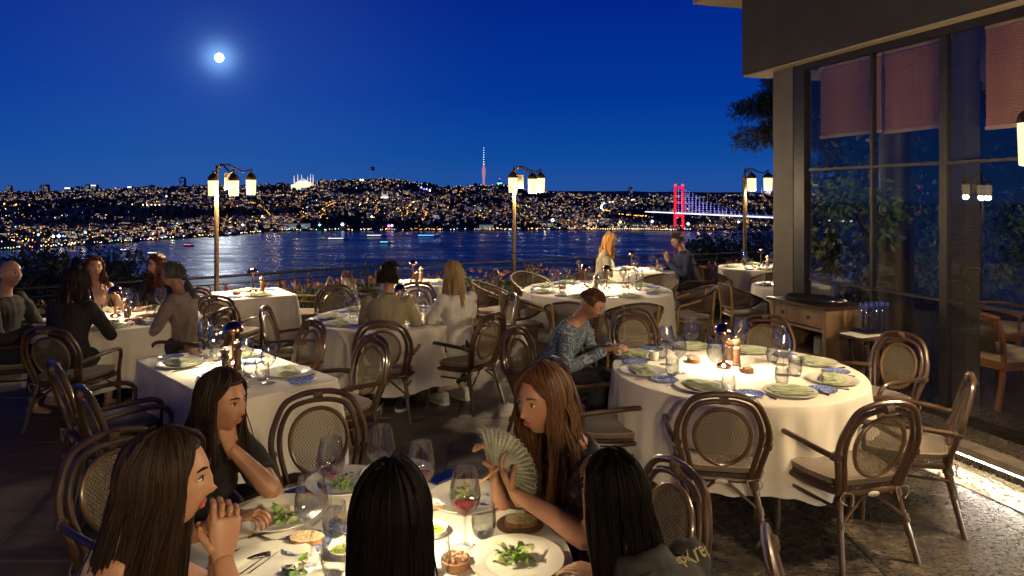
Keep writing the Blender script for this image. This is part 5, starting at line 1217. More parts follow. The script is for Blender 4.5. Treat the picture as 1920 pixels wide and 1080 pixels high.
# other tables by seat angle (degrees, 0 = +x, 90 = away from the camera)
def ring(key, seats, rin, detail, wine=1, napkin=True):
    t = TABLES[key]; r_ = (t['r'] or .42) - rin
    for a, seat in seats:
        d = Vector((math.cos(R(a)), math.sin(R(a)), 0)); seat_items(key, t['c'] + d * r_, -d, seat, detail, napkin, wine)
ring('T4', ((-85, 'front'), (-30, 'right front'), (25, 'right back'), (85, 'back'), (135, 'back left'), (185, 'left'), (225, 'front left')), .19, 2)
centre('T4', [(-1.13, 6.98)], [(-1.02, 7.02)], [(-1.02, 6.72)])
ring('T5', ((-70, 'front'), (-10, 'right'), (80, 'back'), (140, 'back left'), (200, 'left')), .19, 2, 1, True)
centre('T5', [(-3.92, 6.85)], [(-3.80, 6.84), (-3.84, 6.94)], [(-3.98, 6.66)])
ring('T6', ((-55, 'front'), (125, 'back')), .16, 1, 0); centre('T6', [(-3.22, 8.62)], [(-3.12, 8.66)], [(-3.36, 8.46)])
ring('T7', ((190, 'left'), (10, 'right')), .16, 1, 0); centre('T7', [(-1.38, 9.66)], [(-1.28, 9.74), (-1.32, 9.60)], [(-1.16, 9.42)])
ring('T8', ((-110, 'front left'), (-65, 'front right'), (-15, 'right front'), (30, 'right back'), (75, 'back right'), (115, 'back left'), (155, 'left back'), (200, 'left front')), .19, 1)
centre('T8', [(.95, 9.05), (1.22, 8.92)], [(1.06, 8.72), (1.1, 9.16)], [(.66, 8.98), (1.48, 9.10)])
ring('T9', ((190, 'left'), (-10, 'right')), .18, 1, 1, False); centre('T9', [(1.96, 11.35)], [], [])
ring('T10', ((180, 'left'), (-90, 'front'), (80, 'back')), .18, 1); centre('T10', [(4.20, 11.7)], [(4.32, 11.72), (4.36, 11.82)], [(4.05, 11.6)])
ring('T11', ((170, 'left'), (80, 'back'), (-80, 'front')), .17, 1); centre('T11', [], [], [(3.72, 9.3)])
# ------------------------------------------------------------------ foreground table with the meal
M_leafg = noisy(mat('salad_leaf', (.10, .22, .03), .35), (.05, .15, .015), (.20, .33, .06), 40, 3); M_leafp = mat('pale_lettuce', (.42, .46, .20), .4); M_chs = mat('shaved_cheese', (.66, .58, .36), .5)
def salad_leaf(seed, m):
    rg = random.Random(seed); mb = MB(); n = 7; vv = []
    for i in range(n + 1):
        t = i / n; w_ = .012 * math.sin(PI * min(1, .08 + t * .95)) ** .7
        for s in (-1, 0, 1): vv.append((s * w_ * (1 + .25 * math.sin(t * 14 + seed)), t * .05, .012 * math.sin(t * PI) + (.004 * math.sin(t * 17 + s * 2 + seed) if s else -.003)))
    mb.add(vv, [(3 * i + k, 3 * i + k + 1, 3 * i + k + 4, 3 * i + k + 3) for i in range(n) for k in range(2)]); return mb.mesh('leaf', m, sharp=None)
SL = [salad_leaf(s, m) for s, m in ((1, M_leafg), (2, M_leafg), (3, M_leafp), (4, M_leafg))]; mbx = MB(); mbx.add([(-.012, -.006, 0), (.012, -.005, .003), (.013, .007, .001), (-.011, .008, .005)], [(0, 1, 2, 3)]); SHV = mbx.mesh('cheese_shaving', M_chs)
def salad(g, label, sc_=1.0, n=26):
    rg = random.Random(label); t = thing('salad', label, 'food', on(g, .006), 0)
    for k in range(n):
        a = rg.uniform(0, 6.28); r_ = .042 * math.sqrt(rg.random()) * sc_; o = obj('leaf', SL[rg.randrange(4)], t, (r_ * math.cos(a) * 1.25, r_ * math.sin(a), rg.uniform(.002, .026) * (1 - r_ / .06))); o.rotation_euler = (rg.uniform(-.5, .6), rg.uniform(-.6, .6), rg.uniform(0, 6.28)); s = rg.uniform(.6, 1.15); o.scale = (s, s, s)
    for k in range(7):
        a = rg.uniform(0, 6.28); r_ = .03 * rg.random(); o = obj('cheese_shaving', SHV, t, (r_ * math.cos(a), r_ * math.sin(a), rg.uniform(.018, .032))); o.rotation_euler = (rg.uniform(-.6, .6), rg.uniform(-.6, .6), rg.uniform(0, 6.28))
mb = MB(); mb.lathe([(0, .002), (.095, .002), (.10, .004), (.115, .012), (.150, .018), (.156, .020), (.156, .0165), (.115, .007), (.09, 0), (0, 0)], 48); DPL = single(mb, 'dinner_plate', M_porc, 'plate')
for px, py, lab, sl in ((523, 969, 'left of the foreground table', (533, 974)), (645, 908, 'at the back left of the foreground table', (651, 914)), (877, 938, 'at the back right of the foreground table', (868, 935)), (968, 1056, 'at the right front of the foreground table', (964, 1052)), (503, 1070, 'at the left front of the foreground table', (556, 1078)), (745, 893, 'at the far side of the foreground table', None)):
    g = G(px, py, TOP); DPL.place(on(g), 0, f'wide cream plate {lab}', 'wide meal plates')
    if sl: salad(G(*sl, TOP), f'green salad on the plate {lab}', 1.0 if px != 503 else .5, 26 if px != 503 else 7)
for pr, lst in ((W_RED, [(872, 1030, 0, 'wine glass with red wine nearest the right of the foreground table'), (620, 957, 0, 'wine glass with red wine left of the dark haired guest'), (790, 965, 0, 'wine glass with red wine right of the dark haired guest')]),
                (W_BIG, [(584, 1052, 0, 'nearly empty wine glass at the left front of the foreground table'), (716, 930, 0, 'wine glass partly hidden behind the dark haired guest')]),
                (TUM_W, [(627, 1004, 0, 'half full water glass beside the bread at left of the foreground table'), (627, 1078, 0, 'water glass at the front left edge of the foreground table'), (907, 1006, 0, 'half full water glass beside the bread at right of the foreground table')]),
                (TUM, [(820, 1076, 0, 'empty water glass at the front right of the foreground table'), (770, 925, 0, 'water glass at the far side of the foreground table')])):
    px_items('T2', pr, lst)
M_crumb = noisy(mat('bread_crumb', (.52, .40, .22), .9), (.36, .25, .12), (.62, .50, .30), 70, 4, bump=.6, bscale=120); M_crust = noisy(mat('bread_crust', (.24, .10, .03), .7), (.16, .06, .02), (.36, .18, .06), 30, 3, bump=.5)
def bread(g, rz, label):
    t = thing('bread_slice', label, 'bread', on(g, .010), rz); n = 22; prof = []
    for k in range(n):
        a = 2 * PI * k / n; prof.append((.058 * math.cos(a) * (1 + .05 * math.cos(3 * a)), .030 * math.sin(a) * (1.15 if math.sin(a) > 0 else .85)))
    mb = MB(); mb.loft([[(x, y, z) for x, y in prof] for z in (0, .020)]); o = mb.build('crumb', M_crumb, t, sharp=50); o.rotation_euler = (R(12), R(4), 0)
    mb = MB(); mb.loft([[(x * 1.035, y * 1.06, z) for x, y in prof] for z in (.002, .0185)], caps=False); o = mb.build('crust', M_crust, t, sharp=None); o.rotation_euler = (R(12), R(4), 0)
for px, py, pr, lab in ((574, 1022, BPLATE, 'at left of the foreground table'), (975, 988, BPLATE_C, 'at right of the foreground table'), (662, 984, BPLATE, 'behind the dark haired guest at the foreground table')):
    g = G(px, py, TOP); pr.place(on(g), 0, f'small bread plate {lab}', 'bread plates'); bread(g, R(rt.uniform(-8, 18)), f'slice of brown bread on the plate {lab}')
M_oil = mat('herb_oil', (.34, .36, .05), .08); M_herb = mat('chopped_herb', (.06, .16, .02), .6)
def dip(g, label):
    t = thing('dip_bowl', label, 'bowl', on(g)); mb = MB(); mb.lathe([(0, 0), (.044, 0), (.050, .004), (.053, .024), (.051, .026), (.048, .022), (.045, .008), (0, .006)], 32); mb.build('dish', M_porc, t)
    mb = MB(); mb.lathe([(0, .0125), (.046, .0125)], 28, (-.004, 0, 0), sx=.93, sy=.95); mb.build('oil', M_oil, t)
    mb = MB(); rg = random.Random(9)
    for k in range(40): a = rg.uniform(0, 6.28); r_ = .03 * math.sqrt(rg.random()); mb.box((r_ * math.cos(a) - .01, r_ * math.sin(a), .0138), (.004, .0025, .0015), rg.uniform(0, 3))
    mb.build('chopped_herbs', M_herb, t, smooth=False)['kind'] = 'stuff'
dip(G(645, 1040, TOP), 'white dip bowl with green oil at left of the dark haired guest'); dip(G(812, 1002, TOP), 'white dip bowl with green oil at right of the dark haired guest')
LAMP.place(on(G(742, 1062, TOP)), 0, 'copper mushroom lamp hidden behind the dark haired guest', 'copper table lamps')
# breadsticks: loose ones on the cloth and a bundle at the couple's table
M_stick = noisy(mat('breadstick', (.42, .23, .08), .7), (.32, .16, .05), (.52, .30, .12), 60, 3)
mb = MB(); mb.tube([(0, -.09, 0), (.002, 0, .001), (0, .09, 0)], [.0035, .0045, .0035], 7); STK = single(mb, 'breadstick', M_stick, 'breadstick')
for k, (px, py, a) in enumerate(((778, 945, 10), (783, 950, 25), (786, 962, 55), (790, 968, 65), (780, 958, 35))):
    g = G(px, py, TOP); o = STK.place(on(g, .008 + .004 * k), R(-a), 'thin breadstick lying beside the dark haired guest\'s glass', 'loose breadsticks')
g = Vector((2.33, 11.1, 0)); TUM.place(on(g), 0, "glass holding breadsticks on the couple's table at the back", 'water glasses')
for k in range(7): o = STK.place((g.x + rt.uniform(-.015, .015), g.y + rt.uniform(-.015, .015), TOP + .10), 0, "upright breadstick in the glass on the couple's table", 'upright breadsticks'); o.rotation_euler = (R(90 + rt.uniform(-14, 14)), R(rt.uniform(-14, 14)), 0)
# phones
M_ph = mat('phone_body', (.02, .02, .025), .2, coat=.5); M_scr = mat('phone_screen', (.012, .014, .03), .06, coat=.6); M_case = mat('red_phone_case', (.42, .06, .06), .5); M_scrl = emissive('lit_phone_screen', (.25, .5, 1.0), 1.2)
def phone(loc, rz, label, body, scr, rot=(0, 0)):
    t = thing('phone', label, 'phone', loc, rz); t.rotation_euler = (rot[0], rot[1], rz); prof = [(x, y) for x, y, _, _, _ in rect_outline(.037, .076, .008)]
    mb = MB(); mb.loft([[(x * k, y * k, z) for x, y in prof] for k, z in ((.97, 0), (1, .002), (1, .006), (.97, .008))]); mb.build('body', body, t, sharp=40)
    mb = MB(); mb.add([(-.034, -.073, .0086), (.034, -.073, .0086), (.034, .073, .0086), (-.034, .073, .0086)], [(0, 1, 2, 3)]); mb.build('screen', scr, t, smooth=False)
    return t
phone(on(G(462, 1043, TOP)), R(-70), 'black phone lying at the left edge of the foreground table', M_ph, M_scr)
phone(on(G(572, 921, TOP)), R(-50), 'phone in a red case at the far left of the foreground table', M_case, M_scr)
phone(on(G(832, 897, TOP)), R(-40), 'dark blue phone at the far right of the foreground table', mat('blue_phone', (.03, .04, .16), .3), M_scr)
px_items('T2', KNIFE, [(464, 1010, R(-55), 'knife with a bluish blade leaning at the left plate of the foreground table'), (512, 1017, R(60), 'knife lying behind the left bread plate of the foreground table'), (982, 1026, R(65), 'knife lying behind the right front plate of the foreground table'), (810, 925, R(-55), 'knife beside the dark blue phone on the foreground table')])
px_items('T2', FORK, [(930, 952, R(75), 'fork resting at the back right plate of the foreground table'), (492, 1050, R(-20), 'left fork beside the black phone of the foreground table'), (508, 1048, R(-20), 'right fork beside the black phone of the foreground table')])
px_items('T2', NUTS, [(854, 1064, 0, 'round clay bowl of nuts at the front of the foreground table')])
# ------------------------------------------------------------------ sideboard, side table and bottles
M_oak = noisy(mat('weathered_oak', (.20, .12, .06), .6), (.12, .07, .035), (.28, .175, .09), 3, 6, (6, 6, .6), .35, 30); M_oak_d = noisy(mat('dark_oak_top', (.045, .027, .016), .35, coat=.2), (.03, .018, .011), (.065, .04, .024), 3, 5, (1, 8, 1))
sbc = Vector((3.07, 6.98, 0)); SRZ = R(19)
sb = thing('sideboard', 'weathered oak sideboard with two drawers beside the glass front', 'sideboard', sbc, SRZ)   # local -x is the front, y along the facade
sd, sl, shh = .50, .76, .90
def sp(name, m, *bx, parent=sb):
    mb = MB()
    for c_, d_ in bx: mb.box(c_, d_)
    return mb.build(name, m, parent, smooth=False)
sp('end_panel', M_oak, ((0, -sl / 2 + .02, .45), (sd, .04, .86))); sp('end_panel', M_oak, ((0, sl / 2 - .02, .45), (sd, .04, .86)))
sp('back_panel', M_oak_d, ((sd / 2 - .01, 0, .45), (.02, sl - .082, .84))); sp('worktop', M_oak_d, ((-.01, 0, .885), (sd + .05, sl + .05, .03)))
for z in (.10, .38, .66): sp('shelf', M_oak, ((-.005, 0, z), (sd - .03, sl - .084, .025)))
for s in (-1, 1):
    dr = sp('drawer', M_oak, ((-sd / 2 + .02, s * sl / 4.35, .775), (.03, sl / 2 - .075, .165)))
    sp('drawer_panel', M_oak, ((-sd / 2 + .003, s * sl / 4.35, .775), (.012, sl / 2 - .14, .10)), parent=dr)
    mb = MB(); mb.ell((-sd / 2 - .022, s * sl / 4.35, .775), (.013, .017, .017), 12, 8); mb.tube([(-sd / 2, s * sl / 4.35, .775), (-sd / 2 - .02, s * sl / 4.35, .775)], .006, 8); mb.build('knob', M_iron, dr)
sp('centre_rail', M_oak, ((-sd / 2 + .02, 0, .775), (.034, .03, .165)))
def SB(x, y, z): return sbc + Vector((x * math.cos(SRZ) - y * math.sin(SRZ), x * math.sin(SRZ) + y * math.cos(SRZ), z))
M_tray = mat('black_tray', (.015, .013, .012), .3, coat=.3)
mb = MB(); mb.lathe([(0, .0), (.97, 0), (1.0, .004), (1.03, .03), (1.0, .03), (.96, .008), (0, .006)], 40); o = mb.build('oval_tray', M_tray, None, SB(-.02, .0, .902), SRZ); o.scale = (.215, .34, 1); tag(o, 'black oval tray on top of the oak sideboard', 'tray')
mb = MB(); mb.lathe([(0, 0), (.07, 0), (.105, .010), (.112, .012), (.112, .0085), (.07, -.003), (0, -.003)], 28); SPL = single(mb, 'stacked_plate', M_porc, 'plate')
for k in range(12): SPL.place(SB(-.05, -.17, .400 + .0135 * k), 0, 'cream plate in the stack inside the oak sideboard', 'plates stacked in the sideboard')
M_bcap = mat('blue_bottle_cap', (.02, .05, .35), .4)
def build_bottle():
    t = thing('water_bottle', 'x', 'bottle'); mb = MB(); pr = [(p.x, p.z) for p in catmull([(.029, 0, 0), (.032, 0, .02), (.032, 0, .11), (.029, 0, .13), (.031, 0, .15), (.022, 0, .185), (.0135, 0, .205), (.0135, 0, .225)], 3)]
    mb.lathe([(0, .001)] + pr, 20); mb.build('body', M_gl, t, sharp=None)
    mb = MB(); lev = [(r_ * .95, z + .002) for r_, z in pr if z < .17]; mb.lathe([(0, .003)] + lev + [(0, lev[-1][1])], 18); mb.build('water', M_watr, t)
    mb = MB(); mb.lathe([(.0155, .218), (.0155, .238), (.013, .241), (0, .241)], 14); mb.build('cap', M_bcap, t)
    return t
BOT = Proto(build_bottle()); BOT.place(SB(.02, -.20, .909), 0, 'single water bottle standing on the oval tray', 'water bottles')
stc = Vector((3.18, 6.10, 0)); st = thing('side_table', 'small round side table on thin black iron legs', 'table', stc)
mb = MB(); mb.lathe([(0, .715), (.27, .715), (.278, .722), (.278, .738), (.27, .745), (0, .745)], 40); mb.build('table_top', M_oak_d, st)
for k in range(4):
    a = R(45 + 90 * k); mb = MB(); mb.tube([(.20 * math.cos(a), .20 * math.sin(a), .715), (.19 * math.cos(a), .19 * math.sin(a), .4), (.22 * math.cos(a), .22 * math.sin(a), 0)], .010, 8); mb.lathe([(0, -.016), (.015, -.012), (.019, 0), (.015, .012), (0, .016)], 10, (.198 * math.cos(a), .198 * math.sin(a), .66)); mb.build('leg', M_iron, st)
    b_ = R(45 + 90 * (k + 1)); mb = MB(); mb.tube([(.195 * math.cos(a), .195 * math.sin(a), .60), (.20 * math.cos(b_), .20 * math.sin(b_), .25)], .005, 6); mb.build('brace', M_iron, st)
mb = MB(); mb.loft([[(x, y, z) for x, y, *_ in rect_outline(.16, .11, .02)] for z in (0, .006)]); tag(mb.build('folded_cloth', M_cloth, None, (stc.x - .12, stc.y - .06, .747), R(25)), 'folded cream cloth hanging over the edge of the side table', 'cloth')
mb = MB(); mb.loft([[(x * k, y * k, z) for x, y, *_ in rect_outline(.17, .10, .02)] for k, z in ((.94, 0), (1, .004), (1.0, .014), (.96, .014), (.95, .006))]); tag(mb.build('serving_tray', M_tray, None, (stc.x + .0, stc.y + .02, .755), R(20)), 'small black tray under the water bottles', 'tray')
nb_ = 0
for i in range(5):
    for j in range(2):
        x, y = -.10 + i * .062 + (j * .02), -.02 + j * .072; rz_ = R(20); BOT.place((stc.x + x * math.cos(rz_) - y * math.sin(rz_), stc.y + x * math.sin(rz_) + y * math.cos(rz_) + .02, .764), 0, 'water bottle with blue cap in the cluster on the side table', 'clustered water bottles')
# ------------------------------------------------------------------ wooden armchairs behind the glass
M_teak = noisy(mat('teak', (.20, .085, .035), .35, coat=.3), (.14, .055, .022), (.27, .12, .05), 4, 5, (1, 1, .4)); M_seat = noisy(mat('cream_upholstery', (.48, .38, .24), .9, sheen=.3), (.42, .33, .2), (.54, .44, .29), 80, 2); M_rug = noisy(mat('patterned_fabric', (.4, .1, .06), .9), (.5, .35, .22), (.35, .05, .04), 60, 2, lo=.45, hi=.55)
def wood_chair(loc, rz, label, pat):
    t = thing('wooden_armchair', label, 'chair', loc, rz)
    for s in (-1, 1):
        mb = MB(); mb.tube([(s * .25, .25, .62), (s * .25, .25, .3), (s * .255, .28, 0)], [.018, .024, .02], 4); mb.build('leg', M_teak, t)
        mb = MB(); mb.tube(catmull([(s * .22, -.30, 0), (s * .23, -.24, .4), (s * .24, -.28, .7), (s * .22, -.33, .82)], 4), .024, 4); mb.build('leg', M_teak, t)
        mb = MB(); mb.tube(catmull([(s * .24, -.28, .66), (s * .29, -.05, .68), (s * .29, .15, .66), (s * .27, .28, .62)], 4), .022, 6, flat=.7); mb.build('armrest', M_teak, t)
    mb = MB(); mb.tube(catmull([(-.24, -.30, .80), (-.12, -.36, .83), (0, -.38, .84), (.12, -.36, .83), (.24, -.30, .80)], 4), .028, 6, flat=1.6); mb.build('crest_rail', M_teak, t)
    mb = MB(); mb.box((0, -.0, .39), (.52, .54, .07)); mb.build('seat_rail', M_teak, t)
    mb = MB(); mb.loft([[(x * k, y * k, z) for x, y, *_ in rect_outline(.25, .26, .05)] for k, z in ((.98, .425), (1, .44), (1, .475), (.96, .49), (.6, .50), (.1, .50))]); mb.build('seat_cushion', M_seat, t, sharp=60)
    mb = MB(); mb.loft([[(x, -.30 - .05 * (1 - (x / .2) ** 2) + o_ - (z - .5) * .15, z) for x, z in ((-.2, .5), (.2, .5), (.2, .78), (-.2, .78))] for o_ in (0, .02)]); mb.build('back_panel', M_rug if pat else M_tub, t, sharp=30)
c_ = FL(.90, .22, KERB); wood_chair(c_, face_dir(.95, .25), 'teak armchair with cream seat behind the right window pane', False)
c_ = FL(2.1, 1.2, KERB); wood_chair(c_, face_dir(.6, -.7), 'teak armchair with patterned back farther behind the glass', True)
# ------------------------------------------------------------------ people
def skin(name, c): return noisy(mat(name, c, .48, sss=.12), tuple(x * .92 for x in c), tuple(min(1, x * 1.06) for x in c), 30, 4, bump=.05, bscale=200, bdist=.002)
SK1, SK2, SK3 = skin('skin_light', (.40, .21, .125)), skin('skin_tan', (.35, .17, .095)), skin('skin_fair', (.46, .26, .17))
M_lip = mat('lips', (.36, .10, .085), .4); M_lipr = mat('red_lips', (.40, .085, .07), .4); M_eyew = mat('eye_white', (.5, .47, .43), .4); M_iris = mat('eye_iris', (.03, .018, .01), .1); M_nail = mat('red_nail', (.35, .015, .02), .2)
def hairm(name, c, c2):
    m = mat(name, c, .55, spec=.22); g = N(m, 'ShaderNodeNewGeometry'); r = N(m, 'ShaderNodeValToRGB'); L(m, g.outputs['Random Per Island'], r.inputs[0]); r.color_ramp.elements[0].color = (*c, 1); r.color_ramp.elements[1].color = (*c2, 1); L(m, r.outputs[0], BS(m).inputs['Base Color']); return m
H_BLACK, H_DARK, H_BROWN, H_AUB, H_BLOND, H_GOLD, H_GREY = hairm('hair_black', (.0015, .001, .001), (.004, .003, .0025)), hairm('hair_dark_brown', (.008, .004, .0025), (.026, .012, .006)), hairm('hair_brown', (.045, .019, .008), (.13, .058, .022)), hairm('hair_auburn', (.06, .018, .009), (.13, .04, .018)), hairm('hair_blond', (.30, .19, .085), (.48, .33, .17)), hairm('hair_golden', (.33, .15, .045), (.52, .28, .09)), hairm('hair_greying', (.04, .035, .032), (.14, .12, .11))
TMP = bpy.data.scenes.new('workshop')
BS(H_BLACK).inputs['Specular IOR Level'].default_value = .06; BS(H_BLACK).inputs['Roughness'].default_value = .6
def evaluated(o, name):
    for c in list(o.users_collection): c.objects.unlink(o)
    TMP.collection.objects.link(o)
    with bpy.context.temp_override(scene=TMP, view_layer=TMP.view_layers[0]): dg = bpy.context.evaluated_depsgraph_get()
    me = bpy.data.meshes.new_from_object(o.evaluated_get(dg), preserve_all_data_layers=False, depsgraph=dg); me.name = name; return me
def remesh(mb, vox, smooth_it, name, disp=None):
    """grow one continuous skin round the posed volumes"""
    o = mb.build(name, mat('plain_grey', (.5, .5, .5)), sharp=None); m = o.modifiers.new('r', 'REMESH'); m.mode = 'VOXEL'; m.voxel_size = vox; m.use_smooth_shade = True
    s = o.modifiers.new('s', 'SMOOTH'); s.factor = .5; s.iterations = smooth_it
    me = evaluated(o, name); old = o.data; bpy.data.objects.remove(o); bpy.data.meshes.remove(old); me.materials.clear()
    if disp:
        nn = [v.normal.copy() for v in me.vertices]; cc = [v.co.copy() for v in me.vertices]; me.vertices.foreach_set('co', [x for c, q in zip(cc, nn) for x in (c + q * disp(c))]); me.update()
    return me
def ring_e(c, rx, ry, right, fwd, n=20, sq=1.0): 
    out = []
    for k in range(n):
        a = 2 * PI * k / n; ca, sa = math.cos(a), math.sin(a)
        out.append(Vector(c) + right * (rx * math.copysign(abs(ca) ** sq, ca)) + fwd * (ry * math.copysign(abs(sa) ** sq, sa)))
    return out
def head_points(nu=56, nv=44, male=False):
    vv = []; ff = []
    def gss(d, c, sx, sz): return math.exp(-((d.x - c[0]) / sx) ** 2 - ((d.z - c[2]) / sz) ** 2) if d.y > 0 else 0.0
    for j in range(nv + 1):
        th = PI * j / nv
        for i in range(nu):
            a = 2 * PI * i / nu; d = Vector((math.sin(th) * math.cos(a), math.sin(th) * math.sin(a), math.cos(th)))
            p = Vector((d.x * .074, d.y * .096, d.z * .116))
            if d.z < 0:
                k = -d.z; p.x *= 1 - (.22 if male else .30) * k ** 1.4
                if d.y < 0: p.y *= 1 - .45 * k
                else: p.y *= 1 - .08 * k
            if d.y > 0: p.x *= 1 - .05 * d.y
            dy = 0.0
            dy += .010 * gss(d, (0, 0, -.86), .28, .20)
            dy += .023 * gss(d, (0, 0, -.25), .125, .10) + .014 * gss(d, (0, 0, -.06), .085, .22)
            for s in (-1, 1):
                dy -= .010 * gss(d, (s * .40, 0, .08), .17, .11); dy += .004 * gss(d, (s * .36, 0, .26), .25, .08); dy += .005 * gss(d, (s * .52, 0, -.2), .2, .2)
            dy += .0065 * gss(d, (0, 0, -.50), .26, .055) + .006 * gss(d, (0, 0, -.62), .22, .05) - .004 * gss(d, (0, 0, -.56), .25, .02) - .003 * gss(d, (0, 0, -.72), .2, .05)
            p.y += dy; vv.append(p)
    for j in range(nv):
        for i in range(nu): i2 = (i + 1) % nu; ff.append((j * nu + i, (j + 1) * nu + i, (j + 1) * nu + i2, j * nu + i2))
    return vv, ff
HEADS = {False: head_points(male=False), True: head_points(male=True)}
def hand(mb, wrist, dirv, palm_n, side, curl, s=1.0, nails=None):
    """palm and five jointed fingers; side=+1 puts the thumb on +right"""
    f = dirv.normalized(); n = (palm_n - f * palm_n.dot(f)).normalized(); r_ = f.cross(n) * side
    def T(a, b, c): return wrist + f * a * s + r_ * b * s + n * c * s
    mb.loft([ring_e(T(a, 0, 0), rx * s, ry * s, r_, n, 12) for a, rx, ry in ((-.045, .017, .015), (-.012, .0235, .0185), (.02, .033, .016), (.06, .040, .014), (.088, .039, .011), (.094, .03, .007))])
    for k, (off, ln) in enumerate(((.029, .068), (.010, .077), (-.010, .071), (-.028, .055))):
        p = T(.085, off, 0); ang = 0.0; pts = [p - f * .012 * s]; rad = [.0080 * s]; c_ = curl * (.9 + .12 * k); spread = off * .9
        for seg in (.45, .31, .24):
            ang += c_ * (.55 if seg == .45 else .75); d = f * math.cos(ang) + n * (-math.sin(ang)) + r_ * spread * .6
            pts.append(p); rad.append((.0081 - .0006 * k) * s); p = p + d.normalized() * ln * seg * s
        pts.append(p); rad.append(.0056 * s); mb.tube(pts, rad, 8); mb.ell(p, (.0056 * s,) * 3, 8, 5)
        if nails is not None: nails.append((p + n * .0045 * s - d * .004, d, n, r_))
    p = T(.025, .030, -.004); d = (f * .75 + r_ * .65 - n * (.2 + .5 * curl)).normalized(); q = p + d * .038 * s; d2 = (f * .95 + r_ * .15 - n * (.3 + .6 * curl)).normalized(); q2 = q + d2 * .030 * s
    mb.tube([p - d * .014 * s, p, q, q2], [.014 * s, .0125 * s, .0105 * s, .0075 * s], 8); mb.ell(q2, (.0075 * s,) * 3, 8, 5)
def hair_long(mh, rg, Mh, s, length, n, rad, part=0.0, vol=1.10, front_open=62, wave=.004, back=.02, tail=None, spread=1.0):
    """locks of strands from the scalp, over the head and down; Mh maps head space to person space"""
    per = 16; bk = Mh.to_3x3() @ Vector((0, -1, 0))
    for lk in range(n // per):
        lth = math.acos(1 - rg.random() * .95); lph = rg.uniform(-PI, PI); fly = rg.random() < .10       # ph: 0 = back, +-pi = front
        if abs(lph) > R(180 - front_open) and lth > R(38): continue
        lvol = vol + rg.uniform(-.04, .05) + (.05 if fly else 0); lL = length * rg.uniform(.68, 1.08); lw0 = rg.uniform(0, 6); lsx = rg.gauss(0, .028 * spread); lsy = rg.gauss(-.008, .028 * spread); lwv = wave * rg.uniform(.5, 2.2); tip = rg.uniform(.25, .9)
        for k in range(per):
            jx, jy = rg.gauss(0, 1), rg.gauss(0, 1); th0 = max(.02, lth + jy * .05); ph = lph + jx * .055; vv_ = lvol + rg.gauss(0, .012)
            lim = R(180 - front_open - 8) + jx * .05; th1 = R(97) + jy * .05; pts = []; st = 7
            for q in range(st):
                t = q / (st - 1); th = th0 + (th1 - th0) * t; pp = ph
                if abs(ph) > lim: pp = math.copysign(abs(ph) + (lim - abs(ph)) * min(1, t * 1.4), ph)
                d = Vector((math.sin(th) * math.sin(pp), -math.sin(th) * math.cos(pp), math.cos(th)))
                pts.append(Mh @ Vector((d.x * .078 * vv_, d.y * .100 * vv_ - .004, d.z * .117 * vv_)))
            L_ = lL * rg.uniform(.90, 1.03); m = max(3, int(L_ / .045)); p = pts[-1].copy(); lone = .03 if rg.random() < .04 else 0
            if tail is not None:
                tgt = Mh @ Vector(tail)
                for q in range(1, 4): pts.append(p.lerp(tgt, q / 3) + Vector((rg.uniform(-.01, .01), rg.uniform(-.01, .01), 0)))
                p = pts[-1].copy()
            for q in range(1, m + 1):
                t = q / m; cv = .004 * (1 - tip * t) - .004
                pts.append(p + Vector((0, 0, -L_ * t)) + bk * (back * t * min(1, L_ * 2)) + Vector((lsx * t + lwv * math.sin(lw0 + q * .8) + jx * (cv + lone * t), lsy * t + lwv * math.cos(lw0 + q * .7) + jy * (cv + lone * t), 0)))
            mh.tube(pts, [rad] * (len(pts) - 2) + [rad * .7, rad * .25], 3, caps=False)
def hair_cap(mh, Mh, vol, front=62, low=100, bump=.004, seed=0.0, nu=36, nv=18):
    """scalp volume under the strands"""
    vv = []; 
    for j in range(nv + 1):
        for i in range(nu):
            ph = -PI + 2 * PI * i / nu; f = abs(ph) > R(180 - front); edge = R(low) if not f else R(48); blend = max(0, min(1, (abs(ph) - R(180 - front) + .25) / .5)); edge = R(low) * (1 - blend) + R(50) * blend
            th = edge * j / nv; d = Vector((math.sin(th) * math.sin(ph), -math.sin(th) * math.cos(ph), math.cos(th))); k = vol + bump * 8 * mnoise.noise(d * 6 + Vector((seed, 0, 0)))
            if j == nv: k *= .93
            vv.append(Mh @ Vector((d.x * .078 * k, d.y * .100 * k - .004, d.z * .117 * k)))
    mh.add(vv, [(j * nu + i, (j + 1) * nu + i, (j + 1) * nu + (i + 1) % nu, j * nu + (i + 1) % nu) for j in range(nv) for i in range(nu)])
def hair_short(mh, rg, Mh, n, ln, rad, front=60, low=92):
    for k in range(n):
        ph = rg.uniform(-PI, PI); edge = R(52) if abs(ph) > R(180 - front) else R(low); th = edge * math.sqrt(rg.random())
        d = Vector((math.sin(th) * math.sin(ph), -math.sin(th) * math.cos(ph), math.cos(th))); p = Vector((d.x * .079, d.y * .101 - .004, d.z * .118)); t = (d * .5 + Vector((0, .2 if th < R(60) else -.1, -.6 if th > R(50) else .1)) + rv(rg) * .25).normalized()
        mh.tube([Mh @ p, Mh @ (p + t * ln * .6 + d * ln * .15), Mh @ (p + t * ln)], [rad, rad, rad * .3], 3, caps=False)
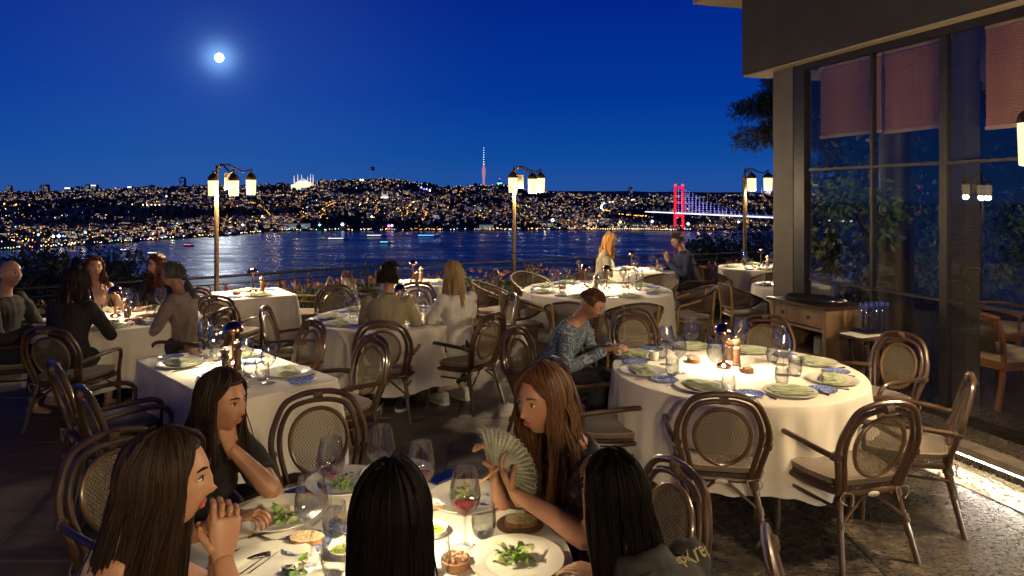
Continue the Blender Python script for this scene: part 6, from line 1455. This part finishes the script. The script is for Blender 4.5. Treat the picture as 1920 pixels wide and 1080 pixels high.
def person(label, loc, rz, s=1.0, male=False, lean=8, side=0, yaw=0, pitch=0, roll=0, arms=None, skin_m=SK1, top=None, sleeve='long', bottom=None, shoe=None, hair=None, vox=.010, lips=M_lip, neck=True, knees=.42, extras=None, bare=False, curl=.5, seat=.47, ankle=None):
    """a seated person; local +y is forward, origin on the floor under the hips"""
    t_ = thing('person', label, 'person', loc, rz); rg = random.Random(label)
    X, Y, Z = Vector((1, 0, 0)), Vector((0, 1, 0)), Vector((0, 0, 1))
    hip = Vector((0, 0, seat + .085 * s)); up = Vector((math.sin(R(side)), math.sin(R(lean)), 1)); up.normalize(); rt_ = X - up * X.dot(up); rt_.normalize(); fw = up.cross(rt_)
    if fw.y < 0: fw = -fw
    sw = .172 if not male else .195; k = s
    def TP(u, f=0.0, r_=0.0): bend = .025 * math.sin(PI * min(1, u / .5)); return hip + up * (u * k) + fw * ((f - bend * .5) * k) + rt_ * (r_ * k)
    def torso(mb, infl, neckhole=False, low=-.07):
        cw = .9 if not male else 1.0
        rings = [(low, .150, .105, -.02), (.0, .168, .118, -.015), (.08, .150, .108, 0), (.17, .128 * (1.1 if male else 1), .096, .005), (.26, .146 * (1.08 if male else 1), .108, .006), (.34, .160 * (1.1 if male else 1), .108, .004), (.41, .165 * (1.12 if male else 1), .090, -.004), (.445, .135 * (1.1 if male else 1), .070, -.012)]
        rings += [(.475, .075, .060, -.016), (.50, .062, .056, -.012)] if not neckhole else [(.468, .085, .066, -.016)]
        mb.loft([ring_e(TP(u, f), (rx + infl) * k, (ry + infl) * k, rt_, fw, 22, .9) for u, rx, ry, f in rings])
        if not male:
            for sx in (-1, 1): mb.ell(TP(.30, .075 + infl * .5, sx * .07), ((.062 + infl * .5) * k,) * 3, 12, 8)
    sh = [TP(.425, -.005, sx * sw) for sx in (-1, 1)]
    hc = TP(.665, .028)
    Mh = Matrix.Translation(hc) @ Matrix.Rotation(R(yaw), 4, 'Z') @ Matrix.Rotation(R(roll), 4, 'Y') @ Matrix.Rotation(-R(pitch), 4, 'X') @ Matrix.Diagonal((k, k, k, 1))
    arms = arms or {}
    A_ = {}
    for i, sd in enumerate(('L', 'R')):
        sx = -1 if i == 0 else 1; el, wr = arms.get(sd, ((sx * .25, .20, .70), (sx * .12, .42, .785))); A_[sd] = (sh[i], Vector(el), Vector(wr), sx)
    leg = []
    for sx in (-1, 1):
        hj = hip + Vector((sx * .09 * k, .02, -.03)); kn = Vector((sx * .11 * k, knees * k, seat + .06)); an = Vector((sx * .11 * k, (knees - .05) * k, .09)) if ankle is None else Vector((sx * ankle[0], ankle[1], .09)); leg.append((hj, kn, an, sx))
    # body
    mb = MB(); torso(mb, 0)
    mb.tube(catmull([TP(.44, -.014), TP(.50, -.006), TP(.56, .004), hc + Vector((0, 0, -.03))], 3), [.064 * k, .060 * k, .056 * k] + [.054 * k] * 7, 14)
    hv, hf = HEADS[male]; mb.add([Mh @ p for p in hv], hf)
    for sx in (-1, 1): mb.ell(Mh @ Vector((sx * .074, -.012, -.008)), (.009 * k, .019 * k, .031 * k), 10, 8, M=Mh.to_3x3() @ Matrix.Rotation(R(sx * 14), 3, 'Z'))
    for sd, (s0, el, wr, sx) in A_.items():
        mb.ell(s0 + rt_ * (-sx * .012), (.056 * k, .054 * k, .056 * k), 12, 8)
        mb.tube(catmull([s0 + rt_ * (-sx * .03 * k), s0 + (el - s0) * .35, el, el + (wr - el) * .45, wr], 4), [.050 * k, .049 * k, .047 * k, .045 * k, .044 * k, .042 * k, .040 * k, .039 * k, .038 * k, .039 * k, .0395 * k, .038 * k, .035 * k, .032 * k, .029 * k, .0255 * k, .022 * k], 12)
    for hj, kn, an, sx in leg:
        mb.tube(catmull([hj, hj.lerp(kn, .5), kn, kn.lerp(an, .4), an], 4), [.088 * k, .087 * k, .085 * k, .081 * k, .076 * k, .070 * k, .064 * k, .060 * k, .057 * k, .055 * k, .056 * k, .057 * k, .052 * k, .046 * k, .041 * k, .037 * k, .036 * k], 14)
        mb.loft([ring_e(an + Vector((0, y, z - .045)), rx, rz_, X, Z, 12) for y, rx, rz_, z in ((-.055, .025, .03, .0), (-.02, .033, .045, .01), (.05, .040, .034, -.005), (.12, .043, .022, -.015), (.165, .03, .014, -.022))])
    me = remesh(mb, vox, 3, 'body')
    b2 = MB(); b2.v = [tuple(v.co) for v in me.vertices]; b2.f = [tuple(p.vertices) for p in me.polygons]; b2.m = [0] * len(b2.f); bpy.data.meshes.remove(me)
    nails = [] if (extras and 'nails' in extras) else None
    for sd, (s0, el, wr, sx) in A_.items():
        d = (wr - el).normalized(); hd = arms.get('h' + sd); dv = Vector(hd[0]) if hd else (d + Vector((0, .3, -.25))).normalized(); pn = Vector(hd[1]) if hd else Vector((0, 0, 1)); hand(b2, wr + d * .004, dv, pn, -sx, hd[2] if hd and len(hd) > 2 else curl, k * (.96 if not male else 1.04), nails)
    for sx in (-1, 1):
        b2.ell(Mh @ Vector((sx * .0305, .0795, .010)), (.0125 * k, .008 * k, .0062 * k), 12, 8, 1, Mh.to_3x3()); b2.ell(Mh @ Vector((sx * .030, .0862, .0095)), (.0055 * k, .0032 * k, .0055 * k), 10, 6, 2, Mh.to_3x3())
        b2.tube([Mh @ Vector((sx * a, y, z)) for a, y, z in ((.014, .0930, .030), (.030, .0895, .0345), (.047, .0775, .031))], [.0034 * k, .0036 * k, .0016 * k], 6, 4)
        b2.tube([Mh @ Vector((sx * a, y, z)) for a, y, z in ((.018, .0865, .0135), (.030, .0890, .0175), (.043, .0795, .0125))], [.0016 * k, .0022 * k, .0016 * k], 5, 4)
    b2.ell(Mh @ Vector((0, .0850, -.0570)), (.019 * k, .0062 * k, .0036 * k), 14, 8, 3, Mh.to_3x3()); b2.ell(Mh @ Vector((0, .0820, -.0660)), (.016 * k, .0066 * k, .0042 * k), 14, 8, 3, Mh.to_3x3())
    if nails:
        for p, d, n, r_ in nails: b2.ell(p + n * .001, (.0042 * k, .0042 * k, .0042 * k), 8, 5, 5)
    hm = hair['m'] if hair else H_DARK
    body = b2.build('body', [skin_m, M_eyew, M_iris, lips, hm, M_nail], t_, sharp=None)
    # clothing
    fold = lambda co: .006 * mnoise.noise(co * 8) + .005 * mnoise.noise(Vector((co.x * 26, co.y * 26, co.z * 9)))
    if top:
        mb = MB(); torso(mb, .014, True, -.09)
        if sleeve != 'none':
            for sd, (s0, el, wr, sx) in A_.items():
                mb.ell(s0 + rt_ * (-sx * .012), (.068 * k, .064 * k, .066 * k), 12, 8); e_ = wr - (wr - el).normalized() * .02 if sleeve == 'long' else s0 + (el - s0) * .72
                if sleeve == 'long': mb.tube(catmull([s0 + rt_ * (-sx * .03 * k), s0 + (el - s0) * .4, el, e_], 4), [.064 * k] * 4 + [.060 * k, .058 * k, .055 * k, .054 * k, .053 * k, .050 * k, .046 * k, .042 * k, .038 * k], 14)
                else: mb.tube([s0 + rt_ * (-sx * .03 * k), s0 + (el - s0) * .4, e_], [.064 * k, .064 * k, .062 * k], 14)
        me = remesh(mb, max(vox, .008), 4, 'shirt', fold); me.materials.append(top); obj('shirt', me, t_)
        if extras and 'collar' in extras:
            mb = MB(); mb.loft([ring_e(TP(u, f), rx * k, ry * k, rt_, fw, 20) for u, rx, ry, f in ((.455, .095, .078, -.014), (.49, .076, .070, -.012), (.515, .072, .068, -.010), (.49, .086, .079, -.012), (.462, .100, .084, -.014))], caps=False); mb.build('collar', top, t_, sharp=None)
    if bottom:
        mb = MB(); mb.loft([ring_e(TP(u, f), (rx + .014) * k, (ry + .014) * k, rt_, fw, 20) for u, rx, ry, f in ((-.085, .13, .09, -.02), (-.05, .16, .11, -.02), (.0, .170, .12, -.015), (.07, .152, .11, 0))])
        for hj, kn, an, sx in leg: mb.tube(catmull([hj, hj.lerp(kn, .5), kn, kn.lerp(an, .5), an + Vector((0, 0, .08))], 4), [.102 * k, .101 * k, .098 * k, .094 * k, .09 * k, .084 * k, .079 * k, .074 * k, .072 * k, .071 * k, .070 * k, .069 * k, .067 * k, .065 * k, .064 * k, .063 * k, .062 * k], 14)
        me = remesh(mb, max(vox, .010), 3, 'trousers', fold); me.materials.append(bottom); obj('trousers', me, t_)
    if shoe:
        for hj, kn, an, sx in leg:
            mb = MB(); mb.loft([ring_e(an + Vector((0, y, z - .035)), rx, rz_, X, Z, 14, .8) for y, rx, rz_, z in ((-.075, .030, .040, .0), (-.05, .040, .058, .012), (.02, .046, .052, .006), (.08, .052, .036, -.006), (.15, .050, .028, -.012), (.19, .03, .018, -.018))]); sh_ = mb.build('shoe', shoe, t_)
            mb = MB(); mb.loft([ring_e(an + Vector((0, .055, z)), .058, .145, X, Y, 20, .75) for z in (-.089, -.066)]); mb.build('sole', M_sole, sh_)
    # hair
    if hair:
        mh = MB(); st = hair['style']; n = hair.get('n', 500); rad = hair.get('rad', .0032)
        if st == 'long': hair_cap(mh, Mh, hair.get('vol', 1.07) - .02, hair.get('front', 62), 108); hair_long(mh, rg, Mh, k, hair['len'], n, rad, vol=hair.get('vol', 1.08), front_open=hair.get('front', 62), wave=hair.get('wave', .004), back=hair.get('back', .02), tail=hair.get('tail'), spread=hair.get('spread', 1.0))
        else: hair_cap(mh, Mh, 1.045 + hair.get('thick', .0), hair.get('front', 60), hair.get('low', 98), hair.get('bump', .004), len(label)); hair_short(mh, rg, Mh, n, hair.get('len', .03), rad, hair.get('front', 60), hair.get('low', 94))
        mh.build('hair', hm, t_, sharp=None)['kind'] = 'stuff'
    if extras and 'glasses' in extras:
        mb = MB()
        for sx in (-1, 1):
            mb.tube([Mh @ Vector((sx * .032 + .021 * math.cos(a), .103, .008 + .016 * math.sin(a))) for a in [2 * PI * q / 18 for q in range(18)]], .0013, 6, closed=True); mb.tube([Mh @ Vector((sx * .053, .102, .012)), Mh @ Vector((sx * .074, .05, .012)), Mh @ Vector((sx * .076, -.015, .006))], .0014, 5)
        mb.tube([Mh @ Vector((-.011, .104, .012)), Mh @ Vector((.011, .104, .012))], .0013, 5); mb.build('glasses', M_sil, t_)
    return t_, Mh, TP
M_sole = mat('white_sole', (.62, .60, .56), .6); M_black = noisy(mat('black_fabric', (.012, .011, .012), .85), (.008, .008, .008), (.02, .018, .018), 40, 3); M_khaki = noisy(mat('khaki_linen', (.30, .25, .14), .9), (.25, .21, .115), (.35, .30, .175), 18, 4, (1, 1, .2), .2, 200); M_white = noisy(mat('white_cotton', (.58, .54, .48), .9), (.52, .48, .43), (.64, .60, .54), 14, 3); M_navy = noisy(mat('navy_knit', (.012, .016, .05), .9), (.008, .011, .035), (.02, .026, .075), 30, 3); M_denim = noisy(mat('dark_trousers', (.02, .02, .025), .9), (.014, .014, .018), (.03, .03, .036), 30, 3)
M_paisley = mat('paisley_shirt', (.10, .13, .17), .85)
def paisley():
    m = M_paisley; t = N(m, 'ShaderNodeTexCoord'); v = N(m, 'ShaderNodeTexVoronoi'); v.inputs['Scale'].default_value = 11; v.feature = 'SMOOTH_F1'; n = N(m, 'ShaderNodeTexNoise'); n.inputs['Scale'].default_value = 8
    L(m, t.outputs['Object'], n.inputs['Vector']); mx = N(m, 'ShaderNodeMix', data_type='RGBA'); mx.inputs['Factor'].default_value = .12; L(m, t.outputs['Object'], mx.inputs['A']); L(m, n.outputs['Color'], mx.inputs['B']); L(m, mx.outputs['Result'], v.inputs['Vector'])
    w_ = N(m, 'ShaderNodeMath', operation='SINE'); q = N(m, 'ShaderNodeMath', operation='MULTIPLY'); q.inputs[1].default_value = 55; L(m, v.outputs['Distance'], q.inputs[0]); L(m, q.outputs[0], w_.inputs[0])
    r = N(m, 'ShaderNodeValToRGB'); r.color_ramp.elements[0].position = .2; r.color_ramp.elements[1].position = .9; r.color_ramp.elements[0].color = (.055, .075, .105, 1); r.color_ramp.elements[1].color = (.20, .25, .29, 1); L(m, w_.outputs[0], r.inputs[0]); L(m, r.outputs[0], BS(m).inputs['Base Color'])
paisley()
M_floral = noisy(mat('dark_floral_print', (.03, .02, .04), .8), (.012, .010, .018), (.20, .10, .09), 22, 5, lo=.5, hi=.72); M_greyb = noisy(mat('taupe_blouse', (.22, .17, .15), .9), (.17, .13, .115), (.27, .21, .18), 12, 3); M_sage = noisy(mat('sage_jacket', (.24, .22, .16), .9), (.2, .18, .13), (.28, .26, .19), 20, 3); M_cream = noisy(mat('cream_satin', (.42, .34, .24), .5), (.36, .29, .2), (.48, .39, .28), 10, 2); M_blk_shoe = mat('black_canvas_shoe', (.015, .015, .016), .8)
def fd(dx, dy): return face_dir(dx, dy)
# --- foreground table
person('woman with very long dark hair in profile at the left of the foreground table', (-1.03, 1.66, 0), fd(.86, .50), 1.05, lean=13, yaw=-18, pitch=2, skin_m=SK1, top=M_cream, sleeve='none', bottom=M_denim, lips=M_lipr, vox=.0055,
       arms={'L': ((-.20, .34, .80), (-.035, .31, 1.02)), 'R': ((.20, .34, .80), (.035, .31, 1.02)), 'hL': ((.15, .12, 1), (-1, .1, 0), .75), 'hR': ((-.15, .12, 1), (1, .1, 0), .75)}, extras=('nails',), hair=dict(style='long', m=H_DARK, len=.55, n=3600, rad=.0019, vol=1.085, back=.09, wave=.003, spread=.9, front=54))
person('woman in a black top leaning over the far left of the foreground table', (-1.36, 2.80, 0), fd(.88, -.47), 1.0, lean=24, yaw=8, pitch=4, skin_m=SK2, top=M_black, sleeve='short', bottom=M_denim, vox=.006,
       arms={'L': ((-.12, .42, .80), (-.02, .30, .98)), 'R': ((.27, .30, .72), (.16, .52, .83)), 'hL': ((.2, .0, 1), (0, 1, 0), .9), 'hR': ((-.3, .9, .2), (0, .2, 1), .9)}, hair=dict(style='long', m=H_DARK, len=.30, n=2000, rad=.0024, vol=1.10, back=.04))
pw, MhW, TPW = person('woman with long brown hair and floral dress holding a fan at the foreground table', (.34, 2.64, 0), fd(-.90, -.43), 1.05, lean=20, yaw=20, pitch=6, skin_m=SK2, top=M_floral, sleeve='none', bottom=M_floral, vox=.006,
       arms={'R': ((.22, .30, .74), (.10, .40, .93)), 'L': ((-.25, .20, .80), (-.03, .38, .90)), 'hL': ((.5, .3, .8), (.3, .9, -.2), .8), 'hR': ((.1, .25, 1), (0, -1, .2), 1.0)}, hair=dict(style='long', m=H_BROWN, len=.46, n=3600, rad=.0021, vol=1.09, back=.06, wave=.009, front=58))
person('guest with sleek dark hair seen from behind at the foreground table', (-.262, 1.42, 0), fd(-.02, 1), 1.0, lean=5, seat=.51, yaw=0, skin_m=SK1, top=M_black, sleeve='long', bottom=M_denim, vox=.007,
       hair=dict(style='long', m=H_BLACK, len=.62, n=3200, rad=.0021, vol=1.055, back=.03, wave=.002, spread=.35))
pp, MhP, TPP = person('guest with dark hair in a black printed shirt at the bottom right', (.45, 1.72, 0), fd(-.62, .78), .95, lean=25, yaw=10, pitch=4, skin_m=SK1, top=M_black, sleeve='long', bottom=M_denim, vox=.007, male=True, extras=('collar',),
       hair=dict(style='long', m=H_BLACK, len=.50, n=3000, rad=.0024, vol=1.075, back=.10, spread=.6))
# printed lettering on the back of the shirt
M_print = mat('shirt_print', (.30, .25, .12), .8)
for k, (txt, u, sz) in enumerate((('YapıKredi', .405, .050),)):
    cu = bpy.data.curves.new('printed_text', 'FONT'); cu.body = txt; cu.size = sz; cu.align_x = 'CENTER'; cu.extrude = .0006; to = bpy.data.objects.new('printed_text', cu); COL.objects.link(to)
    me = evaluated(to, 'printed_text'); bpy.data.objects.remove(to); me.materials.clear(); me.materials.append(M_print)
    from mathutils.bvhtree import BVHTree
    shirt = [c for c in COL.objects if c.parent == pp and c.name.startswith('shirt')][0].data
    bv = BVHTree.FromPolygons([v.co for v in shirt.vertices], [tuple(p.vertices) for p in shirt.polygons])
    o0, ux, upv = TPP(.445, -.05, .135), (TPP(.445, -.05, .2) - TPP(.445, -.05, 0)).normalized(), (TPP(.5, -.05, .1) - TPP(.4, -.05, .1)).normalized(); fv = (TPP(.4, .1, 0) - TPP(.4, 0, 0)).normalized(); ray = (fv * .62 - upv * .78).normalized(); vy = (upv * .62 + fv * .78).normalized()
    cos = []
    for v in me.vertices:
        st_ = o0 + ux * v.co.x + vy * (v.co.y - .02) - ray * .4; h = bv.ray_cast(st_, ray, 1.0); cos += list((h[0] if h[0] else st_ + ray * .4) - ray * (.0025 + v.co.z))
    me.vertices.foreach_set('co', cos); me.update()
    o = obj('printed_text', me, pp)
# the fan
M_fan = noisy(mat('feather_fan', (.5, .47, .4), .8), (.16, .24, .15), (.62, .57, .48), 14, 3); M_stickw = mat('fan_stick', (.42, .25, .10), .5)
fan = thing('hand_fan', 'open pale feather hand fan held by the woman with long brown hair', 'fan', G(925, 838, .98), 0); fan.location = Vector((-.06, 2.50, .96)); fan.rotation_euler = (R(8), R(48), R(-18))
mf = MB(); mf.tube([(0, 0, -.09), (0, 0, .04)], .006, 7); mf.build('handle', M_stickw, fan)
for k in range(19):
    a = R(-66 + k * 7.3); mb = MB(); l = .155; d = Vector((math.sin(a), 0, math.cos(a))); sd = Vector((math.cos(a), 0, -math.sin(a))); off = Vector((0, .0012 * (k % 3), 0))
    mb.add([off + d * .02 - sd * .002, off + d * .02 + sd * .002, off + d * l * .7 + sd * .005, off + d * l + sd * .002, off + d * l - sd * .002, off + d * l * .7 - sd * .005], [(0, 1, 2, 3, 4, 5)])
    for q in range(14):
        f = .35 + .65 * q / 13
        for s_ in (-1, 1): p = off + d * l * f; e = p + (d * .6 + sd * s_).normalized() * .022 + Vector((0, rt.uniform(-.006, .006), 0)); mb.add([p - d * .002, p + d * .002, e], [(0, 1, 2)])
    mb.build('feather', M_fan, fan, sharp=None)
# --- middle table
person('guest in a khaki linen shirt seen from behind at the middle round table', (-1.14, 6.30, 0), fd(.04, 1), 1.0, male=True, lean=7, yaw=-24, pitch=6, skin_m=SK1, top=M_khaki, bottom=M_denim, shoe=M_blk_shoe, vox=.009, extras=('collar',), ankle=(.12, .05),
       hair=dict(style='short', m=H_DARK, len=.035, n=1200, rad=.0028, thick=.10, front=70, low=112, bump=.012))
person('blonde guest in a white shirt seen from behind at the middle round table', (-.50, 6.52, 0), fd(-.62, .78), 1.0, lean=6, yaw=10, skin_m=SK3, top=M_white, sleeve='short', bottom=M_denim, shoe=mat('white_shoe', (.55, .52, .48), .6), vox=.009, ankle=(.12, .1),
       hair=dict(style='long', m=H_BLOND, len=.34, n=1500, rad=.0030, vol=1.10, back=.03))
# --- right table
person('man in a blue patterned shirt bent over his phone', (.30, 5.46, 0), fd(.90, -.43), 1.0, male=True, lean=33, yaw=-4, pitch=30, skin_m=SK2, top=M_paisley, sleeve='long', bottom=M_denim, shoe=mat('pale_trainer', (.45, .43, .4), .6), vox=.008,
       arms={'L': ((-.27, .26, .70), (-.06, .48, .80)), 'R': ((.27, .26, .70), (.06, .48, .80)), 'hL': ((.3, .9, .2), (0, -.2, 1), .8), 'hR': ((-.3, .9, .2), (0, -.2, 1), .8)}, extras=('glasses',), hair=dict(style='short', m=H_BROWN, len=.016, n=900, rad=.0022, thick=.0, front=58, low=82))
def rel(loc, rz, v): return Vector(loc) + Vector((v[0] * math.cos(rz) - v[1] * math.sin(rz), v[0] * math.sin(rz) + v[1] * math.cos(rz), v[2]))
phone(rel((.30, 5.46, 0), fd(.90, -.43), (0, .56, .83)), fd(.90, -.43), 'phone in the hands of the man in the patterned shirt', M_ph, M_scrl, (R(35), 0))
# --- the couple at the back
person('woman with long golden hair in a sage jacket at the back table', (1.46, 11.35, 0), fd(.97, -.2), 1.03, lean=10, yaw=-10, pitch=14, skin_m=SK3, top=M_sage, bottom=M_denim, vox=.010, hair=dict(style='long', m=H_GOLD, len=.30, n=1200, rad=.0036, vol=1.14, back=.05))
person('man with glasses in a navy sweater looking at his phone', (2.86, 11.15, 0), fd(-.97, -.2), 1.06, male=True, lean=16, yaw=12, pitch=16, skin_m=SK3, top=M_navy, bottom=M_denim, vox=.010, arms={'L': ((-.27, .22, .72), (-.05, .40, .93)), 'R': ((.27, .22, .72), (.05, .42, .82)), 'hL': ((.2, .2, 1), (-1, 0, 0), .9), 'hR': ((-.3, .9, .3), (0, 0, 1), .7)}, extras=('glasses', 'collar'), hair=dict(style='short', m=H_GREY, len=.025, n=700, rad=.0032, thick=.02))
phone(rel((2.86, 11.15, 0), fd(-.97, -.2), (.02, .50, .84)), fd(-.97, -.2), 'lit phone in the hand of the man with glasses', M_ph, M_scrl, (R(30), 0))
# --- far left table
person('bald man in a dark shirt at the far left picture edge', (-4.66, 6.32, 0), fd(1, -.02), 1.04, male=True, lean=5, yaw=-12, skin_m=SK3, top=M_black, bottom=M_denim, vox=.010, hair=None)
person('guest in black with dark red hair seen from behind at the far left table', (-3.84, 6.02, 0), fd(.02, 1), 1.0, lean=5, yaw=8, skin_m=SK1, top=M_black, bottom=M_floral, vox=.010, hair=dict(style='long', m=H_DARK, len=.28, n=1100, rad=.0034, vol=1.10, back=.03))
person('red haired woman with bare shoulders beyond the far left table', (-4.52, 7.45, 0), fd(.70, -.70), .98, lean=8, yaw=0, skin_m=SK3, top=mat('pale_pink_top', (.5, .28, .22), .8), sleeve='none', vox=.011, bottom=M_denim, hair=dict(style='long', m=H_AUB, len=.22, n=900, rad=.0036, vol=1.12, back=.03))
person('smiling woman with long brown hair in a dark top facing the camera', (-3.88, 7.72, 0), fd(-.12, -1), .99, lean=8, yaw=-18, pitch=8, roll=3, skin_m=SK3, top=M_black, bottom=M_denim, vox=.008, lips=M_lipr, hair=dict(style='long', m=H_AUB, len=.30, n=1300, rad=.0032, vol=1.09, back=.01, front=52))
person('guest in a taupe blouse with tied back dark hair at the far left table', (-3.12, 6.66, 0), fd(-1, .0), 1.0, lean=10, yaw=14, skin_m=SK1, top=M_greyb, bottom=M_denim, vox=.010, hair=dict(style='long', m=H_GREY, len=.24, n=1100, rad=.0034, vol=1.08, back=.03, tail=(0, -.125, -.05)))

bpy.data.scenes.remove(TMP)
